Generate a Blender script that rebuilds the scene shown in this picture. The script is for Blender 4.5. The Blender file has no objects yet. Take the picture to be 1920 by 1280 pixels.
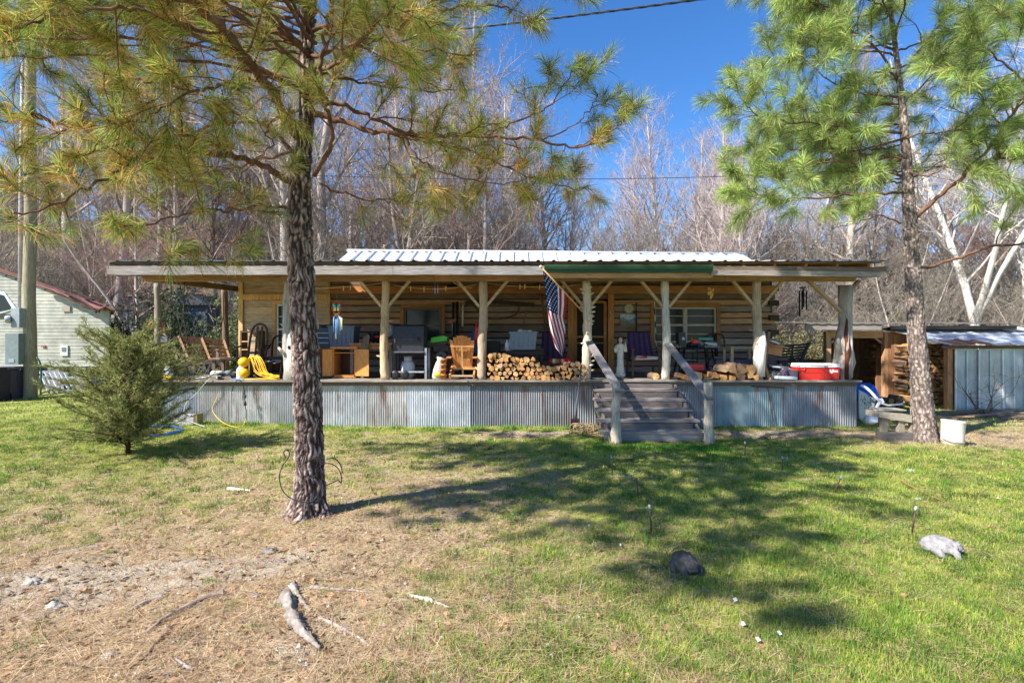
import bpy, bmesh, math, random
import numpy as np
from mathutils import Vector, Matrix, noise, Euler
R = math.radians
rnd = random.Random(7)
scene = bpy.context.scene
# ---------------- camera, sky, sun, exposure ----------------
cam = bpy.data.objects.new('camera', bpy.data.cameras.new('camera'))
scene.collection.objects.link(cam)
CZ = 1.74; F = 960.0
cam.location = (0, 0, CZ); cam.rotation_euler = (R(90), 0, 0)
cam.data.lens = 18; cam.data.sensor_width = 36
cam.data.clip_start = 0.05; cam.data.clip_end = 2000
scene.camera = cam
EL = R(43); SH = Vector((-0.853, -0.522, 0)).normalized()
SUN = Vector((SH.x * math.cos(EL), SH.y * math.cos(EL), math.sin(EL)))
wd = bpy.data.worlds.new("World"); scene.world = wd; wd.use_nodes = True
wn = wd.node_tree; wn.nodes.clear()
sky = wn.nodes.new('ShaderNodeTexSky'); sky.sky_type = 'NISHITA'; sky.sun_disc = False
sky.sun_elevation = EL; sky.sun_rotation = math.atan2(SUN.x, SUN.y)
sky.air_density = 1.0; sky.dust_density = 0.25; sky.ozone_density = 3.0; sky.altitude = 300
hs = wn.nodes.new('ShaderNodeHueSaturation'); hs.inputs['Saturation'].default_value = 1.28; hs.inputs['Hue'].default_value = 0.507
bg = wn.nodes.new('ShaderNodeBackground'); bg.inputs['Strength'].default_value = 0.115
wo = wn.nodes.new('ShaderNodeOutputWorld')
wn.links.new(sky.outputs[0], hs.inputs['Color']); wn.links.new(hs.outputs[0], bg.inputs[0]); wn.links.new(bg.outputs[0], wo.inputs[0])
sl = bpy.data.lights.new('sun', 'SUN'); sl.energy = 5.0; sl.angle = R(0.53); sl.color = (1, 0.95, 0.87)
so = bpy.data.objects.new('sun', sl); scene.collection.objects.link(so)
so.rotation_euler = SUN.to_track_quat('Z', 'Y').to_euler(); so.location = (0, 0, 30)
vs = scene.view_settings; vs.view_transform = 'Standard'; vs.look = 'None'; vs.exposure = 1.08; vs.gamma = 1

# ---------------- helpers ----------------
def P(px, py, Y): return Vector(((px - 960) / F * Y, Y, CZ - (py - 640) / F * Y))
def X(px, Y): return (px - 960) / F * Y
def Z(py, Y): return CZ - (py - 640) / F * Y
def S(r, g, b, k=1.0):
    f = lambda c: ((c / 255) / 12.92 if c <= 10 else ((c / 255 + .055) / 1.055) ** 2.4) * k
    return (f(r), f(g), f(b), 1)
def sstep(a, b, x):
    t = np.clip((x - a) / (b - a), 0, 1); return t * t * (3 - 2 * t)
def gz(x, y):
    x = np.asarray(x, float); y = np.asarray(y, float)
    z = .018 * np.sin(1.3 * x + .7 * y) + .013 * np.sin(2.9 * x - 1.7 * y + 1) + .006 * np.sin(7.1 * x + 3.3 * y) + .005 * np.sin(5.3 * y - 8.7 * x)
    z = z * (1 - .6 * sstep(9, 10.4, y))
    z = z + .14 * sstep(-2.5, -8, x) * sstep(6, 10.4, y)
    h = sstep(19, 75, y) * (3 + 12 * sstep(4, -30, x)) + sstep(80, 300, y) * 16
    h = h + sstep(16, 40, y) * sstep(-8, -30, x) * 3
    return z + h + .35 * sstep(20, 30, y) * np.sin(x * .35 + 1) * np.sin(y * .3)
def G(x, y): return float(gz(x, y))

MATS = {}
def M(name, rough=.75, metal=0., ns=9., st=(1, 1, 1), lo=.72, hi=1.2, bump=.15, rv=0., transl=0., big=0., spec=.35, bd=.02, ns2=0.7, thr=0.0):
    m = bpy.data.materials.new(name); m.use_nodes = True; nt = m.node_tree; N = nt.nodes; L = nt.links
    b = N['Principled BSDF']; out = N['Material Output']
    at = N.new('ShaderNodeAttribute'); at.attribute_name = 'Col'
    tc = N.new('ShaderNodeTexCoord'); mp = N.new('ShaderNodeMapping'); mp.inputs['Scale'].default_value = st
    L.new(tc.outputs['Object'], mp.inputs[0])
    n1 = N.new('ShaderNodeTexNoise'); n1.inputs['Scale'].default_value = ns; n1.inputs['Detail'].default_value = 6; n1.inputs['Roughness'].default_value = .62
    L.new(mp.outputs[0], n1.inputs['Vector'])
    mr = N.new('ShaderNodeMapRange'); mr.inputs['From Min'].default_value = .3; mr.inputs['From Max'].default_value = .7
    mr.inputs['To Min'].default_value = lo; mr.inputs['To Max'].default_value = hi
    L.new(n1.outputs[0], mr.inputs[0]); fac = mr.outputs[0]
    if big:
        n2 = N.new('ShaderNodeTexNoise'); n2.inputs['Scale'].default_value = ns2; n2.inputs['Detail'].default_value = 3
        L.new(tc.outputs['Object'], n2.inputs['Vector'])
        m2 = N.new('ShaderNodeMapRange'); m2.inputs['From Min'].default_value = .35; m2.inputs['From Max'].default_value = .65
        m2.inputs['To Min'].default_value = 1 - big; m2.inputs['To Max'].default_value = 1 + big
        L.new(n2.outputs[0], m2.inputs[0]); mm = N.new('ShaderNodeMath'); mm.operation = 'MULTIPLY'
        L.new(fac, mm.inputs[0]); L.new(m2.outputs[0], mm.inputs[1]); fac = mm.outputs[0]
    if rv:
        oi = N.new('ShaderNodeObjectInfo'); m3 = N.new('ShaderNodeMapRange'); m3.inputs['To Min'].default_value = 1 - rv; m3.inputs['To Max'].default_value = 1 + rv
        L.new(oi.outputs['Random'], m3.inputs[0]); mm = N.new('ShaderNodeMath'); mm.operation = 'MULTIPLY'
        L.new(fac, mm.inputs[0]); L.new(m3.outputs[0], mm.inputs[1]); fac = mm.outputs[0]
    sc = N.new('ShaderNodeVectorMath'); sc.operation = 'SCALE'
    L.new(at.outputs['Color'], sc.inputs[0]); L.new(fac, sc.inputs['Scale'])
    L.new(sc.outputs[0], b.inputs['Base Color'])
    b.inputs['Roughness'].default_value = rough; b.inputs['Metallic'].default_value = metal
    b.inputs['Specular IOR Level'].default_value = spec
    if bump:
        bp = N.new('ShaderNodeBump'); bp.inputs['Strength'].default_value = bump; bp.inputs['Distance'].default_value = bd
        L.new(n1.outputs[0], bp.inputs['Height']); L.new(bp.outputs[0], b.inputs['Normal'])
    if transl:
        tr = N.new('ShaderNodeBsdfTranslucent'); L.new(sc.outputs[0], tr.inputs[0]); mx = N.new('ShaderNodeMixShader'); mx.inputs[0].default_value = transl
        L.new(b.outputs[0], mx.inputs[1]); L.new(tr.outputs[0], mx.inputs[2]); L.new(mx.outputs[0], out.inputs[0])
    MATS[name] = m; return m
M('wood_x', ns=6, st=(.8, 9, 9), lo=.58, hi=1.32, bump=.5, rough=.85, big=.15, ns2=1.3)
M('wood_y', ns=6, st=(9, .8, 9), lo=.58, hi=1.32, bump=.5, rough=.85, big=.15, ns2=1.3)
M('wood_z', ns=6, st=(9, 9, .8), lo=.58, hi=1.32, bump=.5, rough=.85, big=.15, ns2=1.3)
M('wood_smooth', ns=5, st=(6, 6, 1.5), lo=.75, hi=1.2, bump=.1, rough=.5)
M('bark_old', ns=14, st=(1, 1, .45), lo=.5, hi=1.45, bump=.8, rough=.95, bd=.012, spec=.15)
M('bark_far', ns=5, st=(1, 1, .35), lo=.6, hi=1.35, bump=.3, rough=.95, rv=.25, spec=.1)
M('twigs', ns=2, lo=.75, hi=1.25, bump=0, rough=.95, rv=.2, spec=.1)
M('needles', ns=2.2, lo=.8, hi=1.2, bump=0, rough=.55, transl=.38, spec=.3)
M('leaves', ns=5, lo=.75, hi=1.25, bump=0, rough=.8, transl=.2, spec=.2)
M('grass', ns=1.8, lo=.8, hi=1.2, bump=0, rough=.75, transl=.3, spec=.15)
M('plastic', ns=16, lo=.9, hi=1.07, bump=.04, rough=.42, spec=.45)
M('paint', ns=10, lo=.8, hi=1.12, bump=.08, rough=.6, big=.1)
M('metal_dark', ns=18, lo=.7, hi=1.2, bump=.08, rough=.5, metal=.3)
M('iron', ns=24, lo=.6, hi=1.3, bump=.2, rough=.7, metal=.4)
M('fabric', ns=30, lo=.8, hi=1.15, bump=.2, rough=.95, spec=.1)
M('stone', ns=18, lo=.5, hi=1.3, bump=.7, rough=.95, big=.15, ns2=5, spec=.15)
M('firewood', ns=18, st=(1, .4, 1), lo=.7, hi=1.18, bump=.4, rough=.9, rv=.14, spec=.1)
M('siding', ns=3, st=(1, 1, 1.2), lo=.62, hi=1.12, bump=.1, rough=.6, big=.12, ns2=.8)
M('rubber', ns=10, lo=.85, hi=1.1, bump=0, rough=.5)
M('print', ns=20, lo=.95, hi=1.03, bump=0, rough=.6)
def mat_galv(name, base=.4, rust=.55):
    m = M(name, rough=.42, metal=.25, ns=11, st=(1, 1, .3), lo=.78, hi=1.15, bump=.05, big=.14, ns2=1.4)
    nt = m.node_tree; N = nt.nodes; L = nt.links; b = N['Principled BSDF']
    src = b.inputs['Base Color'].links[0].from_socket
    tc = N.new('ShaderNodeTexCoord'); mp = N.new('ShaderNodeMapping'); mp.inputs['Scale'].default_value = (3.2, 3.2, .55)
    L.new(tc.outputs['Object'], mp.inputs[0]); n = N.new('ShaderNodeTexNoise'); n.inputs['Scale'].default_value = 1.2; n.inputs['Detail'].default_value = 5; n.inputs['Roughness'].default_value = .65
    L.new(mp.outputs[0], n.inputs['Vector']); mr = N.new('ShaderNodeMapRange'); mr.inputs['From Min'].default_value = rust; mr.inputs['From Max'].default_value = rust + .1; mr.inputs['To Max'].default_value = .75
    L.new(n.outputs[0], mr.inputs[0]); mx = N.new('ShaderNodeMix'); mx.data_type = 'RGBA'
    L.new(mr.outputs[0], mx.inputs['Factor']); L.new(src, mx.inputs['A']); mx.inputs['B'].default_value = S(126, 82, 58); L.new(mx.outputs['Result'], b.inputs['Base Color'])
    return m
mat_galv('galv_skirt', rust=.555); mat_galv('galv_roof', rust=.66)
def mat_glass():
    m = bpy.data.materials.new('glass'); m.use_nodes = True; b = m.node_tree.nodes['Principled BSDF']
    N = m.node_tree.nodes; L = m.node_tree.links
    b.inputs['Base Color'].default_value = (.02, .025, .03, 1); b.inputs['Roughness'].default_value = .12; b.inputs['Specular IOR Level'].default_value = .22
    n = N.new('ShaderNodeTexNoise'); n.inputs['Scale'].default_value = 3; bp = N.new('ShaderNodeBump'); bp.inputs['Strength'].default_value = .08
    L.new(n.outputs[0], bp.inputs['Height']); L.new(bp.outputs[0], b.inputs['Normal'])
    MATS['glass'] = m
mat_glass()

def tag(o, label=None, cat=None, group=None, kind=None):
    if label: o['label'] = label
    if cat: o['category'] = cat
    if group: o['group'] = group
    if kind: o['kind'] = kind
    return o
def thing(name, label, cat, loc=(0, 0, 0), rz=0, group=None):
    o = bpy.data.objects.new(name, None); scene.collection.objects.link(o)
    o.location = loc; o.rotation_euler = (0, 0, rz); o.empty_display_size = .1
    return tag(o, label, cat, group)
def frame(d):
    d = Vector(d).normalized(); a = Vector((0, 0, 1)) if abs(d.z) < .9 else Vector((1, 0, 0))
    u = d.cross(a).normalized(); return u, d.cross(u).normalized()
class MB:
    def __init__(s, col=(.5, .5, .5, 1)): s.v = []; s.f = []; s.c = []; s.sm = []; s.col = col
    def add(s, vs, fs, col=None, sm=False):
        b = len(s.v); s.v += [tuple(p) for p in vs]
        col = col or s.col
        for f in fs: s.f.append(tuple(i + b for i in f)); s.c.append(col); s.sm.append(sm)
        return s
    def box(s, c, d, col=None, rot=None, taper=1., shift=(0, 0)):
        x, y, z = [k / 2 for k in d]; c = Vector(c)
        vs = [Vector((a * x * (taper if k > 0 else 1) + (shift[0] if k > 0 else 0), b * y * (taper if k > 0 else 1) + (shift[1] if k > 0 else 0), k * z)) for k in (-1, 1) for b in (-1, 1) for a in (-1, 1)]
        if rot is not None:
            r = rot if isinstance(rot, Matrix) else Euler(rot).to_matrix(); vs = [r @ p for p in vs]
        vs = [p + c for p in vs]
        return s.add(vs, [(0, 2, 3, 1), (4, 5, 7, 6), (0, 1, 5, 4), (2, 6, 7, 3), (0, 4, 6, 2), (1, 3, 7, 5)], col)
    def beam(s, a, b, w, h, col=None, up=(0, 0, 1)):
        a = Vector(a); b = Vector(b); d = (b - a); l = d.length; d = d / l
        u = Vector(up).cross(d)
        if u.length < 1e-3: u = Vector((1, 0, 0)).cross(d)
        u.normalize(); n = d.cross(u)
        vs = []
        for k in (a, b):
            for i, j in ((-1, -1), (1, -1), (1, 1), (-1, 1)): vs.append(k + u * i * w / 2 + n * j * h / 2)
        return s.add(vs, [(3, 2, 1, 0), (4, 5, 6, 7), (0, 1, 5, 4), (1, 2, 6, 5), (2, 3, 7, 6), (3, 0, 4, 7)], col)
    def tube(s, pts, r, n=8, col=None, cap=True, wob=0., wf=9., sm=True, ecol=None):
        pts = [Vector(p) for p in pts]; rs = r if isinstance(r, (list, tuple)) else [r] * len(pts)
        vs = []; pu = None
        for i, p in enumerate(pts):
            d = (pts[min(i + 1, len(pts) - 1)] - pts[max(i - 1, 0)])
            if d.length < 1e-9: d = Vector((0, 0, 1))
            d.normalize()
            if pu is None: u, w = frame(d)
            else:
                u = pu - d * pu.dot(d)
                if u.length < 1e-4: u, w = frame(d)
                else: u.normalize()
                w = d.cross(u)
            pu = u
            for k in range(n):
                a = 2 * math.pi * k / n; q = rs[i] * (1 + (wob * noise.noise(p * wf + Vector((k * 1.7, 0, i))) if wob else 0))
                vs.append(p + u * math.cos(a) * q + w * math.sin(a) * q)
        fs = []
        for i in range(len(pts) - 1):
            for k in range(n): fs.append((i * n + k, i * n + (k + 1) % n, (i + 1) * n + (k + 1) % n, (i + 1) * n + k))
        s.add(vs, fs, col, sm)
        if cap:
            b = len(s.v) - len(vs); ec = ecol or col or s.col
            s.f.append(tuple(b + k for k in reversed(range(n)))); s.c.append(ec); s.sm.append(False)
            e = b + (len(pts) - 1) * n; s.f.append(tuple(e + k for k in range(n))); s.c.append(ec); s.sm.append(False)
        return s
    def lathe(s, prof, c=(0, 0, 0), n=20, col=None, rot=None, sm=True, sx=1, sy=1):
        c = Vector(c); vs = []
        r = None if rot is None else (rot if isinstance(rot, Matrix) else Euler(rot).to_matrix())
        for (q, z) in prof:
            for k in range(n):
                a = 2 * math.pi * k / n; p = Vector((math.cos(a) * q * sx, math.sin(a) * q * sy, z))
                if r: p = r @ p
                vs.append(p + c)
        fs = [(i * n + k, i * n + (k + 1) % n, (i + 1) * n + (k + 1) % n, (i + 1) * n + k) for i in range(len(prof) - 1) for k in range(n)]
        b = len(s.v); s.add(vs, fs, col, sm)
        if prof[0][0] > 1e-4: s.f.append(tuple(b + k for k in reversed(range(n)))); s.c.append(col or s.col); s.sm.append(False)
        if prof[-1][0] > 1e-4: e = b + (len(prof) - 1) * n; s.f.append(tuple(e + k for k in range(n))); s.c.append(col or s.col); s.sm.append(False)
        return s
    def ball(s, c, d, col=None, n=12, wob=0., sc=4., rot=None):
        vs = []; fs = []; c = Vector(c); m = n // 2 + 1; o = rnd.random() * 50
        r = Euler(rot).to_matrix() if rot is not None else None
        for i in range(m):
            t = math.pi * i / (m - 1)
            for k in range(n):
                a = 2 * math.pi * k / n; u = Vector((math.sin(t) * math.cos(a), math.sin(t) * math.sin(a), math.cos(t)))
                q = 1 + (wob * noise.noise(u * sc / 2 + Vector((o, 0, 0))) if wob else 0)
                p = Vector((u.x * d[0] / 2, u.y * d[1] / 2, u.z * d[2] / 2)) * q
                if r: p = r @ p
                vs.append(c + p)
        for i in range(m - 1):
            for k in range(n): fs.append((i * n + k, (i + 1) * n + k, (i + 1) * n + (k + 1) % n, i * n + (k + 1) % n))
        return s.add(vs, fs, col, True)
    def prism(s, poly, d, col=None, ecol=None):   # poly: list of 3D points, extruded by vector d
        poly = [Vector(p) for p in poly]; d = Vector(d); n = len(poly)
        s.add(poly + [p + d for p in poly], [tuple(range(n)), tuple(n + k for k in reversed(range(n)))], ecol or col)
        b = len(s.v) - 2 * n
        for k in range(n): s.f.append((b + (k + 1) % n, b + k, b + n + k, b + n + (k + 1) % n)); s.c.append(col or s.col); s.sm.append(False)
        return s
    def grid(s, fn, nu, nv, col=None, colfn=None, sm=True):
        vs = [fn(i / nu, j / nv) for j in range(nv + 1) for i in range(nu + 1)]; b = len(s.v)
        s.v += [tuple(p) for p in vs]
        for j in range(nv):
            for i in range(nu):
                k = b + j * (nu + 1) + i; s.f.append((k, k + 1, k + nu + 2, k + nu + 1)); s.sm.append(sm)
                s.c.append(colfn((i + .5) / nu, (j + .5) / nv) if colfn else (col or s.col))
        return s
    def build(s, name, mat, parent=None, world=False, origin=None, bevel=0, solid=0, loc=None, subd=0):
        off = Vector((0, 0, 0))
        if world and parent is not None:
            p = parent
            while p.parent: p = p.parent
            off = p.location
        if origin is not None: off = Vector(origin)
        me = bpy.data.meshes.new(name)
        v = [(a - off.x, b - off.y, c - off.z) for a, b, c in s.v] if off.length > 0 else s.v
        me.from_pydata(v, [], s.f)
        ca = me.color_attributes.new('Col', 'FLOAT_COLOR', 'CORNER')
        arr = np.repeat(np.array(s.c, dtype=np.float32), [len(f) for f in s.f], axis=0)
        if len(ca.data) == len(arr): ca.data.foreach_set('color', arr.ravel())
        me.polygons.foreach_set('use_smooth', s.sm)
        me.materials.append(MATS[mat]); me.validate(); me.update()
        o = bpy.data.objects.new(name, me); scene.collection.objects.link(o)
        if origin is not None: o.location = off
        if loc is not None: o.location = loc
        if parent is not None: o.parent = parent
        if solid: mo = o.modifiers.new('solid', 'SOLIDIFY'); mo.thickness = solid; mo.offset = 0
        if bevel: mo = o.modifiers.new('bevel', 'BEVEL'); mo.width = bevel; mo.segments = 2; mo.limit_method = 'ANGLE'
        if subd: mo = o.modifiers.new('sub', 'SUBSURF'); mo.levels = mo.render_levels = subd
        return o
def np_mesh(name, tri, col, mat, parent=None, origin=None, k=3):
    """tri (n,k,3), col (n,3)"""
    n = len(tri); me = bpy.data.meshes.new(name)
    v = tri.reshape(-1, 3).astype(np.float32)
    if origin is not None: v = v - np.array(origin, dtype=np.float32)
    me.vertices.add(n * k); me.loops.add(n * k); me.polygons.add(n)
    me.vertices.foreach_set('co', v.ravel())
    me.loops.foreach_set('vertex_index', np.arange(n * k, dtype=np.int32))
    me.polygons.foreach_set('loop_start', np.arange(0, n * k, k, dtype=np.int32))
    me.polygons.foreach_set('loop_total', np.full(n, k, dtype=np.int32))
    me.update(calc_edges=True)
    ca = me.color_attributes.new('Col', 'FLOAT_COLOR', 'CORNER')
    c = np.ones((n, k, 4), dtype=np.float32); c[:, :, :3] = col[:, None, :]
    ca.data.foreach_set('color', c.ravel()); me.materials.append(MATS[mat])
    o = bpy.data.objects.new(name, me); scene.collection.objects.link(o)
    if origin is not None and parent is None: o.location = origin
    if parent is not None: o.parent = parent
    return o
def smooth(pts, n=6):
    pts = [Vector(p) for p in pts]; out = []
    for i in range(len(pts) - 1):
        p0 = pts[max(i - 1, 0)]; p1 = pts[i]; p2 = pts[i + 1]; p3 = pts[min(i + 2, len(pts) - 1)]
        for k in range(n):
            t = k / n; out.append(.5 * ((2 * p1) + (p2 - p0) * t + (2 * p0 - 5 * p1 + 4 * p2 - p3) * t * t + (3 * p1 - p0 - 3 * p2 + p3) * t ** 3))
    out.append(pts[-1]); return out
def copy_tree(o, parent=None):
    c = o.copy(); scene.collection.objects.link(c); c.parent = parent
    for ch in [q for q in ALLCH(o)]: copy_tree(ch, c)
    return c
def ALLCH(o): return [q for q in scene.collection.objects if q.parent == o]
CH = {}
def kids(o):
    if o.name not in CH: CH[o.name] = ALLCH(o)
    return CH[o.name]
def dup(o, loc, rz=0, scale=None, label=None):
    c = o.copy(); scene.collection.objects.link(c); c.location = loc; c.rotation_euler = (0, 0, rz) if not isinstance(rz, tuple) else rz
    if scale: c.scale = scale if isinstance(scale, tuple) else (scale,) * 3
    if label: c['label'] = label
    for ch in kids(o):
        d = ch.copy(); scene.collection.objects.link(d); d.parent = c
    return c

# ---------------- ground ----------------
def green(x, y):
    """0 = straw / dirt, 1 = lush grass"""
    g = .72 + .20 * np.tanh((x - .3) / 1.8)
    g = g + .28 * sstep(-3.2, -6.5, x) * sstep(5, 7.5, y)
    g = g + .10 * sstep(7.2, 9, y)
    def blob(cx, cy, rx, ry, a): return a * np.exp(-((x - cx) / rx) ** 2 - ((y - cy) / ry) ** 2)
    g = g - blob(-1.6, 4.7, 1.5, .9, .36) - blob(-.2, 6.3, 1.5, .7, .25)
    g = g - blob(-3.6, 3.3, 2.2, .85, .5) - blob(-1.3, 2.9, .9, .8, .25) - blob(-4.5, 2.4, 2.5, 1.2, .5)
    g = g - blob(5.0, 9.6, 2.8, .45, .8) - blob(.5, 9.5, 1.3, .35, .6) - blob(8.3, 8.9, 2.6, .9, .65) - blob(12, 11, 5, 2.2, .6)
    g = g + blob(1.2, 9.0, 1.3, .5, .2) + blob(2.4, 8.1, 1.0, .25, .6) + blob(-2.5, 10.1, 2.5, .3, .3)
    g = g + blob(2.6, 3.4, .8, .8, .3) + blob(1.5, 6.0, 1.5, .6, .15)
    return np.clip(g, 0, 1)
def dirt(x, y):
    b = lambda cx, cy, rx, ry, a, r: a * np.exp(-((((x - cx) * math.cos(r) + (y - cy) * math.sin(r)) / rx) ** 2) - (((-(x - cx) * math.sin(r) + (y - cy) * math.cos(r)) / ry) ** 2))
    return np.clip(b(-3.0, 3.75, 1.3, .32, 1.5, .18) + b(-4.6, 3.0, 1.5, .5, 1.0, .1) + b(5.2, 9.7, 2.4, .3, .6, 0) + b(.4, 9.7, 1.2, .25, .7, 0) + b(-1.25, 3.0, .5, .5, .5, 0), 0, 1)
gx = np.unique(np.concatenate([np.arange(-9, 9.01, .09), np.arange(-16, 16, .5), np.arange(-60, 60, 3.), np.linspace(-700, 700, 60)]))
gy = np.unique(np.concatenate([np.arange(1.6, 10.8, .09), np.arange(-10, 22, .5), np.arange(22, 100, 2.), np.linspace(-200, 900, 60)]))
XX, YY = np.meshgrid(gx, gy); ZZ = gz(XX, YY)
ZZ = ZZ + ((YY > 1.5) & (YY < 11) & (np.abs(XX) < 9)) * np.random.RandomState(3).normal(0, .004, XX.shape)
me = bpy.data.meshes.new('ground'); nx, ny = len(gx), len(gy)
idx = np.arange(nx * ny).reshape(ny, nx)
quads = np.stack([idx[:-1, :-1], idx[:-1, 1:], idx[1:, 1:], idx[1:, :-1]], -1).reshape(-1, 4)
me.vertices.add(nx * ny); me.vertices.foreach_set('co', np.stack([XX, YY, ZZ], -1).astype(np.float32).ravel())
me.loops.add(quads.size); me.loops.foreach_set('vertex_index', quads.ravel().astype(np.int32))
me.polygons.add(len(quads)); me.polygons.foreach_set('loop_start', np.arange(0, quads.size, 4, dtype=np.int32)); me.polygons.foreach_set('loop_total', np.full(len(quads), 4, dtype=np.int32))
me.update(calc_edges=True); me.polygons.foreach_set('use_smooth', np.ones(len(quads), dtype=bool))
ca = me.color_attributes.new('Col', 'FLOAT_COLOR', 'POINT')
woods = sstep(15.5, 19, YY)
cc = np.stack([green(XX, YY), dirt(XX, YY), woods, np.ones_like(XX)], -1).astype(np.float32)
ca.data.foreach_set('color', cc.ravel())
m = bpy.data.materials.new('ground'); m.use_nodes = True; N = m.node_tree.nodes; L = m.node_tree.links; b = N['Principled BSDF']; b.inputs['Roughness'].default_value = .95; b.inputs['Specular IOR Level'].default_value = .1
at = N.new('ShaderNodeAttribute'); at.attribute_name = 'Col'; sp = N.new('ShaderNodeSeparateColor'); L.new(at.outputs['Color'], sp.inputs[0])
tc = N.new('ShaderNodeTexCoord')
def nz(s, d=5, r=.6, st=None):
    n = N.new('ShaderNodeTexNoise'); n.inputs['Scale'].default_value = s; n.inputs['Detail'].default_value = d; n.inputs['Roughness'].default_value = r
    if st:
        mp = N.new('ShaderNodeMapping'); mp.inputs['Scale'].default_value = st; L.new(tc.outputs['Object'], mp.inputs[0]); L.new(mp.outputs[0], n.inputs['Vector'])
    else: L.new(tc.outputs['Object'], n.inputs['Vector'])
    return n.outputs[0]
def mixc(f, a, b_):
    mx = N.new('ShaderNodeMix'); mx.data_type = 'RGBA'
    if isinstance(f, float): mx.inputs['Factor'].default_value = f
    else: L.new(f, mx.inputs['Factor'])
    for s_, v in (('A', a), ('B', b_)):
        if isinstance(v, tuple): mx.inputs[s_].default_value = v
        else: L.new(v, mx.inputs[s_])
    return mx.outputs['Result']
def mrg(v, a, b_, c=0., d=1.):
    q = N.new('ShaderNodeMapRange'); q.inputs['From Min'].default_value = a; q.inputs['From Max'].default_value = b_; q.inputs['To Min'].default_value = c; q.inputs['To Max'].default_value = d; L.new(v, q.inputs[0]); return q.outputs[0]
def mth(op, a, b_):
    q = N.new('ShaderNodeMath'); q.operation = op
    for i, v in enumerate((a, b_)):
        if isinstance(v, (int, float)): q.inputs[i].default_value = v
        else: L.new(v, q.inputs[i])
    return q.outputs[0]
gn = mth('ADD', sp.outputs[0], mth('MULTIPLY', mth('SUBTRACT', nz(3.2, 7, .75), .5), 2.2))
gf = mrg(gn, .42, .80)
greenc = mixc(mrg(nz(24, 4), .35, .65), (.09, .15, .025, 1), (.27, .31, .06, 1))
greenc = mixc(mrg(nz(1.1, 3), .4, .65), greenc, (.44, .44, .13, 1))
straw = mixc(mrg(nz(40, 4, .7), .3, .7), (.22, .155, .095, 1), (.74, .60, .41, 1))
straw = mixc(mrg(nz(3, 4), .45, .72), straw, (.50, .36, .22, 1))
c1 = mixc(gf, straw, greenc)
dirtc = mixc(mrg(nz(9, 6, .7), .3, .7), (.36, .29, .22, 1), (.66, .56, .44, 1))
df = mrg(mth('ADD', sp.outputs[1], mth('MULTIPLY', mth('SUBTRACT', nz(5, 5, .7), .5), .9)), .35, .6)
c1 = mixc(df, c1, dirtc)
wood_c = mixc(mrg(nz(1.5, 6, .75), .35, .65), (.085, .05, .032, 1), (.26, .145, .095, 1))
wood_c = mixc(mrg(nz(.16, 4), .45, .6), wood_c, (.16, .15, .07, 1))
c1 = mixc(sp.outputs[2], c1, wood_c)
L.new(c1, b.inputs['Base Color'])
bp = N.new('ShaderNodeBump'); bp.inputs['Strength'].default_value = .9; bp.inputs['Distance'].default_value = .05
L.new(nz(45, 6, .7), bp.inputs['Height']); L.new(bp.outputs[0], b.inputs['Normal'])
me.materials.append(m); MATS['ground'] = m
go = bpy.data.objects.new('ground', me); scene.collection.objects.link(go); go['kind'] = 'structure'

# grass, straw, gravel (uncountable)
rs = np.random.RandomState(11)
def blades(n, ymin, ymax, h0, h1, w, lean, colf, dens, name, label, cat, flat=False, p=1.0, inx=None, mat='grass'):
    y = (ymin ** (1 - p) + rs.rand(n) * (ymax ** (1 - p) - ymin ** (1 - p))) ** (1 / (1 - p)) if p != 1 else ymin * (ymax / ymin) ** rs.rand(n)
    x = (rs.rand(n) * 2 - 1) * (y * 1.12 + .8) if inx is None else inx[0] + rs.rand(n) * (inx[1] - inx[0])
    keep = rs.rand(n) < dens(x, y); x = x[keep]; y = y[keep]; n = len(x)
    z = gz(x, y); g = green(x, y); a = rs.rand(n) * 2 * np.pi
    h = (h0 + rs.rand(n) * (h1 - h0)); ww = w * (.6 + .8 * rs.rand(n)) * np.clip(y / 4.5, .8, 1.7)
    base = np.stack([x, y, z + (.006 + .012 * rs.rand(n) if flat else -.004)], -1)
    d = np.stack([np.cos(a), np.sin(a), np.zeros(n)], -1); q = np.stack([-np.sin(a), np.cos(a), np.zeros(n)], -1)
    if flat:
        lift = (rs.rand(n) * .22 - .06)[:, None] * np.array([[0, 0, 1.]])
        tip = base + (d + lift) * h[:, None]
        t = np.stack([base - q * ww[:, None] / 2, base + q * ww[:, None] / 2, tip + q * ww[:, None] * .3, tip - q * ww[:, None] * .3], 1); k = 4
    else:
        tip = base + np.array([[0, 0, 1.]]) * h[:, None] * (1 - .3 * rs.rand(n))[:, None] + d * (h * lean * rs.rand(n))[:, None]
        t = np.stack([base - q * ww[:, None] / 2, base + q * ww[:, None] / 2, tip], 1); k = 3
    o = np_mesh(name, t, colf(x, y, g, n), mat, k=k); o['label'] = label; o['category'] = cat; o['kind'] = 'stuff'; return o
def pnoise(x, y, s, ph=0.):
    return (np.sin(x * s + 1.3 + ph) * np.sin(y * s * 1.17 + .4 + ph) + .6 * np.sin(x * s * 2.3 + y * s * 1.1 + ph) + .5 * np.sin(y * s * 3.1 - x * s * 1.9 + 2 + ph)) / 2.1
def gd(x, y):
    q = green(x, y) + .36 * pnoise(x, y, 2.7) + .42 * pnoise(x, y, 8.3, 1.) + .34 * pnoise(x, y, 21., 2.) - .75 * dirt(x, y)
    return np.clip((q - .32) * 1.5, .05, 1)
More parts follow.
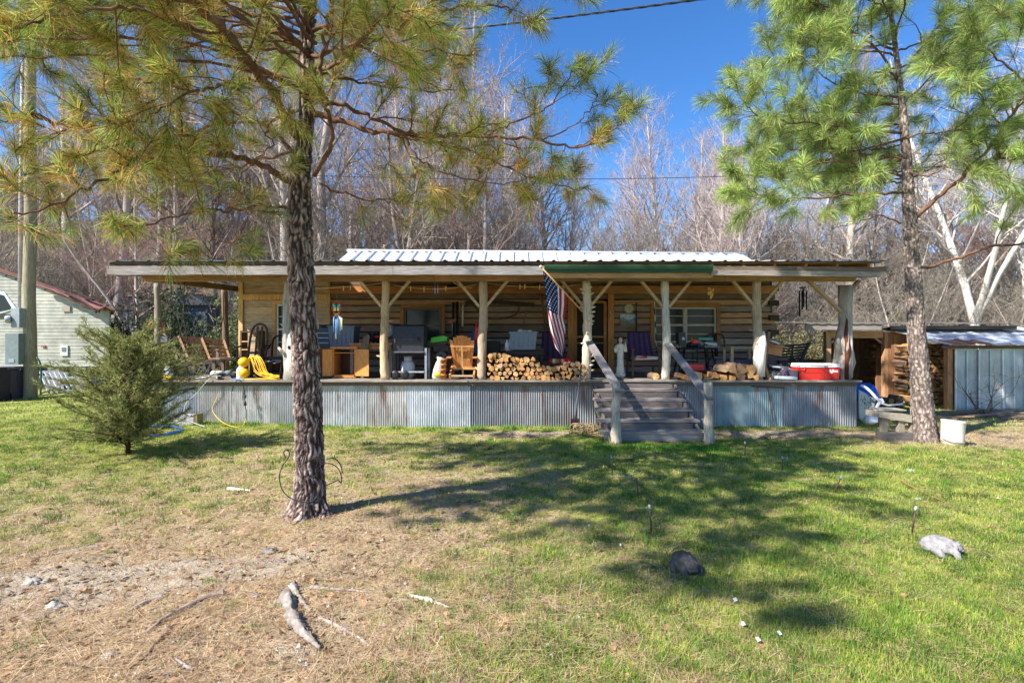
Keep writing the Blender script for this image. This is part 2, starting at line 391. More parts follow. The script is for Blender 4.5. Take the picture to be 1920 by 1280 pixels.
def gcol(x, y, g, n):
    t = rs.rand(n)[:, None]; u = rs.rand(n)[:, None]; q = np.clip(g + .25 * pnoise(x, y, 4.2, 2.), 0, 1)[:, None]
    w_ = np.clip(.5 + .9 * pnoise(x, y, 5.1, 6.) + .5 * pnoise(x, y, 15., 3.), 0, 1)[:, None]; t = np.clip(.25 * t + .75 * w_ * (.6 + .4 * t), 0, 1); c = (1 - t) * np.array([[.09, .20, .025]]) + t * np.array([[.50, .56, .09]])
    y_ = np.array([[.56, .48, .12]]); dry = np.array([[.62, .50, .30]])
    c = np.where(u < .30 - .1 * q, c * .4 + y_ * .6, c); c = np.where(u > .86 + .1 * q, dry, c); return c * (.8 + .4 * rs.rand(n))[:, None]
under = lambda x, y: 1.0 * ~((y > 10.42) & (x > -7.3) & (x < 7.1))
blades(760000, 2.1, 10.6, .016, .052, .0052, 1.2, gcol, lambda x, y: gd(x, y) * under(x, y), 'grass', 'short spring lawn grass in front of the cabin', 'grass', p=.6)
blades(34000, 2.2, 10.4, .05, .13, .005, 1.0, lambda x, y, g, n: np.array([[.12, .26, .04]]) * (.6 + 1.1 * rs.rand(n))[:, None], lambda x, y: np.clip(pnoise(x, y, 2.9, 4.) * 1.6 - .1, .06, 1) * green(x, y) ** 2 * under(x, y), 'grass_tufts', 'longer dark green grass tufts scattered through the lawn', 'grass', p=.6)
blades(30000, 9.5, 10.4, .03, .13, .006, .9, lambda x, y, g, n: np.array([[.13, .28, .04]]) * (.6 + .9 * rs.rand(n))[:, None], lambda x, y: np.clip(.35 + 1.1 * pnoise(x, y * .4, 3.7, 4.) + .5 * pnoise(x, y, 11., 1.) - .5 * (x > 3.6), 0, 1) * sstep(9.5, 10.3, y) ** 2, 'weeds', 'bright green weeds along the foot of the metal skirting', 'weeds', inx=(-7.4, 7.2))
blades(6500, 7.9, 8.45, .03, .12, .006, .9, lambda x, y, g, n: np.array([[.07, .22, .03]]) * (.6 + .9 * rs.rand(n))[:, None], lambda x, y: np.clip(.6 + pnoise(x, y, 9., 1.), 0, 1) * np.exp(-((y - 8.2) / .2) ** 2), 'step_grass', 'dark green tufts at the foot of the porch steps', 'grass', inx=(1.3, 3.5))
def clumps(nc, per, rad, h0, h1, w, c0, c1, name, label):
    y = 2.2 * (10.3 / 2.2) ** rs.rand(nc); x = (rs.rand(nc) * 2 - 1) * (y * 1.1 + .5); k = (rs.rand(nc) < np.clip(green(x, y) * 1.3 - .25 - .6 * dirt(x, y), .04, 1)) & (under(x, y) > 0); x = x[k]; y = y[k]; nc = len(x)
    s = (.5 + rs.rand(nc)); I = np.repeat(np.arange(nc), per); n = len(I); xx = x[I] + rs.normal(0, rad, n) * s[I]; yy = y[I] + rs.normal(0, rad, n) * s[I] * .8; a = rs.rand(n) * 6.28; h = (h0 + (h1 - h0) * rs.rand(n)) * s[I]
    b_ = np.stack([xx, yy, gz(xx, yy) - .003], -1); d = np.stack([np.cos(a), np.sin(a), 0 * a], -1); q = np.stack([-np.sin(a), np.cos(a), 0 * a], -1) * (w * np.clip(yy / 4.5, .8, 1.6))[:, None]
    tip = b_ + np.array([[0, 0, 1.]]) * (h * .8)[:, None] + d * (h * .8 * rs.rand(n))[:, None]; ct = rs.rand(nc)[I][:, None]; c = (np.array([c0]) * (1 - ct) + np.array([c1]) * ct) * (.65 + .6 * rs.rand(n))[:, None]
    o = np_mesh(name, np.stack([b_ - q / 2, b_ + q / 2, tip], 1), c, 'grass'); tag(o, label, 'grass', kind='stuff')
clumps(3600, 46, .045, .03, .075, .006, (.05, .13, .02), (.20, .34, .05), 'grass_clumps', 'small dense clumps of darker and lighter grass in the lawn')
clumps(2600, 40, .05, .008, .022, .009, (.30, .34, .05), (.46, .42, .10), 'moss_patches', 'low yellow-green moss and clover patches in the lawn')
def scol(x, y, g, n):
    t = rs.rand(n)[:, None]; c = (1 - t) * np.array([[.30, .155, .07]]) + t * np.array([[.84, .64, .40]]); return c * (.6 + .6 * rs.rand(n))[:, None]
blades(190000, 2.1, 10.5, .05, .17, .0024, 0, scol, lambda x, y: np.clip(1.15 - green(x, y) * .9 + .45 * pnoise(x, y, 3.6, 3.) + .4 * pnoise(x, y, 12., 5.) - .9 * dirt(x, y), .07, 1) * under(x, y), 'pine_straw', 'fallen brown pine needles over the lawn', 'pine straw', flat=True, p=.7, mat='leaves')
blades(9000, 2.1, 8, .05, .22, .006, 0, lambda x, y, g, n: np.array([[.30, .21, .15]]) * (.4 + 1.2 * rs.rand(n))[:, None], lambda x, y: np.clip(1.0 - green(x, y), .08, 1), 'twig_litter', 'small broken twigs and bark bits over the bare ground', 'twigs', flat=True, p=.7, mat='leaves')
blades(60000, 10.5, 24, .03, .08, .011, .8, gcol, lambda x, y: 1. * (((x < -7.4) | (x > 7.2)) & (y < 19)), 'grass_far', 'thin grass either side of and behind the cabin', 'grass', p=.8)
n = 5200; yy = 2.3 + rs.rand(n) ** 1.5 * 7.5; xx = (rs.rand(n) * 2 - 1) * (yy * 1.1); kp = rs.rand(n) < np.clip(1.05 - green(xx, yy) * 1.25, .03, 1) * .9; xx = xx[kp]; yy = yy[kp]; n = len(xx)
s_ = .006 + .016 * rs.rand(n) ** 2.5; ctr = np.stack([xx, yy, gz(xx, yy) + s_ * .3], -1)
o8 = np.array([[1, 0, 0], [0, 1, 0], [-1, 0, 0], [0, -1, 0], [0, 0, .6], [0, 0, -.6]]); A = rs.rand(n) * 6.28
rot = np.stack([np.stack([np.cos(A), -np.sin(A), 0 * A], -1), np.stack([np.sin(A), np.cos(A), 0 * A], -1), np.stack([0 * A, 0 * A, 1 + 0 * A], -1)], 1)
vv = np.einsum('nij,kj->nki', rot, o8) * (s_[:, None] * (.7 + .6 * rs.rand(n, 6)))[:, :, None] + ctr[:, None, :]
ff = [(0, 1, 4), (1, 2, 4), (2, 3, 4), (3, 0, 4)]
t = np.concatenate([vv[:, f, :] for f in ff], 0); cl = np.tile(np.array([[.52, .44, .36]]) * (.5 + .7 * rs.rand(n))[:, None], (4, 1))
o = np_mesh('gravel', t, cl, 'stone'); tag(o, 'small pale stones and chips in the worn ground', 'gravel', kind='stuff')
# dry leaves
n = 24000; y = 2.3 + rs.rand(n) * 14; x = (rs.rand(n) * 2 - 1) * (y * 1.1); kp = (rs.rand(n) < np.clip(.9 - green(x, y) * .9, .05, 1)) & (under(x, y) > 0); x = x[kp]; y = y[kp]; n = len(x)
a = rs.rand(n) * 6.28; s2 = .010 + .024 * rs.rand(n); d = np.stack([np.cos(a), np.sin(a), rs.rand(n) * .5 - .1], -1) * s2[:, None]; q = np.stack([-np.sin(a), np.cos(a), rs.rand(n) * .8], -1) * (s2 * .6)[:, None]
c = np.stack([x, y, gz(x, y) + .012], -1); t = np.stack([c - d, c + q, c + d, c - q], 1)
o = np_mesh('leaf_litter', t, np.array([[.34, .2, .11]]) * (.5 + .9 * rs.rand(n))[:, None], 'leaves', k=4); tag(o, 'curled dry brown leaves lying in the grass', 'leaf litter', kind='stuff')
# ---------------- trees ----------------
V = Vector
def bark_trunk(name, path, radf, parent, col, crack, hn=300, an=110, amp=.022, fs=(15, 15, 5.5), flare=0., world=True, lit=1.0):
    """path(t) centre, radf(t) radius, t in 0..1 ; bark plates as real relief"""
    vs = []; cols = []; fs_ = []
    for j in range(hn + 1):
        t = j / hn; c = path(t); r = radf(t)
        for k in range(an):
            a = 2 * math.pi * k / an; u = V((math.cos(a), math.sin(a), 0))
            rr = r * (1 + flare * math.exp(-t * hn / 14) * (.55 + .45 * math.cos(a * 5 + 1) + .3 * math.cos(a * 3)))
            q = c + u * rr
            w = V((q.x * fs[0] + 1.1 * noise.noise(q * 5), q.y * fs[1] + 1.1 * noise.noise(q * 5 + V((7, 0, 0))), q.z * fs[2] + 1.2 * noise.noise(q * 9)))
            dd = noise.voronoi(w)[0]; e = min(1, (dd[1] - dd[0]) * 1.5 + .45 * noise.noise(V((q.x * 40, q.y * 40, q.z * 11))))
            n2 = noise.noise(V((q.x * 30, q.y * 30, q.z * 14))) * .4 + noise.noise(q * 70) * .3
            disp = amp * (e - .7 + n2) * min(1, r / .09)
            vs.append(c + u * (rr + disp)); m_ = min(1, max(0, e * 1.25 + n2 * .8 - .1))
            cols.append(tuple(crack[i] * (1 - m_) + col[i] * m_ * (1 + noise.noise(q * 5) * .25) for i in range(3)) + (1,))
    mb = MB(); mb.v = [tuple(p) for p in vs]
    for j in range(hn):
        for k in range(an):
            mb.f.append((j * an + k, j * an + (k + 1) % an, (j + 1) * an + (k + 1) % an, (j + 1) * an + k)); mb.c.append(cols[j * an + k]); mb.sm.append(True)
    return mb.build(name, 'bark_old', parent, world=world)

class Needles:
    def __init__(s): s.tufts = []      # (tip, dir, len, count, tone, spreadtype)
    def tuft(s, p, d, ln=.19, n=60, tone=0, lt=.16): s.tufts.append((p.x, p.y, p.z, d.x, d.y, d.z, ln, n, tone, lt))
    def build(s, parent, pal, seed=1, w=.0024, origin=(0, 0, 0), name='needles'):
        r = np.random.RandomState(seed); T = np.array(s.tufts); cnt = T[:, 7].astype(int); I = np.repeat(np.arange(len(T)), cnt); T = T[I]; n = len(T)
        d = T[:, 3:6] / np.linalg.norm(T[:, 3:6], axis=1, keepdims=True)
        a = np.where(np.abs(d[:, 2:3]) < .9, np.array([[0, 0, 1.]]), np.array([[1., 0, 0]])); u = np.cross(d, a); u /= np.linalg.norm(u, axis=1, keepdims=True); v = np.cross(d, u)
        ph = r.rand(n) * 6.283; s_ = r.rand(n)
        base = T[:, :3] - d * (s_ * T[:, 9])[:, None]
        th = np.radians(14 + 62 * s_ ** .8 * (.6 + .6 * r.rand(n)))
        dirn = d * np.cos(th)[:, None] + (u * np.cos(ph)[:, None] + v * np.sin(ph)[:, None]) * np.sin(th)[:, None]
        ln = T[:, 6] * (.7 + .4 * r.rand(n)); tip = base + dirn * ln[:, None]; tip[:, 2] -= ln * (.10 + .2 * r.rand(n)); 
        mid = base + dirn * (ln * .5)[:, None]; mid[:, 2] -= ln * .02
        vv = r.normal(size=(n, 3)); sd = np.cross(dirn, vv); sd /= np.linalg.norm(sd, axis=1, keepdims=True); ww = w * (.8 + .5 * r.rand(n))[:, None]
        t1 = np.stack([base - sd * ww * .4, base + sd * ww * .4, mid + sd * ww / 2, mid - sd * ww / 2], 1)
        t2 = np.stack([mid - sd * ww / 2, mid + sd * ww / 2, tip + sd * ww * .12, tip - sd * ww * .12], 1)
        pal = np.array(pal); tone = T[:, 8]
        # pal rows: 0,1 green range ; 2 olive ; 3 brown
        g = pal[0] * (1 - r.rand(n)[:, None]) + pal[1] * r.rand(n)[:, None]
        pb = np.clip(.10 + tone, 0, .95) * (.25 + .75 * s_)
        x = r.rand(n); c = np.where((x < pb)[:, None], pal[3] * (.7 + .6 * r.rand(n)[:, None]), np.where((x < pb + .22)[:, None], pal[2], g))
        c = c * (.55 + .8 * r.rand(n))[:, None] * (.7 + .6 * np.repeat(r.rand(len(s.tufts)), cnt))[:, None]
        return np_mesh(name, np.concatenate([t1, t2], 0), np.concatenate([c, c], 0), 'needles', parent, origin, k=4)

def rdir(rg, s=1.): return V((rg.gauss(0, s), rg.gauss(0, s), rg.gauss(0, s)))
def walk(p, d, L_, n, rg, wob=.12, up=.0):
    pts = [p.copy()]; d = d.normalized()
    for i in range(n):
        d = (d + rdir(rg, wob) + V((0, 0, up))).normalized(); p = p + d * (L_ / n); pts.append(p.copy())
    return pts, d
def pine_limb(mb, nd, pts, r0, r1, rg, start=.25, dens=3.2, blen=(.45, 1.0), tone=.2, nn=55, ln=.19, tip=True, droop=0., lev=2, bcol=None, own=.5):
    pts = smooth(pts, 6); n = len(pts)
    pts = [p + rdir(rg, .012) for p in pts]
    rads = [.78 * (r0 + (r1 - r0) * (i / (n - 1)) ** .6) for i in range(n)]
    mb.tube(pts, rads, 8 if r0 > .02 else 5, bcol, wob=.3)
    tot = sum((pts[i + 1] - pts[i]).length for i in range(n - 1)); nb = max(2, int(tot * dens * (1 - start)))
    for k in range(nb):
        t = start + (1 - start) * (k + rg.random()) / nb; i = min(n - 2, int(t * (n - 1))); p = pts[i].lerp(pts[i + 1], t * (n - 1) - i)
        ax = (pts[i + 1] - pts[i]).normalized(); sd = rdir(rg); sd = (sd - ax * sd.dot(ax)).normalized()
        sd.z = sd.z * .7 + .1 - droop; d = (ax * rg.uniform(.35, .9) + sd).normalized(); L_ = rg.uniform(*blen) * (1.15 - .55 * t)
        bp, bd = walk(p, d, L_, 5, rg, .16, .06)
        rr = min(rads[i] * .55, .011); mb.tube(bp, [rr * (1 - .65 * q / 5) for q in range(6)], 4, bcol, cap=False)
        if rg.random() < own: nd.tuft(bp[3], (bp[4] - bp[2]), ln * .9, int(nn * .5), tone * 1.3, .12)
        nd.tuft(bp[-1], bd, ln, nn, tone * rg.uniform(.3, 1.5), .2)
        for q in range(rg.choice((1, 2, 3)) if lev > 1 else 1):
            j = rg.choice((2, 3, 4)); sd2 = rdir(rg); d2 = ((bp[j] - bp[j - 1]).normalized() * .9 + sd2.normalized() * .8 + V((0, 0, .15))).normalized()
            tp, td = walk(bp[j], d2, L_ * rg.uniform(.25, .5), 3, rg, .15, .08)
            mb.tube(tp, [.005, .004, .004, .003], 3, bcol, cap=False); nd.tuft(tp[-1], td, ln, nn, tone * rg.uniform(.2, 1.8), .18)
    if tip: nd.tuft(pts[-1], pts[-1] - pts[-2], ln, int(nn * 1.3), tone * .5, .22)

# --- near pine ---
rg = random.Random(21)
base = P(575, 950, 5.14); base.z = G(base.x, base.y) - .05
np_root = thing('pine_tree', 'large near pine with rough dark bark standing on the lawn left of the steps', 'tree', base)
tpx = [(578, 965), (580, 900), (578, 800), (572, 650), (566, 500), (562, 400), (562, 340), (568, 280), (572, 230), (574, 150), (576, 80), (578, 0)]
tz = [(Z(py, 5.14), X(px, 5.14)) for px, py in tpx] + [(6.4, -2.0), (8.0, -2.1), (9.6, -2.0)]
def npath(t):
    z = tz[0][0] + t * (5.4 - tz[0][0])
    for i in range(len(tz) - 1):
        if tz[i][0] <= z <= tz[i + 1][0]:
            k = (z - tz[i][0]) / (tz[i + 1][0] - tz[i][0]); return V((tz[i][1] * (1 - k) + tz[i + 1][1] * k, 5.14 + .02 * math.sin(z * 2), z))
    return V((tz[0][1], 5.14, z))
npr = lambda t: .144 - .040 * t - .040 * sstep(.55, .72, t) + .05 * math.exp(-t * 5.4 / .16) 
bark_trunk('trunk', npath, npr, np_root, S(172, 152, 142), S(62, 49, 45), hn=700, an=180, amp=.022, flare=.42, fs=(24, 24, 5.2))
LC = S(112, 84, 70); mb = MB(LC); nd = Needles()
mb.tube([npath(1.0), V((-2.0, 5.2, 6.4)), V((-2.1, 5.3, 7.6)), V((-2.0, 5.3, 9.2))], [.10, .085, .06, .02], 10, S(120, 100, 92), wob=.3)
def PL(l): return [P(*q) for q in l]
limbs = [
 ([(548, 345, 5.14), (500, 315, 5.0), (450, 297, 4.8), (390, 285, 4.6), (300, 268, 4.3), (200, 245, 4.1), (120, 232, 3.9), (60, 215, 3.8)], .05, .014, .35, .30),
 ([(300, 268, 4.3), (250, 300, 4.1), (170, 350, 3.8), (90, 385, 3.6), (10, 410, 3.4)], .022, .008, .05, .45),
 ([(450, 297, 4.8), (380, 262, 4.5), (300, 255, 4.3), (220, 270, 4.1), (120, 300, 3.9), (40, 330, 3.7)], .02, .008, .25, .45),
 ([(540, 388, 5.14), (490, 385, 5.0), (430, 396, 4.7), (380, 395, 4.4), (300, 410, 4.0), (230, 432, 3.8)], .024, .007, .35, .30),
 ([(405, 398, 4.6), (398, 430, 4.5), (395, 460, 4.45), (400, 500, 4.4)], .012, .005, .5, .2),
 ([(560, 260, 5.14), (520, 190, 4.7), (470, 120, 4.2), (420, 60, 3.8), (370, 10, 3.5), (330, -60, 3.2)], .06, .03, .4, .35),
 ([(430, 75, 3.9), (330, 40, 3.7), (240, 15, 3.6), (150, 20, 3.5), (60, 45, 3.3), (0, 60, 3.2)], .025, .009, .1, .35),
 ([(500, 150, 4.5), (430, 155, 4.2), (350, 180, 4.0), (280, 215, 3.9), (220, 260, 3.8)], .018, .006, .2, .35),
 ([(570, 235, 5.14), (520, 222, 4.9), (500, 245, 4.8), (510, 270, 4.8), (480, 300, 4.7), (440, 350, 4.6)], .02, .006, .3, .25),
 ([(575, 180, 5.14), (520, 150, 4.7), (440, 150, 4.3), (380, 170, 4.1), (310, 160, 4.0), (240, 150, 3.9)], .022, .007, .3, .35),
 ([(585, 215, 5.14), (640, 228, 5.1), (700, 245, 5.0), (760, 250, 4.9), (830, 252, 4.85), (920, 255, 4.8), (1010, 262, 4.8), (1080, 275, 4.8), (1150, 262, 4.8)], .045, .009, .25, .30),
 ([(600, 190, 5.14), (640, 195, 5.2), (700, 222, 5.3), (780, 260, 5.4), (850, 275, 5.4), (920, 300, 5.4), (990, 330, 5.4), (1060, 350, 5.4), (1110, 355, 5.4)], .035, .007, .3, .35),
 ([(900, 256, 4.82), (960, 232, 4.8), (1020, 205, 4.8), (1055, 165, 4.8), (1085, 125, 4.8)], .016, .006, .35, .1),
 ([(1000, 262, 4.8), (1060, 245, 4.8), (1110, 200, 4.8), (1120, 170, 4.8)], .012, .005, .4, .1),
 ([(1080, 275, 4.8), (1130, 255, 4.8), (1160, 235, 4.8), (1175, 215, 4.8)], .010, .005, .5, .15),
 ([(590, 330, 5.14), (620, 270, 4.9), (612, 200, 4.7), (600, 130, 4.6), (610, 60, 4.5), (630, -20, 4.4)], .03, .018, .3, .35),
 ([(600, 345, 5.14), (650, 365, 5.3), (700, 375, 5.4), (760, 380, 5.5), (830, 375, 5.6), (900, 360, 5.7)], .018, .006, .3, .35),
 ([(760, 250, 4.9), (790, 300, 4.8), (850, 330, 4.8), (930, 345, 4.8), (1000, 330, 4.9)], .014, .005, .2, .45),
 ([(580, 110, 5.14), (640, 90, 4.8), (720, 80, 4.5), (800, 95, 4.3), (880, 105, 4.3)], .03, .008, .15, .45),
 ([(580, 60, 5.14), (660, 40, 4.9), (740, 30, 4.7), (830, 20, 4.5), (930, 10, 4.5), (960, 25, 4.5)], .03, .008, .2, .40),
 ([(585, 130, 5.14), (650, 150, 5.3), (720, 160, 5.5), (800, 170, 5.6), (870, 165, 5.7)], .025, .007, .2, .35),
 ([(575, 90, 5.14), (520, 60, 5.0), (450, 50, 4.9), (380, 80, 4.8), (300, 90, 4.8), (200, 80, 4.8)], .025, .007, .2, .35),
 ([(574, 30, 5.14), (500, 10, 5.6), (400, 30, 6.0), (300, 20, 6.3), (150, 40, 6.5), (30, 90, 6.5)], .03, .008, .3, .3),
 ([(572, 200, 5.14), (480, 230, 5.7), (380, 240, 6.1), (260, 300, 6.4), (150, 330, 6.5), (50, 310, 6.5)], .025, .007, .4, .3),
 ([(60, 215, 3.8), (20, 225, 3.7), (-40, 240, 3.6)], .012, .006, .1, .3),
 ([(562, 300, 5.14), (500, 240, 5.6), (420, 200, 6.0), (330, 150, 6.3), (240, 110, 6.6), (140, 100, 6.8)], .03, .008, .3, .3),
 ([(562, 280, 5.14), (480, 300, 5.5), (400, 320, 5.9), (300, 340, 6.1), (190, 300, 6.3)], .022, .007, .4, .3),
 ([(572, 120, 5.14), (500, 90, 5.5), (410, 110, 5.9), (330, 60, 6.2)], .025, .008, .3, .3),
 ([(572, 150, 5.14), (640, 110, 4.3), (690, 60, 3.8), (740, 10, 3.4)], .03, .012, .4, .3),
]
for (l, r0, r1, st, tone) in limbs:
    pine_limb(mb, nd, PL(l), r0, r1, rg, start=st * .8, dens=7.0, tone=tone * 1.05, nn=76, ln=.155, blen=(.25, .75), own=.8)
# crown above the frame and out toward the viewer; unseen limbs, partly added for the shade they cast
for k in range(62):
    z = rg.uniform(5.2, 7.9); a = rg.uniform(0, 6.283); L_ = (3.4 - (z - 5.3) * .55) * rg.uniform(.75, 1.1)
    if k < 11: continue
    elif k < 18: a = rg.uniform(3.0, 3.95); z = rg.uniform(4.5, 5.6); L_ = rg.uniform(2.8, 4.6)
    elif math.sin(a) < -.2: L_ *= .55
    p0 = V((-2.0, 5.2, z)); d = V((math.cos(a), math.sin(a), .15)); up = .015 if k < 11 else .02
    pts, _ = walk(p0, d, L_, 6, rg, .07, up)
    pine_limb(mb, nd, pts, .024, .007, rg, start=.25, dens=6.4, tone=.15, nn=64, ln=.2, blen=(.35, .8), own=.8)
for (tx, ty, tz_) in ((-3.28, .83, 5.0), (-2.79, .46, 4.9), (-3.6, 1.1, 5.0), (-2.2, 1.5, 5.1), (-2.1, 2.6, 5.2), (-3.1, 2.2, 5.0), (-6.3, 5.6, 4.7), (-4.8, 3.2, 4.6), (-3.9, 2.25, 4.7), (-5.3, 4.6, 4.6), (-5.8, 5.6, 5.2), (-4.4, 5.0, 5.3), (-1.2, 2.2, 5.3)):  # limbs out of view, added and aimed to shade set patches of lawn
    a_ = V((-2.0, 5.15, tz_ - .35 + rg.uniform(-.2, .3))); b_ = V((tx, ty, tz_)); m1 = a_.lerp(b_, .35) + V((rg.uniform(-.15, .15), rg.uniform(-.15, .15), .18)); m2 = a_.lerp(b_, .7) + V((rg.uniform(-.2, .2), rg.uniform(-.1, .1), .12))
    pine_limb(mb, nd, [a_, m1, m2, b_], .028, .008, rg, start=.45, dens=9, tone=.15, nn=70, ln=.2, blen=(.3, .75), own=.9)
mb.build('limbs', 'bark_old', np_root, world=True)
nd.build(np_root, [(.08, .19, .03), (.36, .47, .09), (.58, .56, .13), (.60, .30, .10)], 3, w=.0031, origin=base)

# --- right pine ---
rg = random.Random(5)
b2 = P(1732, 828, 8.9); b2.z = G(b2.x, b2.y) - .05
rp = thing('pine_tree', 'pine with a bent bare lower trunk and bright green crown beside the white bucket', 'tree', b2)
tp2 = [(1735, 835), (1728, 740), (1720, 640), (1715, 560), (1709, 470), (1704, 380), (1700, 300), (1692, 200), (1680, 100), (1668, 0), (1655, -120), (1650, -250)]
tq = [(Z(py, 8.9), X(px, 8.9)) for px, py in tp2]
def rpath(t):
    z = tq[0][0] + t * (tq[-1][0] - tq[0][0])
    for i in range(len(tq) - 1):
        if tq[i][0] <= z <= tq[i + 1][0]:
            k = (z - tq[i][0]) / (tq[i + 1][0] - tq[i][0]); return V((tq[i][1] * (1 - k) + tq[i + 1][1] * k, 8.9, z))
    return V((tq[0][1], 8.9, z))
rpr = lambda t: .165 - .035 * sstep(0, .25, t) - .092 * sstep(.2, .75, t) + .07 * math.exp(-t * 10 / .3)
bark_trunk('trunk', rpath, rpr, rp, S(172, 158, 148), S(96, 82, 76), hn=460, an=110, amp=.011, fs=(20, 20, 11), flare=.2)
mb = MB(S(110, 82, 66)); nd = Needles()
L2 = [
 ([(1715, 408, 8.9), (1760, 370, 8.7), (1810, 325, 8.5), (1860, 270, 8.3), (1895, 215, 8.2), (1930, 170, 8.0)], .06, .02, .35),
 ([(1860, 270, 8.3), (1880, 300, 8.1), (1930, 290, 7.9), (1990, 260, 7.8)], .03, .01, .1),
 ([(1715, 505, 8.9), (1770, 492, 8.8), (1840, 468, 8.6), (1920, 455, 8.4), (2000, 440, 8.3)], .045, .02, .95),
 ([(1695, 362, 8.9), (1640, 362, 8.7), (1570, 368, 8.5), (1500, 372, 8.4), (1440, 372, 8.3), (1400, 350, 8.2)], .035, .009, .15),
 ([(1690, 330, 8.9), (1620, 310, 8.8), (1540, 305, 8.7), (1460, 330, 8.7), (1380, 325, 8.6)], .03, .008, .15),
 ([(1690, 250, 8.9), (1630, 245, 8.8), (1560, 235, 8.7), (1480, 228, 8.6), (1420, 215, 8.5), (1395, 190, 8.5)], .032, .008, .2),
 ([(1692, 260, 8.9), (1620, 280, 9.1), (1550, 285, 9.3), (1470, 280, 9.4), (1420, 270, 9.4)], .03, .008, .2),
 ([(1685, 180, 8.9), (1640, 180, 8.7), (1580, 165, 8.6), (1530, 130, 8.5), (1490, 90, 8.5)], .03, .008, .2),
 ([(1682, 150, 8.9), (1640, 90, 8.7), (1590, 50, 8.6), (1540, 10, 8.5), (1490, -20, 8.4)], .03, .01, .15),
 ([(1680, 100, 8.9), (1620, 60, 9.2), (1570, 20, 9.4), (1500, 0, 9.5)], .03, .009, .2),
 ([(1684, 150, 8.9), (1720, 100, 8.7), (1750, 60, 8.6), (1790, 20, 8.5), (1820, -40, 8.4)], .03, .01, .3),
 ([(1688, 200, 8.9), (1740, 150, 9.1), (1790, 110, 9.3), (1840, 100, 9.4)], .028, .009, .3),
 ([(1692, 260, 8.9), (1740, 250, 8.5), (1790, 245, 8.2), (1850, 240, 8.0), (1880, 235, 7.9)], .025, .008, .3),
 ([(1930, 160, 7.6), (1870, 110, 7.5), (1835, 70, 7.4), (1825, 30, 7.4)], .025, .009, .1),
 ([(1940, 60, 7.8), (1900, 40, 7.8), (1860, 10, 7.8)], .02, .009, .1),
 ([(1698, 320, 8.9), (1740, 330, 8.5), (1780, 310, 8.2), (1830, 290, 8.0)], .022, .008, .3),
 ([(1880, 240, 8.2), (1850, 200, 8.0), (1830, 170, 7.9), (1790, 160, 7.8)], .02, .008, .1),
 ([(1900, 215, 8.2), (1950, 130, 8.0), (1980, 60, 7.9)], .02, .008, .1),
 ([(1900, 280, 8.2), (1890, 340, 8.0), (1930, 350, 7.9)], .015, .008, .3),
 ([(1690, 420, 8.9), (1650, 405, 8.6), (1600, 420, 8.4), (1560, 430, 8.2)], .02, .006, .97),
]
for (l, r0, r1, st) in L2:
    bare = st > .9
    pine_limb(mb, nd, PL(l), r0, r1, rg, start=st if not bare else .5, dens=9.5 if not bare else .01, tone=.02, nn=112, ln=.215, blen=(.35, 1.2), tip=not bare, own=.8)
for k in range(40):
    z = rg.uniform(6.8, 11.0); a = rg.uniform(0, 6.283); L_ = (3.2 - (z - 6) * .42) * rg.uniform(.7, 1.1)
    t_ = (z - tq[0][0]) / (tq[-1][0] - tq[0][0]); p0 = rpath(min(1, t_)); p0.z = z
    if k % 2: z = rg.uniform(4.2, 7); p0 = rpath((z - tq[0][0]) / (tq[-1][0] - tq[0][0])); a = rg.uniform(.2, 2.9); L_ = rg.uniform(1.5, 2.8)
    pts, _ = walk(p0, V((math.cos(a), math.sin(a), .25)), L_, 5, rg, .08, .02)
    pine_limb(mb, nd, pts, .025, .007, rg, start=.3, dens=6.5, tone=.03, nn=70, ln=.24, blen=(.4, 1.0), own=.8)
mb.tube([rpath(1.0), rpath(1.0) + V((-.05, 0, 2.2))], [.05, .01], 8)
mb.build('limbs', 'bark_old', rp, world=True)
nd.build(rp, [(.15, .27, .06), (.48, .60, .19), (.60, .64, .22), (.46, .30, .12)], 4, w=.0043, origin=b2)

# --- cedar sapling ---
rg = random.Random(9)
b3 = P(240, 850, 0.1); yb = 960 * (CZ - .05) / 207; b3 = V((X(240, yb), yb, 0)); b3.z = G(b3.x, b3.y) - .03
cd = thing('cedar_shrub', 'wispy olive green young cedar growing in the lawn at the left', 'shrub', b3)
mb = MB(S(80, 62, 50)); H = 1.75
mb.tube([b3, b3 + V((.02, 0, .6)), b3 + V((-.05, 0, 1.2)), b3 + V((-.1, .02, 2.0))], [.035, .028, .018, .004], 8, wob=.3)
tr = []; tcol = []; R9 = np.random.RandomState(9)
for k in range(215):
    z = .12 + 1.55 * rg.random() ** 1.15; prof = 1.12 * math.sin(min(1, (z + .30) / 1.0) * 1.35) * (1 - max(0, z - .5) / 1.75) ** .8 + .05
    a = rg.uniform(0, 6.283); L_ = prof * rg.choice((.55, .8, 1.0, 1.3)) * rg.uniform(.8, 1.1); p0 = b3 + V((-.03 * z, 0, z))
    lift = rg.uniform(.1, .75); pts, dd = walk(p0, V((math.cos(a), math.sin(a) * .9, lift)), L_, 7, rg, .08, .03)
    mb.tube(pts, [.010 * (1 - .8 * q / 7) for q in range(8)], 3, cap=False)
    for q in range(int(52 * L_) + 12):
        t_ = rg.uniform(.18, 1); i = min(6, int(t_ * 7)); p = pts[i].lerp(pts[i + 1], t_ * 7 - i); ax = (pts[i + 1] - pts[i]).normalized()
        d = (ax * 1.2 + rdir(rg, .55)).normalized(); l2 = rg.uniform(.07, .17) * (1.2 - .5 * t_)
        for w_ in range(16):
            f = w_ / 16; pp = p + d * l2 * f; d2 = (d + rdir(rg, .6)).normalized(); tr.append((pp, d2, rg.uniform(.02, .045)))
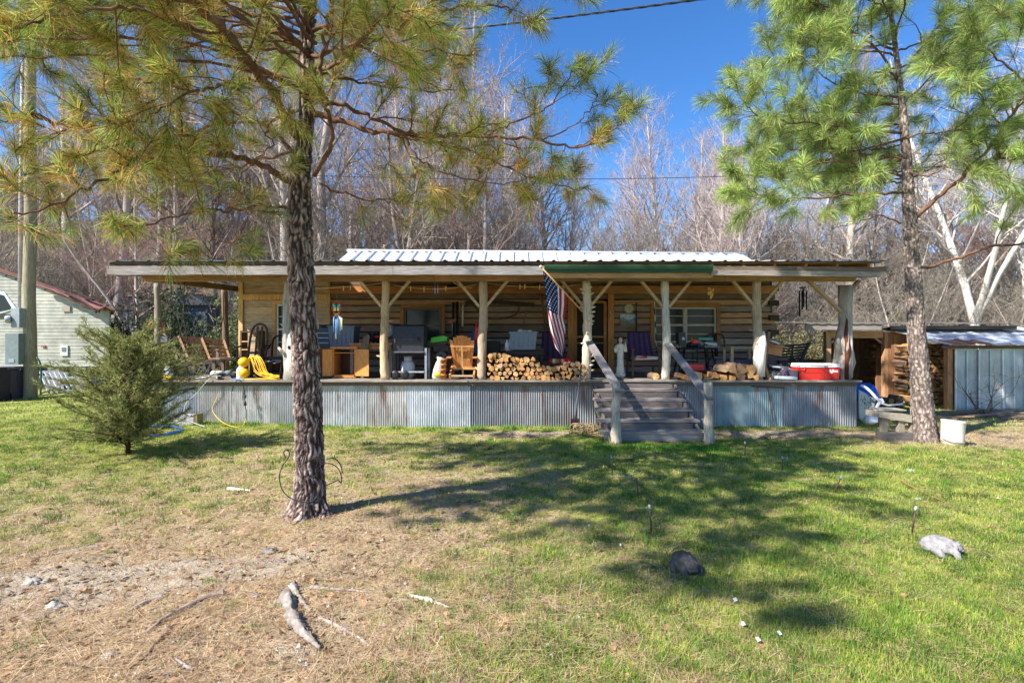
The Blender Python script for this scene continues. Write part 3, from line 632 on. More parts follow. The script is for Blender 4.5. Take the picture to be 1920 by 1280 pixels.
T = np.array([[*p, *d, l] for p, d, l in tr]); n = len(T); d = T[:, 3:6]; sd = np.cross(d, R9.normal(size=(n, 3))); sd /= np.linalg.norm(sd, axis=1, keepdims=True)
bb = T[:, :3]; tip = bb + d * T[:, 6:7]; t = np.stack([bb - sd * .0035, bb + sd * .0035, tip], 1)
c = np.array([[.31, .36, .12]]) * (.45 + 1.1 * R9.rand(n))[:, None]; bw = R9.rand(n) < .28; c[bw] = np.array([[.26, .17, .08]]) * (.6 + .7 * R9.rand(bw.sum()))[:, None]
mb.build('stems', 'bark_far', cd, world=True); np_mesh('foliage', t, c, 'leaves', cd, b3)

# --- bare hardwoods ---
def bare_tree(seed, h, r, lo=.35, nl=20, ang=(30, 60), lean=0., fork=0, spread=.33, tcol=S(176, 166, 154), wcol=S(146, 134, 122), bud=None, twig=1.0, tr=.0095):
    rg = random.Random(seed); tm = MB(tcol); cm = MB(wcol); tw = []
    def trunk(p, d, L_, r0):
        pts, _ = walk(p, d, L_, 10, rg, .045, .03); rr = [1.3 * r0 * (1 - .88 * (i / 10) ** 1.1) for i in range(11)]; rr[0] *= 1.35
        tm.tube(pts, rr, 8, cap=False); return pts, rr
    trunks = [trunk(V((0, 0, -.3)), V((lean, 0, 1)), h, r)]
    for f in range(fork):
        i = rg.choice((1, 2, 3, 4)); p = trunks[0][0][i]; a = rg.uniform(0, 6.28); trunks.append(trunk(p, V((math.cos(a) * .5, math.sin(a) * .5, 1)), h * (.9 - i * .1), r * .62))
    def side(p, ax, L_, rr, lev):
        n = 4 if lev < 3 else 2
        sdv = rdir(rg); sdv = (sdv - ax * sdv.dot(ax)).normalized(); d = (ax * rg.uniform(.5, 1.0) + sdv * .9 + V((0, 0, .25))).normalized()
        pts, dd = walk(p, d, L_, n, rg, .13, .05)
        if lev == 3:
            tw.append((pts[0], pts[-1], rr)); return
        cm.tube(pts, [max(tr * .5, rr * (1 - .7 * q / n)) for q in range(n + 1)], 4 if lev == 1 else 3, cap=False)
        kk = int((7 if lev == 1 else 6) * twig)
        for q in range(kk):
            t = rg.uniform(.2, 1); i = min(n - 1, int(t * n)); side(pts[i].lerp(pts[i + 1], t * n - i), (pts[i + 1] - pts[i]).normalized(), L_ * rg.uniform(.3, .55), rr * .45, lev + 1)
    for pts, rr in trunks:
        nn = nl if pts is trunks[0][0] else int(nl * .6)
        for k in range(nn):
            t = lo + (1 - lo) * (k + rg.random()) / nn; i = min(9, int(t * 10)); p = pts[i].lerp(pts[i + 1], t * 10 - i); a = rg.uniform(0, 6.283); el = R(rg.uniform(*ang))
            L_ = h * spread * (1.15 - t) * rg.uniform(.7, 1.25) + .5
            d = V((math.cos(a) * math.sin(el), math.sin(a) * math.sin(el), math.cos(el))); bp, _ = walk(p, d, L_, 6, rg, .1, .05)
            r0 = max(.018, rr[i] * .42); cm.tube(bp, [max(tr * .8, r0 * (1 - .8 * q / 6)) for q in range(7)], 5, cap=False)
            for q in range(int(8 * twig)):
                t2 = rg.uniform(.2, 1); j = min(5, int(t2 * 6)); side(bp[j].lerp(bp[j + 1], t2 * 6 - j), (bp[j + 1] - bp[j]).normalized(), L_ * rg.uniform(.25, .5), r0 * .4, 1 if L_ > 2.2 else 2)
    # twigs as thin triangles
    A = np.array([[*p, *q] for p, q, _ in tw]); n = len(A); R_ = np.random.RandomState(seed)
    d = A[:, 3:] - A[:, :3]; sd = np.cross(d, R_.normal(size=(n, 3))); sd /= np.linalg.norm(sd, axis=1, keepdims=True) + 1e-9
    T = np.stack([A[:, :3] - sd * tr * .42, A[:, :3] + sd * tr * .42, A[:, 3:]], 1); c = np.tile(np.array([wcol[:3]]), (n, 1)) * (.8 + .5 * R_.rand(n))[:, None]
    if bud:
        sel = R_.rand(n) < .35; c[sel] = np.array([bud[:3]])
    b0 = len(cm.v); vv = T.reshape(-1, 3); cm.v += [tuple(p) for p in vv]
    for i in range(n): cm.f.append((b0 + 3 * i, b0 + 3 * i + 1, b0 + 3 * i + 2)); cm.c.append((*c[i], 1)); cm.sm.append(False)
    e = thing('bare_tree', 'x', 'tree', (0, 0, -200)); tm.build('trunk', 'bark_far', e); cm.build('crown', 'twigs', e)
    return e
GR = S(150, 138, 130); PK = S(150, 95, 95); protos = [
 bare_tree(1, 15, .17, .3, 22, (25, 50), tcol=S(150, 140, 132)), bare_tree(2, 18, .20, .35, 26, (22, 52), spread=.32, tcol=S(160, 150, 142)),
 bare_tree(3, 12, .13, .25, 20, (35, 65), fork=1, tcol=S(150, 138, 128)), bare_tree(4, 16, .16, .35, 22, (25, 55), bud=S(150, 70, 66), wcol=S(154, 136, 126)),
 bare_tree(5, 10, .10, .2, 18, (30, 60), fork=2, wcol=S(146, 136, 124)), bare_tree(6, 20, .21, .35, 30, (20, 50), spread=.30, tcol=S(184, 174, 164), wcol=S(168, 152, 144)),
 bare_tree(7, 13, .14, .3, 18, (40, 70), fork=1, bud=S(165, 80, 70), wcol=S(158, 134, 124)), bare_tree(8, 9, .07, .15, 20, (30, 60), fork=2, tcol=S(144, 132, 122), wcol=S(152, 142, 130))]
protos.append(bare_tree(9, 17, .17, .28, 40, (18, 42), spread=.40, tcol=S(188, 180, 170), wcol=S(176, 160, 154), twig=.85, tr=.011)); protos.append(bare_tree(10, 11, .12, .2, 26, (30, 62), fork=2, spread=.42, tcol=S(140, 130, 120), wcol=S(140, 128, 118), twig=.8, tr=.012))
KIND = ['mid-height bare grey tree with upswept branches', 'tall straight bare tree with narrow crown', 'forked bare tree with dark bark', 'bare tree with reddish twig tips', 'small many-stemmed bare tree', 'very tall pale bare tree with narrow crown', 'spreading forked maple with red buds', 'thin dark multi-stemmed understory tree', 'tall pale bare tree with fanned upswept branches', 'low bare tree with tangled limbs']
def zone(px):
    return 'above the mobile home at the left' if px < 230 else 'behind the open left end of the porch' if px < 480 else 'behind the left half of the cabin roof' if px < 900 else 'behind the middle of the cabin roof' if px < 1180 else 'behind the right half of the cabin roof' if px < 1440 else 'between the porch and the woodshed' if px < 1680 else 'behind the woodshed at the right'
rg = random.Random(31); used = {}
def plant(k, px, Y, s=1., rz=None, label=None, dz=0):
    x = X(px, Y); pr = protos[k]; sc = s * rg.uniform(.94, 1.06); z = G(x, Y) + dz
    lab = label or f'{KIND[k]} {zone(px)}'
    if k in used: o = dup(pr, (x, Y, z), rz if rz is not None else rg.uniform(0, 6.28), (sc, sc, sc), lab)
    else:
        o = pr; used[k] = 1; kids(o); o.location = (x, Y, z); o.rotation_euler = (0, 0, rz or rg.uniform(0, 6.28)); o.scale = (sc,) * 3; o['label'] = lab
    o['group'] = 'bare hardwood trees of the woods behind the cabin'
    return o
plant(8, 1240, 29, .93, label='tall lone pale bare tree rising above the cabin roof right of the middle'); plant(8, 1300, 32, .86); plant(8, 1205, 34, .8); plant(8, 930, 25, .86); plant(8, 800, 24, .9); plant(8, 1380, 34, .72); plant(8, 1075, 31, .72); plant(8, 650, 26, .9)
for px in range(610, 1760, 62): plant(9 if px % 4 else 2, px + rg.uniform(-15, 15), rg.uniform(20.5, 27), rg.uniform(.55, .78))
plant(1, 1345, 33, .8); plant(3, 1330, 36, .75); plant(6, 1420, 33, .7); plant(0, 1120, 34, .74)
plant(1, 632, 19.5, .95, label='straight grey trunk rising just right of the near pine'); plant(2, 780, 20, .95, label='leaning forked tree behind the roof right of the near pine'); plant(0, 850, 23, .9); plant(2, 950, 21, .75); plant(6, 700, 24, .8); plant(5, 905, 27, .95)
plant(1, 203, 21, .9, label='straight grey trunk beside the left corner of the porch roof'); plant(5, 330, 24, .8); plant(3, 430, 25, .8); plant(4, 170, 22, .8)
plant(5, 540, 22, .9); plant(1, 470, 26, 1.0); plant(5, 130, 27, .9); plant(1, 280, 25, .9); plant(5, 760, 28, .95); plant(1, 1010, 27, .8)
for k in range(130):
    px = rg.uniform(-120, 2050); Y = rg.uniform(19, 46)
    kk = rg.choice((0, 8, 1, 2, 3, 4, 9, 6, 9, 7, 5)); s = rg.uniform(.6, .95)
    # the trees stay lower over the middle, where the photograph shows sky
    if px < 700: s *= .88
    if 980 < px < 1500: s *= .62 if px > 1350 or px < 1180 else .7
    elif px > 1500: s *= .85
    if 980 < px < 1500 and kk in (1, 5): kk = 4
    plant(kk, px, Y, s)
for k in range(46):   # low understory saplings close behind
    px = rg.uniform(60, 2000); Y = rg.uniform(17.5, 26)
    if 620 < px < 1420: Y = rg.uniform(20, 27)
    plant(rg.choice((7, 7, 4)), px, Y, rg.uniform(.35, .6))
# white sycamores on the right
sy = bare_tree(40, 14, .13, .3, 24, (30, 65), lean=-.12, fork=2, tcol=S(222, 216, 208), wcol=S(190, 180, 172)); sy['label'] = 'leaning white sycamore with several stems behind the woodshed'; sy.name = 'sycamore'; sy.location = (X(1860, 19), 19, G(X(1860, 19), 19)); kids(sy)
sy2 = dup(sy, (X(1893, 21), 21, G(X(1893, 21), 21)), 2.1, .95, 'upright white sycamore trunk near the right edge of the woods'); sy3 = dup(sy, (X(1475, 23), 23, G(X(1475, 23), 23)), 4, .8, 'pale thick-trunked sycamore just right of the cabin corner')
for q in (sy, sy2, sy3): q['group'] = 'white sycamores at the edge of the woods'
sy4 = dup(sy, (X(1590, 26), 26, G(X(1590, 26), 26)), 5.2, .7, 'pale sycamore in the gap above the small shed roof'); sy4['group'] = 'white sycamores at the edge of the woods'
# far wood: one mass
rg = random.Random(77); R7 = np.random.RandomState(77); tm = []; tc_ = []
seg = []
for k in range(480):
    Y = rg.uniform(46, 110); px = rg.uniform(-250, 2200); x = X(px, Y); z0 = G(x, Y); h = rg.uniform(8, 14) * (.85 if px < 700 else .72); w0 = rg.uniform(.06, .14)
    if 1000 < px < 1500: h *= .8
    a = V((x, Y, z0 - .5)); b_ = a + V((rg.gauss(0, .5), rg.gauss(0, .5), h)); red = rg.random() < .25
    seg.append((*a, *b_, w0, .012, 0 if not red else 1))
    for q in range(20):
        t = rg.uniform(.25, 1); p = a.lerp(b_, t); d = V((rg.gauss(0, 1), rg.gauss(0, 1), 1.3)).normalized() * h * .3 * (1.2 - t); e = p + d; seg.append((*p, *e, w0 * .35, .012, 0 if not red else 1))
        for u in range(7):
            t2 = rg.uniform(.2, 1); p2 = p.lerp(e, t2); e2 = p2 + (d * .35 + rdir(rg, .1 * h)) * .5; seg.append((*p2, *e2, .022, .012, 2 if red and u < 4 else 0))
Sg = np.array(seg); n = len(Sg); d = Sg[:, 3:6] - Sg[:, :3]; sd = np.cross(d, np.array([[0, 1., 0]]) + R7.normal(size=(n, 3)) * .3); sd /= np.linalg.norm(sd, axis=1, keepdims=True) + 1e-9
t = np.stack([Sg[:, :3] - sd * Sg[:, 6:7], Sg[:, :3] + sd * Sg[:, 6:7], Sg[:, 3:6] + sd * Sg[:, 7:8], Sg[:, 3:6] - sd * Sg[:, 7:8]], 1)
pal = np.array([[.24, .195, .145], [.23, .165, .12], [.32, .14, .10]]); c = pal[Sg[:, 8].astype(int)] * (.6 + .7 * R7.rand(n))[:, None]
o = np_mesh('far_wood', t, c, 'twigs', k=4); tag(o, 'grey-purple mass of distant bare woods on the hillside', 'woods', kind='stuff')
# brush
seg = []
for k in range(2600):
    Y = rg.uniform(18, 40); px = rg.uniform(-100, 2050); x = X(px, Y); z0 = G(x, Y); h = rg.uniform(.6, 3.2); p = V((x, Y, z0 - .1)); c_ = rg.choice((0, 0, 0, 1)) if px < 1440 else rg.choice((0, 2, 2, 0))
    for u in range(4):
        e = p + V((rg.gauss(0, .25), rg.gauss(0, .25), 1)) * h * rg.uniform(.6, 1); seg.append((*p, *e, .012, .004, c_))
        for w_ in range(6):
            q = p.lerp(e, rg.uniform(.3, 1)); e2 = q + V((rg.gauss(0, .3), rg.gauss(0, .3), .3)) * h * .35; seg.append((*q, *e2, .007, .003, c_))
Sg = np.array(seg); n = len(Sg); d = Sg[:, 3:6] - Sg[:, :3]; sd = np.cross(d, np.array([[0, 1., 0]]) + R7.normal(size=(n, 3)) * .3); sd /= np.linalg.norm(sd, axis=1, keepdims=True) + 1e-9
t = np.stack([Sg[:, :3] - sd * Sg[:, 6:7], Sg[:, :3] + sd * Sg[:, 6:7], Sg[:, 3:6]], 1)
pal = np.array([[.38, .33, .29], [.46, .40, .36], [.36, .33, .18]]); o = np_mesh('brush', t, pal[Sg[:, 8].astype(int)] * (.5 + .8 * R7.rand(n))[:, None], 'twigs'); tag(o, 'tangle of bare brush and saplings at the edge of the woods', 'brush', kind='stuff')
# evergreen bushes (leaf clumps)
def bush(name, label, px, Y, w, h, colr, seed, z0=None, n=9000, ls=.05):
    r_ = np.random.RandomState(seed); x = X(px, Y); z = G(x, Y) if z0 is None else z0; e = thing(name, label, 'bush', (x, Y, z))
    st = MB(S(100, 84, 70)); rg_ = random.Random(seed); cl = []
    for k in range(26):
        a = rg_.uniform(0, 6.28); p, _ = walk(V((0, 0, 0)), V((math.cos(a) * .5 * w / h, math.sin(a) * .5 * w / h, 1)), h * rg_.uniform(.5, 1), 5, rg_, .14); st.tube(p, [.02, .015, .012, .009, .006, .004], 3, cap=False)
        for q in p[1:]: cl.append((*q, rg_.uniform(.08, .22) * w * .7))
    st.build('stems', 'bark_far', e); C = np.array(cl)[r_.randint(0, len(cl), n)]; c0 = C[:, :3] + r_.normal(size=(n, 3)) * C[:, 3:4] * .55; c0[:, 2] = np.abs(c0[:, 2])
    d = r_.normal(size=(n, 3)); d /= np.linalg.norm(d, axis=1, keepdims=True); q = np.cross(d, r_.normal(size=(n, 3))); q /= np.linalg.norm(q, axis=1, keepdims=True)
    s = ls * (.5 + r_.rand(n))[:, None]; t = np.stack([c0 - d * s, c0 + q * s * .45, c0 + d * s, c0 - q * s * .45], 1)
    np_mesh('foliage', t, np.array([colr]) * (.5 + .9 * r_.rand(n))[:, None], 'leaves', e, k=4); return e
bush('evergreen_bush', 'dark green bush in the woods above the mobile home roof', 30, 24, 3.4, 4.2, (.05, .075, .03), 1)
bush('evergreen_bush', 'dark green holly behind the left porch post', 330, 20, 3.0, 4.4, (.05, .08, .035), 2)
bush('evergreen_bush', 'dark green thicket left of the plank wall of the cabin', 250, 19, 2.6, 3.2, (.06, .08, .04), 3)
bush('evergreen_bush', 'pale green bush between the swing and the plank wall', 440, 19, 1.5, 3.4, (.20, .24, .11), 4)
bush('evergreen_bush', 'olive bush behind the slatted porch bench', 1500, 19, 2.2, 2.6, (.24, .23, .11), 5, ls=.035, n=14000)
bush('evergreen_bush', 'olive bush above the roof of the open shed', 1570, 21, 3, 3.2, (.19, .19, .09), 6, ls=.04, n=12000)
bush('evergreen_bush', 'bright green shrub in the woods left of the bent pine', 1680, 22, 1.6, 3.8, (.11, .17, .04), 7)
bush('evergreen_bush', 'dark cedar in the woods behind the left half of the roof', 660, 23, 2.4, 4.6, (.06, .075, .035), 8)
bush('evergreen_bush', 'dark cedar low on the hillside at the far left', 110, 27, 3, 5.2, (.05, .07, .03), 9)
bush('evergreen_bush', 'dark evergreen on the hillside between the pole and the porch roof', 170, 30, 4, 6.5, (.045, .065, .03), 10)
bush('evergreen_bush', 'dark evergreen glimpsed just left of the near pine trunk', 500, 26, 3, 5.5, (.05, .07, .03), 12)
# ---------------- cabin ----------------
OLD = S(150, 138, 124); WARM = S(168, 124, 84); GREY = S(150, 146, 142); HONEY = S(200, 158, 104); BROWN = S(118, 88, 62); DARK = S(60, 50, 44)
def jit(c, a=.12, rg=rnd):
    k = 1 + rg.uniform(-a, a); h = rg.uniform(-a, a) * .35
    return (c[0] * k * (1 + h), c[1] * k, c[2] * k * (1 - h), 1)
DZ = .95; YF = 10.4; YW = 13.1; YE = 9.9; YP = 10.62
cabin = thing('log_cabin', 'weathered log and plank cabin with long covered front porch and white metal roof', 'cabin', (0, YW, 0))
def B(mb, name, mat, par=None, **k): return mb.build(name, mat, par or cabin, world=True, **k)
rg = random.Random(3)
# log wall with openings
XL, XR = -4.64, 6.73
opens = [(1.53, 2.48, .95, 2.86), (3.55, 5.27, 1.68, 2.66), (-2.80, -1.76, 1.68, 2.64)]
mb = MB(); ch = MB(S(150, 135, 118)); z = DZ; row = 0
while z < 3.55:
    h = rg.uniform(.15, .205); zc = z + h / 2; segs = [(XL, XR)]
    for (a, b, c, d) in opens:
        if zc > c and zc < d:
            ns_ = []
            for s0, s1 in segs:
                if b <= s0 or a >= s1: ns_.append((s0, s1)); continue
                if a > s0: ns_.append((s0, a))
                if b < s1: ns_.append((b, s1))
            segs = ns_
    base = [S(152, 124, 102), S(144, 130, 118), S(166, 132, 102), S(122, 104, 92), S(158, 148, 138)][rg.randrange(5)]
    for s0, s1 in segs:
        x = s0
        while x < s1 - .02:
            L_ = rg.uniform(1.4, 4.2); x1 = min(s1, x + L_)
            if s1 - x1 < .5: x1 = s1
            ext = .0
            if x1 >= XR - .01: ext = rg.choice((0., .05, -.12)) if row % 2 else .06
            ya = rg.uniform(-.018, .018); g = rg.uniform(.003, .008)
            # hewn face: a few verts along so that the edges waver
            n = max(2, int((x1 - x) / .35)); vs = []; fs = []
            for k in range(n + 1):
                xx = x + (x1 + ext - x) * k / n; e0 = rg.uniform(0, .012); e1 = rg.uniform(0, .012)
                vs += [(xx, YW + ya + .02, z + e0), (xx, YW + ya + rg.uniform(-.006, .006) - .01, z + .012 + e0), (xx, YW + ya + rg.uniform(-.006, .006) - .01, z + h - g - .01 - e1), (xx, YW + ya + .02, z + h - g - e1), (xx, YW + .14, z + h - g), (xx, YW + .14, z)]
            for k in range(n):
                for q in range(6): fs.append((k * 6 + q, (k + 1) * 6 + q, (k + 1) * 6 + (q + 1) % 6, k * 6 + (q + 1) % 6))
            fs.append((5, 4, 3, 2, 1, 0)); fs.append(tuple(n * 6 + q for q in range(6)))
            mb.add(vs, fs, jit(base, .2, rg)); x = x1
    z += h; row += 1
B(mb, 'log_wall', 'wood_x')
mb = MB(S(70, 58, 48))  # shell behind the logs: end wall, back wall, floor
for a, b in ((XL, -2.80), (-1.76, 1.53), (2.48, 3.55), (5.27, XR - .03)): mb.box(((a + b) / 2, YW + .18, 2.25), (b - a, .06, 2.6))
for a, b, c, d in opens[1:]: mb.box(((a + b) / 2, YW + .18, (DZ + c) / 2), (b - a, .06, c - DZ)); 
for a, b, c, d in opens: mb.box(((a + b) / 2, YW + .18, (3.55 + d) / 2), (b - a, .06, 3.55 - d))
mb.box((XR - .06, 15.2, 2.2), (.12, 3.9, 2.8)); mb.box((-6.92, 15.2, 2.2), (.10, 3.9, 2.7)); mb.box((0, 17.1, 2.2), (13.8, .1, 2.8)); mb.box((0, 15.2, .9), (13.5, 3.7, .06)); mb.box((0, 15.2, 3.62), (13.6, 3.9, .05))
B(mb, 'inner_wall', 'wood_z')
mb = MB(); z = DZ   # corner log ends (notches)
for k in range(14):
    mb = MB()
    if k % 2: mb.box((XR - .06, YW - .045, z + .09), (.24, .10, .13), jit(S(70, 56, 46), .2, rg)); B(mb, 'corner_notch', 'wood_x')
    z += .186

# plank annex wall
mb = MB(); z = DZ; k = 0
while z < 3.3:
    h = .185
    for a, b in ((-6.86, -6.08), (-5.3, -4.72)) if 1.35 < z + h / 2 < 2.72 else ((-6.86, -4.72),):
        mb.box(((a + b) / 2, YW + .02 + rg.uniform(-.004, .004), z + h / 2), (b - a, .035, h - .006), jit(S(188, 164, 136), .16, rg))
    z += h; k += 1
mb.box((-5.79, YW + .08, 2.1), (2.2, .02, 2.6), S(90, 70, 52))
B(mb, 'plank_wall', 'wood_x')
mb = MB(S(214, 176, 120))
mb.box((-6.92, YW - .01, 2.1), (.11, .09, 2.35)); mb.box((-4.67, YW - .02, 2.2), (.07, .08, 2.5), S(196, 160, 110)); mb.box((-5.8, YW - .02, 2.87), (2.2, .06, .14), S(210, 165, 105))
B(mb, 'corner_board', 'wood_z')
def window(name, x0, x1, z0, z1, fr=S(172, 166, 156), trim=S(150, 105, 62), cols=1, rows=4, tr=.09, head=True):
    f = MB(fr); y = YW - .005; w = .045
    t = MB(trim)
    t.box(((x0 + x1) / 2, YW - .045, z1 + tr / 2), (x1 - x0 + 2 * tr, .05, tr)); t.box((x0 - tr / 2, YW - .04, (z0 + z1) / 2), (tr, .045, z1 - z0)); t.box((x1 + tr / 2, YW - .04, (z0 + z1) / 2), (tr, .045, z1 - z0)); t.box(((x0 + x1) / 2, YW - .05, z0 - .03), (x1 - x0 + 2 * tr, .08, .06))
    wo_ = B(t, name, 'wood_x')
    n = cols; cw = (x1 - x0) / n
    for i in range(n):
        a = x0 + i * cw + .01; b = a + cw - .02
        f.box((a + w / 2, y, (z0 + z1) / 2), (w, .06, z1 - z0 - .01)); f.box((b - w / 2, y, (z0 + z1) / 2), (w, .06, z1 - z0 - .01))
        for j, zz in enumerate([z0 + .03, z1 - .03, (z0 + z1) / 2]): f.box(((a + b) / 2, y - .004, zz), (b - a - 2 * w, .05, .05))
        for j in range(1, rows):
            if abs(j / rows - .5) < .01: continue
            f.box(((a + b) / 2, y + .004, z0 + (z1 - z0) * j / rows), (b - a - 2 * w, .022, .02))
        if i: f.box((x0 + i * cw, y - .01, (z0 + z1) / 2), (.06, .07, z1 - z0 - .01))
    fo = B(f, 'window_frame', 'paint', wo_)
    g = MB(); g.box(((x0 + x1) / 2, YW + .035, (z0 + z1) / 2), (x1 - x0 - .02, .008, z1 - z0 - .02)); B(g, 'window_glass', 'glass', wo_)
    return wo_
w1 = window('window', -2.76, -1.80, 1.70, 2.60, rows=2, fr=S(96, 92, 84)); w1['label'] = 'dark single window in wooden trim behind the smoker'
w2 = window('window', 3.62, 5.22, 1.70, 2.62, cols=2); w2['label'] = 'paired sash windows with grey frames behind the work table'
w3 = window('window', -6.02, -5.36, 1.40, 2.70, rows=4, fr=S(214, 214, 210), trim=S(205, 160, 104)); w3['label'] = 'tall white sash window in the plank wall'
# curtains just inside
mb = MB(S(150, 146, 140))
for x0, x1 in ((3.66, 3.95), (4.95, 5.2), (-2.0, -1.82)): mb.grid(lambda u, v, x0=x0, x1=x1: (x0 + (x1 - x0) * u, YW + .10 + .02 * math.sin(u * 18), 1.72 + .9 * v), 14, 2)
B(mb, 'curtain', 'fabric')
# door
d0 = MB(S(176, 124, 72)); dx0, dx1, dz1 = 1.58, 2.42, 2.80
for xx in (1.50, 2.52): d0.box((xx, YW - .05, (DZ + 2.95) / 2), (.15, .06, 2.95 - DZ), jit(S(186, 128, 72), .1, rg))
d0.box((2.0, YW - .055, 3.02), (1.25, .06, .14), S(165, 112, 66)); do = B(d0, 'door', 'wood_z')
f = MB(S(170, 116, 66)); f.box((dx0 + .04, YW - .02, 1.86), (.075, .04, 1.8)); f.box((dx1 - .04, YW - .02, 1.86), (.075, .04, 1.8))
for zz, hh in ((1.0, .10), (1.86, .045), (1.70, .03), (2.75, .07)): f.box((2.0, YW - .022, zz), (dx1 - dx0 - .15, .036, hh))
B(f, 'screen_frame', 'wood_z', do)
f = MB((.035, .03, .026, 1)); f.box((2.0, YW + .02, 1.86), (dx1 - dx0 - .1, .02, 1.78)); B(f, 'screen', 'fabric', do)
f = MB(S(190, 186, 170)); f.lathe([(0, 0), (.02, .005), (.022, .02), (0, .03)], (2.36, YW - .075, 1.93), 10, rot=(R(90), 0, 0)); f.tube([(2.36, YW - .07, 2.0), (2.36, YW - .10, 1.98), (2.36, YW - .10, 1.88), (2.36, YW - .07, 1.86)], .006, 6); B(f, 'handle', 'metal_dark', do)
f = MB(S(205, 205, 210)); f.tube([(2.50, YW - .09, 2.52), (2.50, YW - .11, 2.46), (2.52, YW - .09, 2.42)], .008, 6); B(f, 'latch', 'metal_dark', do)
mb = MB(S(150, 110, 72)); mb.prism([(1.36, YW - .08, 2.86), (1.62, YW - .08, 3.06), (1.62, YW - .08, 3.0), (1.42, YW - .08, 2.84)], (0, .03, 0)); B(mb, 'trim_board', 'wood_x')
# beam over the wall
mb = MB()
for x0, x1 in ((-4.6, -1.4), (-1.4, 2.2), (2.2, 6.7)): mb.box(((x0 + x1) / 2, YW - .09, 3.05), (x1 - x0 - .01, .14, .20), jit(S(176, 122, 74), .12, rg))
B(mb, 'wall_beam', 'wood_x')
# roofs
def ribbed(name, x0, x1, y0, z0, y1, z1, mat, col, pitch=.3, par=None, rh=.028, label=None, slantL=0, slantR=0, under=None, zl=0., zr=0.):
    mb = MB(col); n = int((x1 - x0) / pitch); xs = []
    for k in range(n):
        a = x0 + k * pitch; xs += [(a, 0), (a + pitch - .085, 0), (a + pitch - .062, rh), (a + pitch - .025, rh)]
    xs.append((x1, 0)); m_ = len(xs); vs = []
    S_ = 6
    for j in range(S_ + 1):
        t = j / S_
        for x, h in xs:
            u = (x - x0) / (x1 - x0); xx = x + t * (slantL * (1 - u) + slantR * u) + 0.; zz = z0 + (z1 - z0) * t + zl * (1 - u) + zr * u
            vs.append((xx, y0 + (y1 - y0) * t, zz + h))
    fs = [(j * m_ + i, j * m_ + i + 1, (j + 1) * m_ + i + 1, (j + 1) * m_ + i) for j in range(S_) for i in range(m_ - 1)]
    mb.add(vs, fs, col); o = B(mb, name, mat, par, solid=.0025)
    if label: o['label'] = label
    return o
WH = S(206, 210, 216)
ribbed('porch_roof', -7.85, 7.25, YE - .05, 3.285, 12.62, 3.56, 'galv_roof', S(176, 180, 184), label='low grey ribbed tin porch roof')
ribbed('roof', -4.26, 6.03, 12.3, 3.57, 14.05, 4.16, 'paint', WH, slantL=-.22, slantR=.33, label='bright white ribbed metal main roof', zl=.03, zr=-.05, rh=.055, pitch=.36)
mb = MB(WH); mb.add([(-4.5, 14.03, 4.20), (6.4, 14.03, 4.12), (6.4, 17.3, 3.2), (-4.5, 17.3, 3.28)], [(0, 1, 2, 3)]); mb.add([(-7.85, 12.6, 3.55), (-4.4, 12.6, 3.55), (-4.4, 17.3, 3.3), (-7.85, 17.3, 3.3)], [(0, 1, 2, 3)], S(170, 172, 174)); mb.add([(6.2, 12.6, 3.53), (7.25, 12.6, 3.53), (7.25, 17.3, 3.3), (6.2, 17.3, 3.3)], [(0, 1, 2, 3)], S(170, 172, 174)); B(mb, 'rear_roof', 'paint', solid=.01)
mb = MB(WH); mb.tube([(-4.52, 14.05, 4.225), (6.42, 14.05, 4.135)], .045, 8)
for k in range(28): mb.box((-4.3 + k * .39, 13.98, 4.21 - k * .0032), (.05, .10, .018), S(120, 120, 122))
B(mb, 'ridge_cap', 'paint')
mb = MB(S(56, 52, 50)); mb.tube([(1.28, 15.0, 3.8), (1.28, 15.0, 4.36)], .075, 12); mb.lathe([(.11, 0), (.115, .05), (.02, .11), (0, .12)], (1.28, 15.0, 4.36), 12); B(mb, 'stove_pipe', 'metal_dark')
# low decking under the tin and rafters
mb = MB(); x = -7.8
while x < 7.15: mb.box((x + .29, 11.25, 3.245 + .0), (.0, 0, 0)) if False else None; x += .3
y = YE + .12
while y < 12.6:
    t = (y - YE + .05) / 2.77; zz = 3.285 + .275 * t - .022
    for a, b in ((-7.8, -3.2), (-3.2, 1.8), (1.8, 7.2)): mb.box(((a + b) / 2, y, zz), (b - a - .01, .15, .02), jit(S(150, 118, 84), .2, rg), rot=(math.atan(.275 / 2.77), 0, 0))
    y += .19
B(mb, 'roof_decking', 'wood_x')
mb = MB(); x = -7.7
while x < 7.2: mb.beam((x, YE + .06, 3.185), (x, 13.0, 3.185 + .275 * 3.05 / 2.77), .05, .13, jit(S(146, 108, 72), .18, rg)); x += .61
B(mb, 'rafter', 'wood_y')
# fascia
mb = MB()
xs = [-7.80, -5.2, -2.3, .63]
for a, b in zip(xs, xs[1:]):
    n = 9; c = jit(S(142, 136, 132) if a < -2 else S(108, 98, 92), .1, rg)  # the darker tone puts the near pine's shade into the board colour
    vs = []
    for k in range(n + 1):
        xx = a + (b - a - .006) * k / n; dz = rg.uniform(-.006, .006)
        vs += [(xx, YE, 3.03 + dz), (xx, YE, 3.205 + dz), (xx, YE + .035, 3.205 + dz), (xx, YE + .035, 3.03 + dz)]
    mb.add(vs, [(4 * k + q, 4 * k + 4 + q, 4 * k + 4 + (q + 1) % 4, 4 * k + (q + 1) % 4) for k in range(n) for q in range(4)] + [(3, 2, 1, 0), (4 * n, 4 * n + 1, 4 * n + 2, 4 * n + 3)], c)
mb.beam((3.84, YE - .01, 3.07), (7.24, YE - .01, 3.03), .03, .10, S(150, 140, 134)); mb.beam((3.84, YE + .02, 3.16), (7.24, YE + .02, 3.12), .03, .10, S(120, 104, 92))
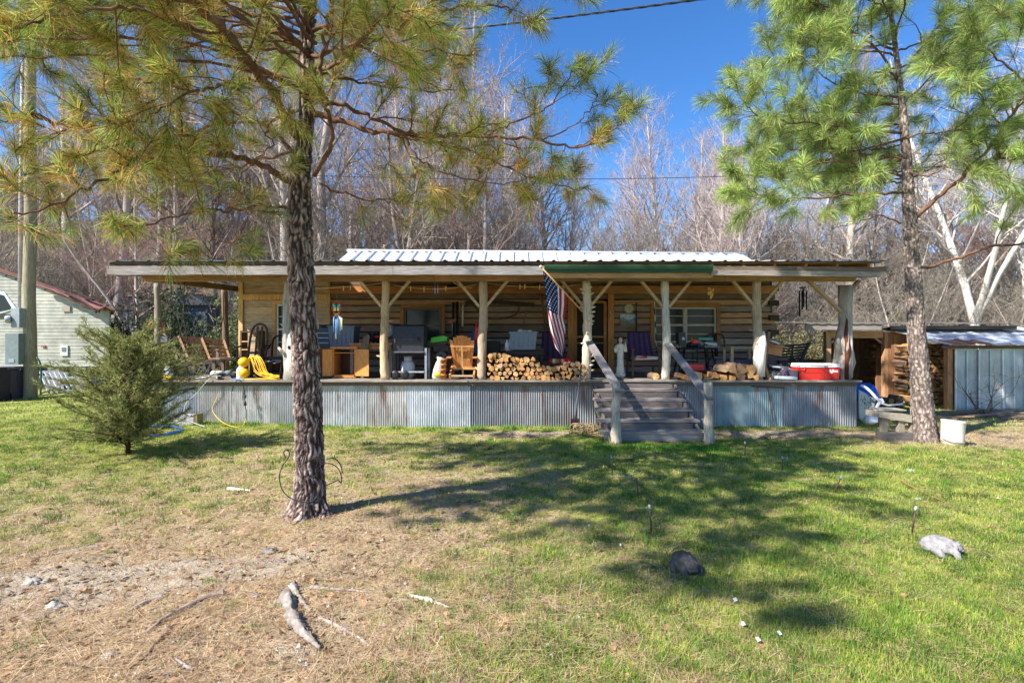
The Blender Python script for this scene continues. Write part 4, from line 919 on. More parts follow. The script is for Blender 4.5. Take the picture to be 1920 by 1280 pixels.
mb.beam((-7.82, YE, 3.12), (-7.82, 12.6, 3.35), .035, .17, S(150, 132, 116)); mb.beam((7.25, YE, 3.09), (7.25, 12.6, 3.36), .035, .2, S(120, 104, 90))
mb.beam((-7.8, YE + .035, 3.245), (.62, YE + .035, 3.245), .03, .045, S(84, 74, 66))
mb.beam((.64, YE + .05, 3.02), (3.9, YE + .05, 3.02), .035, .10, S(176, 142, 104)); B(mb, 'fascia', 'wood_x')
# gutter
mb = MB(S(38, 72, 52)); prof = [(0, 0), (0, .13), (-.012, .13), (-.012, .012), (-.07, .012), (-.085, .06), (-.10, .065), (-.112, .11), (-.112, .14), (-.122, .14), (-.122, .105), (-.108, .055), (-.092, .045), (-.08, 0)]
vs = [(x, YE + .03 + p, 3.075 + q) for x in (.62, 3.86) for p, q in prof]; n = len(prof); mb.add(vs, [(k, (k + 1) % n, n + (k + 1) % n, n + k) for k in range(n)] + [tuple(reversed(range(n))), tuple(range(n, 2 * n))]); o = B(mb, 'gutter', 'paint'); o['label'] = 'green metal gutter along the middle of the eave'
# front beam
mb = MB()
for a, b in ((-7.6, -4.6), (-4.6, -1.6), (-1.6, 1.5), (1.5, 4.4), (4.4, 7.1)): mb.beam((a, YP, 3.06), (b - .01, YP, 3.06 - .0), .13, .15, jit(S(168, 130, 92), .12, rg))
mb.beam((-7.62, 10.65, 3.07), (-7.62, 14.4, 3.2), .12, .14, S(140, 112, 84)); B(mb, 'porch_beam', 'wood_x')
# posts
def post(px, r, col, seed, knobs=0, Y=YP, z0=DZ, z1=2.99, rb=None, taper=.9, x=None, wob=.25, lean=0.):
    rg_ = random.Random(seed); xc = X(px, Y) if x is None else x; mb = MB(col); n = 22; pts = []; rs_ = []
    for k in range(n + 1):
        t = k / n; pts.append(V((xc + .02 * math.sin(t * 5 + seed) + lean * t, Y, z0 + (z1 - z0) * t))); rs_.append(r * (1 + (taper - 1) * t) * (1 + .1 * noise.noise(V((t * 6, seed, 0)))))
    mb.tube(pts, rs_, 16, col, wob=wob)
    for k in range(knobs):
        t = rg_.uniform(.05, .93); i = int(t * n); a = rg_.uniform(0, 6.28); u = V((math.cos(a), math.sin(a) * .6, rg_.uniform(.1, .6))).normalized(); p = pts[i] + V((u.x, u.y, 0)) * rs_[i] * .55
        L_ = rg_.uniform(.05, .10) + r * .45; mb.tube([p, p + u * L_ * .6, p + u * L_], [r * .42, r * .24, .008], 7, col, wob=.3)
    return B(mb, 'porch_post', 'wood_z')
pc = [(540, .095, S(178, 172, 162), 2, 3), (722, .088, S(190, 164, 132), 3, 2), (905, .095, S(182, 160, 136), 4, 4), (1100, .095, S(206, 190, 166), 5, 38), (1248, .085, S(202, 194, 180), 6, 1), (1420, .095, S(178, 160, 136), 7, 2)]
for px, r, c, s, kn in pc: post(px, r, c, s, kn)
mb = MB(S(198, 192, 180)); mb.tube([(X(555, YP), YP - .04, DZ), (X(554, YP), YP - .04, 1.4), (X(552, YP), YP - .03, 1.75), (X(547, YP), YP - .02, 2.0)], [.20, .17, .13, .04], 14, wob=.5)
mb.tube([(X(535, YP), YP - .1, 1.5), (X(528, YP), YP - .15, 1.62)], [.05, .02], 7); mb.ball((X(549, YP), YP - .18, 1.62), (.07, .05, .08), S(60, 50, 44)); o = B(mb, 'porch_post', 'wood_z'); o['label'] = 'gnarled grey stump end of the post beside the near pine'
mb = MB(S(232, 222, 210)); mb.tube([(X(1422, YP), YP - .06, 1.02), (X(1421, YP), YP - .06, 1.4), (X(1424, YP), YP - .06, 1.7), (X(1430, YP), YP - .05, 1.95)], [.105, .115, .10, .02], 14, wob=.4)
mb.ball((X(1413, YP), YP - .155, 1.68), (.03, .03, .04), S(70, 56, 50)); o = B(mb, 'porch_post', 'wood_z'); o['label'] = 'barkless pale lower half of the post behind the cooler'
# split cedar post at the right end
mb = MB(S(170, 160, 148)); xr = X(1585, YP)
mb.tube([(xr - .02, YP, DZ), (xr - .03, YP, 1.3), (xr - .03, YP, 1.7), (xr, YP, 2.1), (xr + .0, YP, 2.5), (xr + .02, YP, 2.9)], [.12, .145, .125, .095, .10, .125], 16, wob=.9)
mb.tube([(xr - .12, YP - .03, 1.5), (xr - .2, YP - .05, 1.72), (xr - .17, YP - .05, 1.85)], [.06, .05, .015], 8, wob=.4)
mb.tube([(xr - .01, YP - .085, .96), (xr - .03, YP - .11, 1.3), (xr - .005, YP - .10, 1.6), (xr - .03, YP - .085, 1.9), (xr + .0, YP - .07, 2.3)], [.05, .045, .055, .035, .012], 9, S(96, 52, 36), wob=.6)
mb.tube([(xr + .075, YP - .075, 1.0), (xr + .06, YP - .09, 1.7), (xr + .07, YP - .06, 2.2)], [.03, .03, .015], 8, S(205, 188, 190), wob=.4)
o = B(mb, 'porch_post', 'wood_z'); o['label'] = 'split weathered cedar post at the right end of the porch'
post(295, .085, S(140, 130, 112), 11, 5, Y=12.2, z0=.1, z1=3.12, taper=.8); post(422, .085, S(120, 96, 74), 12, 3, Y=14.3, z0=.1, z1=3.2)
# braces
def brace(px, side, dx=.52, zb=2.46, zt=3.0, Y=YP, c=S(184, 158, 122)):
    mb = MB(); x = X(px, Y); mb.beam((x + side * .07, Y - .01, zb), (x + side * dx, Y - .01, zt), .055, .075, jit(c, .12, rg), up=(0, 1, 0)); B(mb, 'brace', 'wood_x')
for px in (722, 905, 1100, 1248, 1420):
    brace(px, -1); brace(px, 1)
brace(1583, -1, .75, 2.35); brace(1583, 1, .3, 2.75, c=S(140, 120, 100))
# deck
mb = MB(); x = -7.26
while x < 7.03:
    w = rg.uniform(.13, .15); y0 = YF - rg.uniform(0, .015); y1 = YW + 1.6 if x < -7.0 else YW - .005
    mb.box((x + w / 2, (y0 + y1) / 2, DZ - .02), (w - .006, y1 - y0, .04), jit(S(138, 128, 120), .14, rg)); x += w
mb.box((-.11, YF + .03, DZ - .075), (14.3, .04, .07), S(110, 98, 88)); B(mb, 'porch_deck', 'wood_y')
# thin clutter of deck edge boards
mb = MB()
for a, b in ((-7.3, -4.4), (-4.35, -.9), (-.85, 1.5), (1.6, 3.9), (3.95, 5.6), (5.7, 7.08)): mb.box(((a + b) / 2, YF - .028, DZ - .01 + rg.uniform(-.004, .004)), (b - a, .045, .034), jit(S(150, 138, 126), .12, rg))
B(mb, 'edge_board', 'wood_x')
# corrugated skirting : real waves, sheet by sheet
def skirt(x0, x1, y, col, per=.036, amp=.009, z1=.905, dx=1., yend=None):
    mb = MB(col); n = int((x1 - x0) / per) * 6; vs = []
    for j, t in enumerate((0, .5, 1)):
        for k in range(n + 1):
            xx = x0 + (x1 - x0) * k / n; yy = y - amp * math.sin(2 * math.pi * k / 6) + .006 * math.sin(xx * 1.7 + t)
            zb = G(xx, y) - .04; vs.append((xx, yy, zb + (z1 - zb) * t) if yend is None else (y + (yy - y), x0 + (xx - x0), zb + (z1 - zb) * t))
    m_ = n + 1; mb.add(vs, [(j * m_ + i, j * m_ + i + 1, (j + 1) * m_ + i + 1, (j + 1) * m_ + i) for j in range(2) for i in range(n)], col, True)
    return mb
x = -7.22; k = 0
while x < 6.95:
    w = rg.choice((.66, .66, .7, .8)); x1 = min(7.02, x + w); 
    if 7.02 - x1 < .3: x1 = 7.02
    base = S(206, 206, 208) if x < -1.5 else S(150, 152, 158); 
    if 3.8 < x < 5.3: base = S(150, 168, 172)
    o = B(skirt(x, x1 + .03, YF + .075 - .004 * (k % 2), jit(base, .16, rg), per=.046 if not 3.9 < x < 5.2 else .04, amp=.016 if not 3.9 < x < 5.2 else .009), 'skirting', 'galv_skirt'); x = x1; k += 1
# side skirting
for xs_ in (-7.2, 7.0):
    mb = MB(S(150, 158, 166)); mb.grid(lambda u, v, xs_=xs_: (xs_ + .009 * math.sin(u * 400), YF + .08 + u * 2.6, -.05 + v * .95), 420, 1); B(mb, 'skirting', 'galv_skirt')
mb = MB(S(92, 70, 56)); mb.beam((X(1411, YF), YF + .03, Z(724, YF)), (X(1472, YF), YF + .03, Z(727, YF)), .03, .03); mb.beam((X(1441, YF), YF + .02, Z(727, YF)), (X(1450, YF), YF + .0, Z(790, YF)), .012, .02); B(mb, 'nailed_strip', 'wood_x')
# ---- steps
st = MB(S(150, 142, 138)); nst = 6; y_top = YF - .03; run = .30; rise = .155
xa, xb = X(1112, 10.4), X(1290, 9.6)
stairs = MB(S(120, 112, 106))
def sp(k): # tread k=0 top ... ; y front
    return y_top - run * (k + 1), DZ - rise * (k + 1)
so_ = None
for s_ in (1.66, 3.28):
    stairs = MB(S(120, 112, 106)); y5, z5 = sp(5); stairs.prism([(s_, y_top, DZ - .08), (s_, y5 + .1, .0), (s_, y5 + .45, -.03), (s_, y_top, .45)], (.045, 0, 0), jit(S(120, 110, 102), .1, rg)); o_ = B(stairs, 'stringer' if so_ else 'stairs', 'wood_y', so_); so_ = so_ or o_
pass; so_['label'] = 'weathered grey plank steps up to the porch'
for k in range(5):
    yk, zk = sp(k); w = .04 * k
    tm_ = MB(); c = jit(S(136, 128, 124), .12, rg)
    tm_.box((2.46, yk + run / 4 - .0, zk - .02), (1.70 + w, run / 2 - .008, .042), c); tm_.box((2.46, yk + run * .75, zk - .02), (1.70 + w, run / 2 - .008, .042), jit(c, .06, rg)); B(tm_, 'tread', 'wood_x', so_)
    r_ = MB(jit(S(104, 96, 92), .1, rg)); r_.box((2.46, yk + run + .012, zk + rise / 2 - .03), (1.58, .022, rise - .045)); B(r_, 'riser', 'wood_x', so_)
yk, zk = sp(4); r_ = MB(S(136, 130, 128)); r_.box((2.46, yk + .03, zk - .10), (1.72, .03, .13)); B(r_, 'riser', 'wood_x', so_)
yk, zk = sp(4)
for (pxb, s1) in ((1155, 21), (1328, 22)):
    Yn = 8.72; x = X(pxb, Yn); mb = MB(S(176, 166, 148)); pts = [V((x + .01 * math.sin(k), Yn, -.05 + 1.09 * k / 10)) for k in range(11)]; mb.tube(pts, [.085 - .002 * k for k in range(11)], 12, wob=.55)
    for q in range(3): a = rg.uniform(0, 6); mb.tube([pts[2 + 2 * q], pts[2 + 2 * q] + V((math.cos(a), math.sin(a), .3)) * .11], [.03, .008], 6)
    B(mb, 'newel_post', 'wood_z', so_)
for (p1, p2) in (((1104, 640, 10.5), (1163, 735, 8.62)), ((1252, 645, 10.5), (1333, 748, 8.62))):
    mb = MB(S(132, 126, 126)); a = P(*p1); b = P(*p2); mb.beam(a, b, .15, .045, up=(0, 1, 0) if False else (0, 0, 1)); B(mb, 'handrail', 'wood_y', so_)
# ---------------- things ----------------
def T1(mb, name, mat, label, cat, origin, group=None, **k):
    return tag(mb.build(name, mat, None, origin=origin, **k), label, cat, group)
def part(mb, name, mat, par, **k): return mb.build(name, mat, par, world=True, **k)
def text(s, size, loc, rot, col, par, name='lettering', depth=.002, bold=0.0):
    cu = bpy.data.curves.new('t', 'FONT'); cu.body = s; cu.size = size; cu.extrude = depth; cu.offset = bold; cu.align_x = 'CENTER'; cu.align_y = 'CENTER'
    to = bpy.data.objects.new('t', cu); scene.collection.objects.link(to); bpy.context.view_layer.update()
    me = bpy.data.meshes.new_from_object(to.evaluated_get(bpy.context.evaluated_depsgraph_get())); bpy.data.objects.remove(to)
    m = Euler(rot).to_matrix(); mb = MB(col); mb.add([m @ v.co + Vector(loc) for v in me.vertices], [tuple(p.vertices) for p in me.polygons], col)
    return part(mb, name, 'print', par)
rg = random.Random(12)
# ---- firewood
def log_proto(i):
    r_ = random.Random(100 + i); R0 = .066; L_ = .38; kind = i % 6; bark = S(118, 98, 84); end = [S(200, 148, 92), S(212, 168, 114), S(176, 130, 84), S(196, 158, 116), S(152, 120, 90)][i % 5]; split = S(196, 146, 96)
    if kind == 5: pts = [(R0 * math.cos(a) * r_.uniform(.9, 1.05), R0 * math.sin(a) * r_.uniform(.9, 1.05), 1) for a in [2 * math.pi * k / 12 for k in range(12)]]
    else:
        sp_ = [1.9, 1.4, 2.6, 3.1, 1.6][kind]; n = 7; a0 = -sp_ / 2
        pts = [(0 + r_.uniform(-.01, .01), -R0 * .55, 0)] + [(R0 * 1.15 * math.sin(a0 + sp_ * k / (n - 1)) * r_.uniform(.93, 1.05), -R0 * .55 + R0 * 1.6 * math.cos(a0 + sp_ * k / (n - 1)) * r_.uniform(.95, 1.04), 1) for k in range(n)]
    mb = MB(); m_ = len(pts); vs = []
    for j, (y, s) in enumerate(((0, .98), (.02, 1), (L_ * .5, 1.03), (L_, .97))):
        for k, (x, z, b) in enumerate(pts): vs.append((x * s + .006 * math.sin(j * 2 + k), y + (r_.uniform(-.005, .005) if j in (0, 3) else 0), z * s))
    fs = []; cs = []
    for j in range(3):
        for k in range(m_):
            fs.append((j * m_ + k, j * m_ + (k + 1) % m_, (j + 1) * m_ + (k + 1) % m_, (j + 1) * m_ + k)); b = pts[k][2] and pts[(k + 1) % m_][2]; cs.append(jit(bark if b else split, .1, r_))
    for f, c in zip(fs, cs): mb.f.append(tuple(f)); mb.c.append(c); mb.sm.append(False)
    mb.v = [tuple(v) for v in vs]; cen = len(mb.v); mb.v.append((0, -.001, .0)); 
    for k in range(m_): mb.f.append((cen, (k + 1) % m_, k)); mb.c.append(jit(end, .10, r_)); mb.sm.append(False)
    mb.f.append(tuple(3 * m_ + k for k in range(m_))); mb.c.append(end); mb.sm.append(False)
    return mb.build('firewood', 'firewood')
FP = [log_proto(i) for i in range(12)]; fused = set()
def wood_piece(x, y, z, rot, s, label, group, pitch=0.):
    i = rg.randrange(12); pr = FP[i]
    if i in fused: o = pr.copy(); scene.collection.objects.link(o)
    else: o = pr; fused.add(i)
    o.location = (x, y, z); o.rotation_euler = (pitch, rot, rg.uniform(-.12, .12)); o.scale = (s, rg.uniform(.9, 1.1), s)
    return tag(o, label, 'firewood', group)
def stack(x0, x1, y, z0, topf, cell, label, group, s=1., odd=.03):
    z = z0 + cell * .45; r = 0
    while z < z0 + 2.5:
        x = x0 + cell * (.5 if r % 2 else .95) * .9; any_ = False
        while x < x1:
            if z + cell * .3 < topf(x):
                wood_piece(x + rg.uniform(-.01, .01), y + rg.uniform(-odd, odd), z + rg.uniform(-.012, .012), rg.uniform(0, 6.28), s * rg.uniform(.82, 1.18), label, group); any_ = True
            x += cell * rg.uniform(.92, 1.1)
        if not any_: break
        z += cell * .86; r += 1
def interp(tab, x):
    for (a, u), (b, v) in zip(tab, tab[1:]):
        if a <= x <= b: return u + (v - u) * (x - a) / (b - a)
    return tab[0][1] if x < tab[0][0] else tab[-1][1]
YS = 10.47
tabA = [(X(p, YS), Z(q, YS)) for p, q in ((915, 662), (935, 660), (975, 668), (1000, 672), (1020, 684), (1060, 682), (1082, 674), (1098, 680))]
stack(X(914, YS), X(1101, YS), YS, DZ, lambda x: interp(tabA, x), .104, 'split firewood piece in the long pale stack left of the steps', 'firewood stacked on the porch left of the steps', .82)
tabB = [(X(p, YS), Z(q, YS)) for p, q in ((1258, 698), (1290, 694), (1312, 690), (1345, 688), (1362, 680), (1380, 676), (1410, 676), (1424, 690))]
stack(X(1262, YS), X(1424, YS), YS - .02, DZ, lambda x: interp(tabB, x), .17, 'thick split firewood piece in the heap right of the steps', 'firewood heaped on the porch right of the steps', 1.38)
wood_piece(X(1236, YS), YS + .25, DZ + .06, .4, 1.2, 'single short firewood block beside the post at the top of the steps', 'loose firewood')
# ---- flag
e = thing('flag', 'United States flag hanging from a wooden pole on the knobbly post', 'flag', (1.45, 10.5, 2.3))
A = P(1014, 500, 9.62); Bp = P(1092, 584, 10.5); mb = MB(S(220, 180, 120)); mb.tube([A, Bp], .014, 8); part(mb, 'pole', 'wood_smooth', e)
mb = MB(S(205, 196, 170)); mb.ball(A, (.06, .06, .06)); part(mb, 'finial', 'plastic', e)
hoA = A.lerp(Bp, .07); hoB = A.lerp(Bp, .60)
def fcurve(l, u):
    u *= (len(l) - 1); i = min(len(l) - 2, int(u)); t = u - i; return l[i][0] * (1 - t) + l[i + 1][0] * t, l[i][1] * (1 - t) + l[i + 1][1] * t
Lc = [(1018, 506), (1022, 545), (1027, 585), (1032, 622), (1042, 652), (1051, 664)]; Rc = [(1063, 549), (1062, 575), (1058, 600), (1060, 622), (1059, 645), (1055, 668)]
def fpos(u, v, off=0.):
    lx, ly = fcurve(Lc, u); rx, ry = fcurve(Rc, u); x = lx + (rx - lx) * v; y = ly + (ry - ly) * v
    Y = hoA.y + (hoB.y - hoA.y) * v * (1 - .3 * u) + .075 * math.sin(v * 13 + u * 4) * (.15 + u) + .02 * math.sin(u * 9) + off
    return P(x, y, Y)
RED, WHT, NAV = S(178, 42, 44), S(228, 226, 226), S(36, 48, 92)
def fcol(u, v): return NAV if (u < .38 and v < .60) else (RED if math.floor((v - .72 * max(0, u - .36) + .46) / .1125) % 2 == 0 else WHT)
mb = MB(); mb.grid(lambda u, v: fpos(u, v), 90, 78, colfn=fcol)
for sgn in (-1,):
    for r_ in range(9):
        for c in range(6 if r_ % 2 == 0 else 5):
            u0 = .38 * ((c * 2 + (1 if r_ % 2 == 0 else 2)) / 12); v0 = .60 * (r_ + .8) / 9.8; pts = []
            for k in range(10):
                a = math.pi * 2 * k / 10 + .3; q = .032 if k % 2 == 0 else .013
                pts.append(fpos(max(0, u0 + q * .42 * math.cos(a)), max(0, v0 + q * .95 * math.sin(a)), -.004))
            mb.add(pts, [tuple(range(10))], WHT)
part(mb, 'cloth', 'fabric', e)
# ---- cooler
Yc = 10.66; x0, x1 = X(1500, 10.5), X(1574, 10.5); xc = (x0 + x1) / 2; w = x1 - x0
e = thing('cooler', 'red plastic cooler with white lid at the right end of the porch', 'cooler', (xc, Yc, DZ)); RD = S(206, 48, 40)
mb = MB(RD); mb.box((xc, Yc, DZ + .13), (w * .93, .36, .26), rot=None, taper=1.06)
for k in range(3): mb.box((xc + .02 + k * .135, Yc - .186, DZ + .075), (.115, .02, .11), S(196, 42, 36), taper=.9)
mb.box((xc, Yc - .185, DZ + .15), (w * .9, .01, .008), S(180, 36, 32)); part(mb, 'body', 'plastic', e, bevel=.012)
mb = MB(S(232, 232, 232)); mb.box((xc, Yc, DZ + .30), (w, .40, .075), taper=.97); mb.box((xc, Yc - .203, DZ + .30), (w * .55, .008, .012), S(180, 180, 180)); part(mb, 'lid', 'plastic', e, bevel=.012)
mb = MB(S(120, 118, 116)); mb.box((xc + .1, Yc - .21, DZ + .275), (.07, .012, .03)); part(mb, 'latch', 'plastic', e)
mb = MB(S(200, 70, 60)); mb.tube([(x0 - .0, Yc - .16, DZ + .30), (x0 - .05, Yc - .17, DZ + .29), (x0 - .05, Yc - .17, DZ + .21), (x0 + .07, Yc - .2, DZ + .20), (x0 + .08, Yc - .2, DZ + .28)], .012, 6); part(mb, 'handle', 'plastic', e)
text('Igloo', .085, (xc + .27, Yc - .1935, DZ + .185), (R(90), 0, 0), S(240, 240, 240), e, bold=.003)
# ---- tote bins
def tote(name, label, px0, px1, py0, py1, Y, col, d=.4, items=None, group=None):
    a, b = X(px0, Y), X(px1, Y); z0, z1 = Z(py1, Y), Z(py0, Y); c = (a + b) / 2; w = b - a; h = z1 - z0; e = thing(name, label, 'storage bin', (c, Y, z0), group=group)
    mb = MB(col); t = .012; k = .86
    for (cx, cy, sx, sy) in ((0, -d / 2, w, t), (0, d / 2, w, t), (-w / 2, 0, t, d), (w / 2, 0, t, d)):
        vs = [(c + (cx + i * sx / 2) * q, Y + (cy + j * sy / 2) * q, z) for z, q in ((z0, k), (z1, 1)) for j in (-1, 1) for i in (-1, 1)]
        mb.add(vs, [(0, 2, 3, 1), (4, 5, 7, 6), (0, 1, 5, 4), (2, 6, 7, 3), (0, 4, 6, 2), (1, 3, 7, 5)])
    mb.box((c, Y, z0 + .01), (w * k, d * k, .012)); 
    for q in range(5): mb.box((c + (q - 2) * w * .17, Y - d / 2 * .94 - .004, z0 + h * .5), (.012, .02, h * .7))
    part(mb, 'body', 'plastic', e, bevel=.004)
    mb = MB(col); r = .03
    mb.box((c, Y - d / 2 - .01, z1 - .012), (w + .05, r, .028)); mb.box((c, Y + d / 2 + .01, z1 - .012), (w + .05, r, .028)); mb.box((c - w / 2 - .01, Y, z1 - .012), (r, d, .028)); mb.box((c + w / 2 + .01, Y, z1 - .012), (r, d, .028)); part(mb, 'rim', 'plastic', e, bevel=.004); return e
tote('storage_tote', 'dark blue-grey open tote standing on the wooden cabinet', 622, 670, 611, 650, 11.3, S(78, 92, 118), .45)
tote('storage_tote', 'blue-grey lidless tote left of the flag above the firewood', 956, 1006, 622, 655, 11.4, S(112, 132, 156), .45)
mb = MB(S(38, 32, 36)); xx = X(983, 11.5); mb.box((xx, 11.55, Z(661, 11.5)), (.86, .6, .10)); 
o = thing('side_table', 'low dark table under the blue-grey tote left of the flag', 'table', (xx, 11.55, DZ)); part(mb, 'top', 'wood_smooth', o, bevel=.01)
for i in (-1, 1):
    for j in (-1, 1): mb = MB(S(40, 34, 36)); mb.box((xx + i * .38, 11.55 + j * .25, (DZ + Z(661, 11.5)) / 2 - .025), (.06, .06, Z(661, 11.5) - DZ - .05)); part(mb, 'leg', 'wood_smooth', o)
for k, (px, h, c) in enumerate(((951, .24, S(214, 218, 222)), (957, .28, S(196, 206, 214)))):
    x = X(px, 11.35); mb = MB(c); mb.lathe([(.0, 0), (.055, 0), (.055, h * .62), (.02, h * .85), (.02, h), (0, h)], (x, 11.32 + .05 * k, Z(661, 11.5) + .05), 12); T1(mb, 'bottle', 'plastic', ('shorter white jug beside the blue-grey tote', 'taller white bottle against the blue-grey tote')[k], 'bottle', (x, 11.32, Z(661, 11.5) + .05))
mb = MB(S(216, 214, 208)); z = Z(622, 11.4) - .04
for k in range(7): mb.ball((X(975 + 3 * k, 11.4), 11.35 + rg.uniform(-.1, .1), z + .02 + .03 * rg.random()), (.12, .12, .10), jit(S(210, 206, 198), .15, rg), wob=.4)
T1(mb, 'rag_bundle', 'fabric', 'crumpled white rags heaped in the blue-grey tote left of the flag', 'rags', (X(983, 11.4), 11.4, z))
# ---- cabinet
a, b = X(606, 11.2), X(690, 11.2); e = thing('cabinet', 'orange wood cabinet with both doors open under the dark tote', 'cabinet', ((a + b) / 2, 11.2, DZ)); OR = S(196, 128, 60)
m0, m1 = X(623, 11.0), X(666, 11.0); zt = Z(650, 11.2); mb = MB(OR)
mb.box(((m0 + m1) / 2, 11.25, zt - .02), (m1 - m0 + .1, .5, .04)); mb.box(((m0 + m1) / 2, 11.25, DZ + .04), (m1 - m0, .46, .06)); mb.box((m0 + .015, 11.25, (DZ + zt) / 2), (.03, .46, zt - DZ - .06)); mb.box((m1 - .015, 11.25, (DZ + zt) / 2), (.03, .46, zt - DZ - .06)); mb.box(((m0 + m1) / 2, 11.26, zt - .13), (m1 - m0 - .07, .40, .02)); part(mb, 'carcass', 'wood_smooth', e)
mb = MB(S(70, 34, 28)); mb.box(((m0 + m1) / 2, 11.47, (DZ + zt) / 2), (m1 - m0 - .06, .015, zt - DZ - .14)); part(mb, 'back_panel', 'wood_smooth', e)
for sx, px in ((m0, 603), (m1, 690)): mb = MB(S(208, 142, 72)); mb.beam((sx, 11.0, (DZ + zt) / 2), (X(px, 10.9), 10.9, (DZ + zt) / 2), .02, .46, up=(0, 0, 1)) if False else mb.prism([(sx, 11.0, DZ + .05), (X(px, 10.85), 10.9, DZ + .05), (X(px, 10.85), 10.9, zt - .05), (sx, 11.0, zt - .05)], (0, .02, 0)); part(mb, 'door', 'wood_smooth', e)
mb = MB(S(120, 66, 40)); mb.box((X(604, 11.5), 11.6, DZ + .33), (.46, .35, .66)); x = X(604, 11.5); o = T1(mb, 'wooden_chest', 'wood_smooth', 'reddish wooden chest behind the near pine trunk on the porch', 'chest', (x, 11.6, DZ), bevel=.01)
e = thing('tool_chest', 'dark blue tool chest with pale drawer rails beside the near pine trunk', 'tool chest', (X(608, 11.6), 11.6, DZ + .66)); mb = MB(S(40, 62, 92)); mb.box((X(606, 11.6), 11.6, DZ + .66 + .22), (.42, .3, .44)); part(mb, 'case', 'plastic', e, bevel=.01)
for k in range(3): mb = MB(S(200, 206, 214)); mb.box((X(606, 11.6), 11.44, DZ + .76 + k * .11), (.36, .012, .012)); part(mb, 'drawer_rail', 'metal_dark', e)
mb = MB(S(50, 52, 60))
for k in range(6): mb.ball((X(600 + k * 4, 11.6), 11.6, DZ + 1.12 + .02), (.12, .12, .07), jit(S(60, 66, 80), .4, rg), wob=.5)
T1(mb, 'glove_pile', 'fabric', 'dark work gloves heaped on top of the blue tool chest', 'gloves', (X(608, 11.6), 11.6, DZ + 1.1))
# ---- work bench planks left
e = thing('workbench', 'plank workbench with dark clutter on it right of the wooden cabinet', 'workbench', (X(703, 11.4), 11.4, DZ)); zt = Z(643, 11.4)
for k in range(3): mb = MB(jit(S(190, 136, 84), .15, rg)); mb.box((X(703, 11.4), 11.15 + k * .17, zt - .02), (.92, .16, .035)); part(mb, 'plank', 'wood_x', e)
mb = MB(S(170, 120, 76)); mb.box((X(703, 11.4), 11.08, zt - .09), (.88, .03, .09)); part(mb, 'apron', 'wood_x', e)
for i in (-1, 1):
    for j in (0, 1): mb = MB(S(120, 112, 100)); mb.box((X(703, 11.4) + i * .42, 11.12 + j * .4, (DZ + zt) / 2 - .03), (.07, .06, zt - DZ - .04)); part(mb, 'leg', 'wood_z', e)
def clump(name, label, cat, cx, cy, cz, sx, sy, sz, cols, n=14, mat='plastic', w_=.35, flat=1.):
    mb = MB()
    for k in range(n):
        x = cx + rg.uniform(-sx, sx) / 2; y = cy + rg.uniform(-sy, sy) / 2; q = 1 - abs(x - cx) / sx; h = sz * q * rg.uniform(.4, 1)
        c = jit(cols[rg.randrange(len(cols))], .2, rg); d = (rg.uniform(.05, .16), rg.uniform(.05, .14), max(.03, h * flat))
        if rg.random() < .5: mb.ball((x, y, cz + d[2] / 2), d, c, 10, wob=w_)
        else: mb.box((x, y, cz + d[2] / 2), d, c, rot=(rg.uniform(-.2, .2), rg.uniform(-.2, .2), rg.uniform(0, 3)))
    return T1(mb, name, mat, label, cat, (cx, cy, cz))
for k, (px, c, lb) in enumerate(((694, S(38, 38, 46), 'leftmost of the dark bags on the plank workbench'), (703, S(52, 44, 52), 'middle dark bag on the plank workbench'), (711, S(34, 34, 40), 'dark bag with a red stripe on the plank workbench'))):
    mb = MB(c); mb.ball((X(px, 11.4), 11.3, zt + .11), (.13, .16, .24), n=16, wob=.3); 
    if k == 2: mb.box((X(px, 11.4), 11.21, zt + .14), (.09, .012, .03), S(210, 60, 50))
    T1(mb, 'bag', 'fabric', lb, 'bag', (X(px, 11.4), 11.3, zt))
mb = MB(S(110, 98, 84)); x = X(688, 11.0); mb.prism([(x - .12, 10.95, DZ), (x - .06, 10.95, DZ), (x + .06, 11.0, zt + .15), (x + .02, 11.0, zt + .2), (x - .08, 11.0, zt + .12)], (0, .03, 0)); T1(mb, 'plank', 'wood_z', 'grey plank leaning between the cabinet and the plank workbench', 'plank', (x, 10.95, DZ))
# ---- smoker grill
e = thing('smoker_grill', 'large dark grey smoker with tall hood and white front leg', 'grill', (X(770, 10.9), 10.95, DZ)); Yg = 10.9; a, b = X(741, Yg), X(798, Yg); z0, z1 = Z(661, Yg), Z(609, Yg); GY = S(62, 64, 72)
mb = MB(GY); prof = [(Yg - .22, z0), (Yg - .24, z0 + .3), (Yg - .18, z1 - .03), (Yg - .1, z1), (Yg + .2, z1), (Yg + .26, z0 + .2), (Yg + .22, z0)]; mb.prism([(a, y, z) for y, z in prof], (b - a, 0, 0)); part(mb, 'hood', 'metal_dark', e, bevel=.008)
mb = MB(S(96, 98, 104)); mb.box(((a + b) / 2, Yg - .245, z0 + .02), (b - a, .02, .035)); mb.beam((a + .06, Yg - .29, z0 + .32), (a + .06, Yg - .29, z0 + .22), .02, .02); mb.box((a + .54, Yg - .27, z0 + .28), (.035, .03, .10), S(30, 30, 32)); part(mb, 'trim', 'metal_dark', e)
for x_, c in ((a + .02, S(60, 62, 68)), (b + .04, S(150, 154, 162))):
    for yy in (Yg - .2, Yg + .2): mb = MB(c); mb.box((x_, yy, (DZ + z0) / 2 + .05), (.045, .045, z0 - DZ + .1)); part(mb, 'leg', 'metal_dark', e)
mb = MB(S(176, 178, 184)); mb.box(((a + b) / 2 + .05, Yg - .2, DZ + .155), (b - a - .1, .04, .03)); mb.box(((a + b) / 2 + .05, Yg, DZ + .15), (b - a, .4, .012), S(90, 90, 96)); part(mb, 'lower_shelf', 'metal_dark', e)
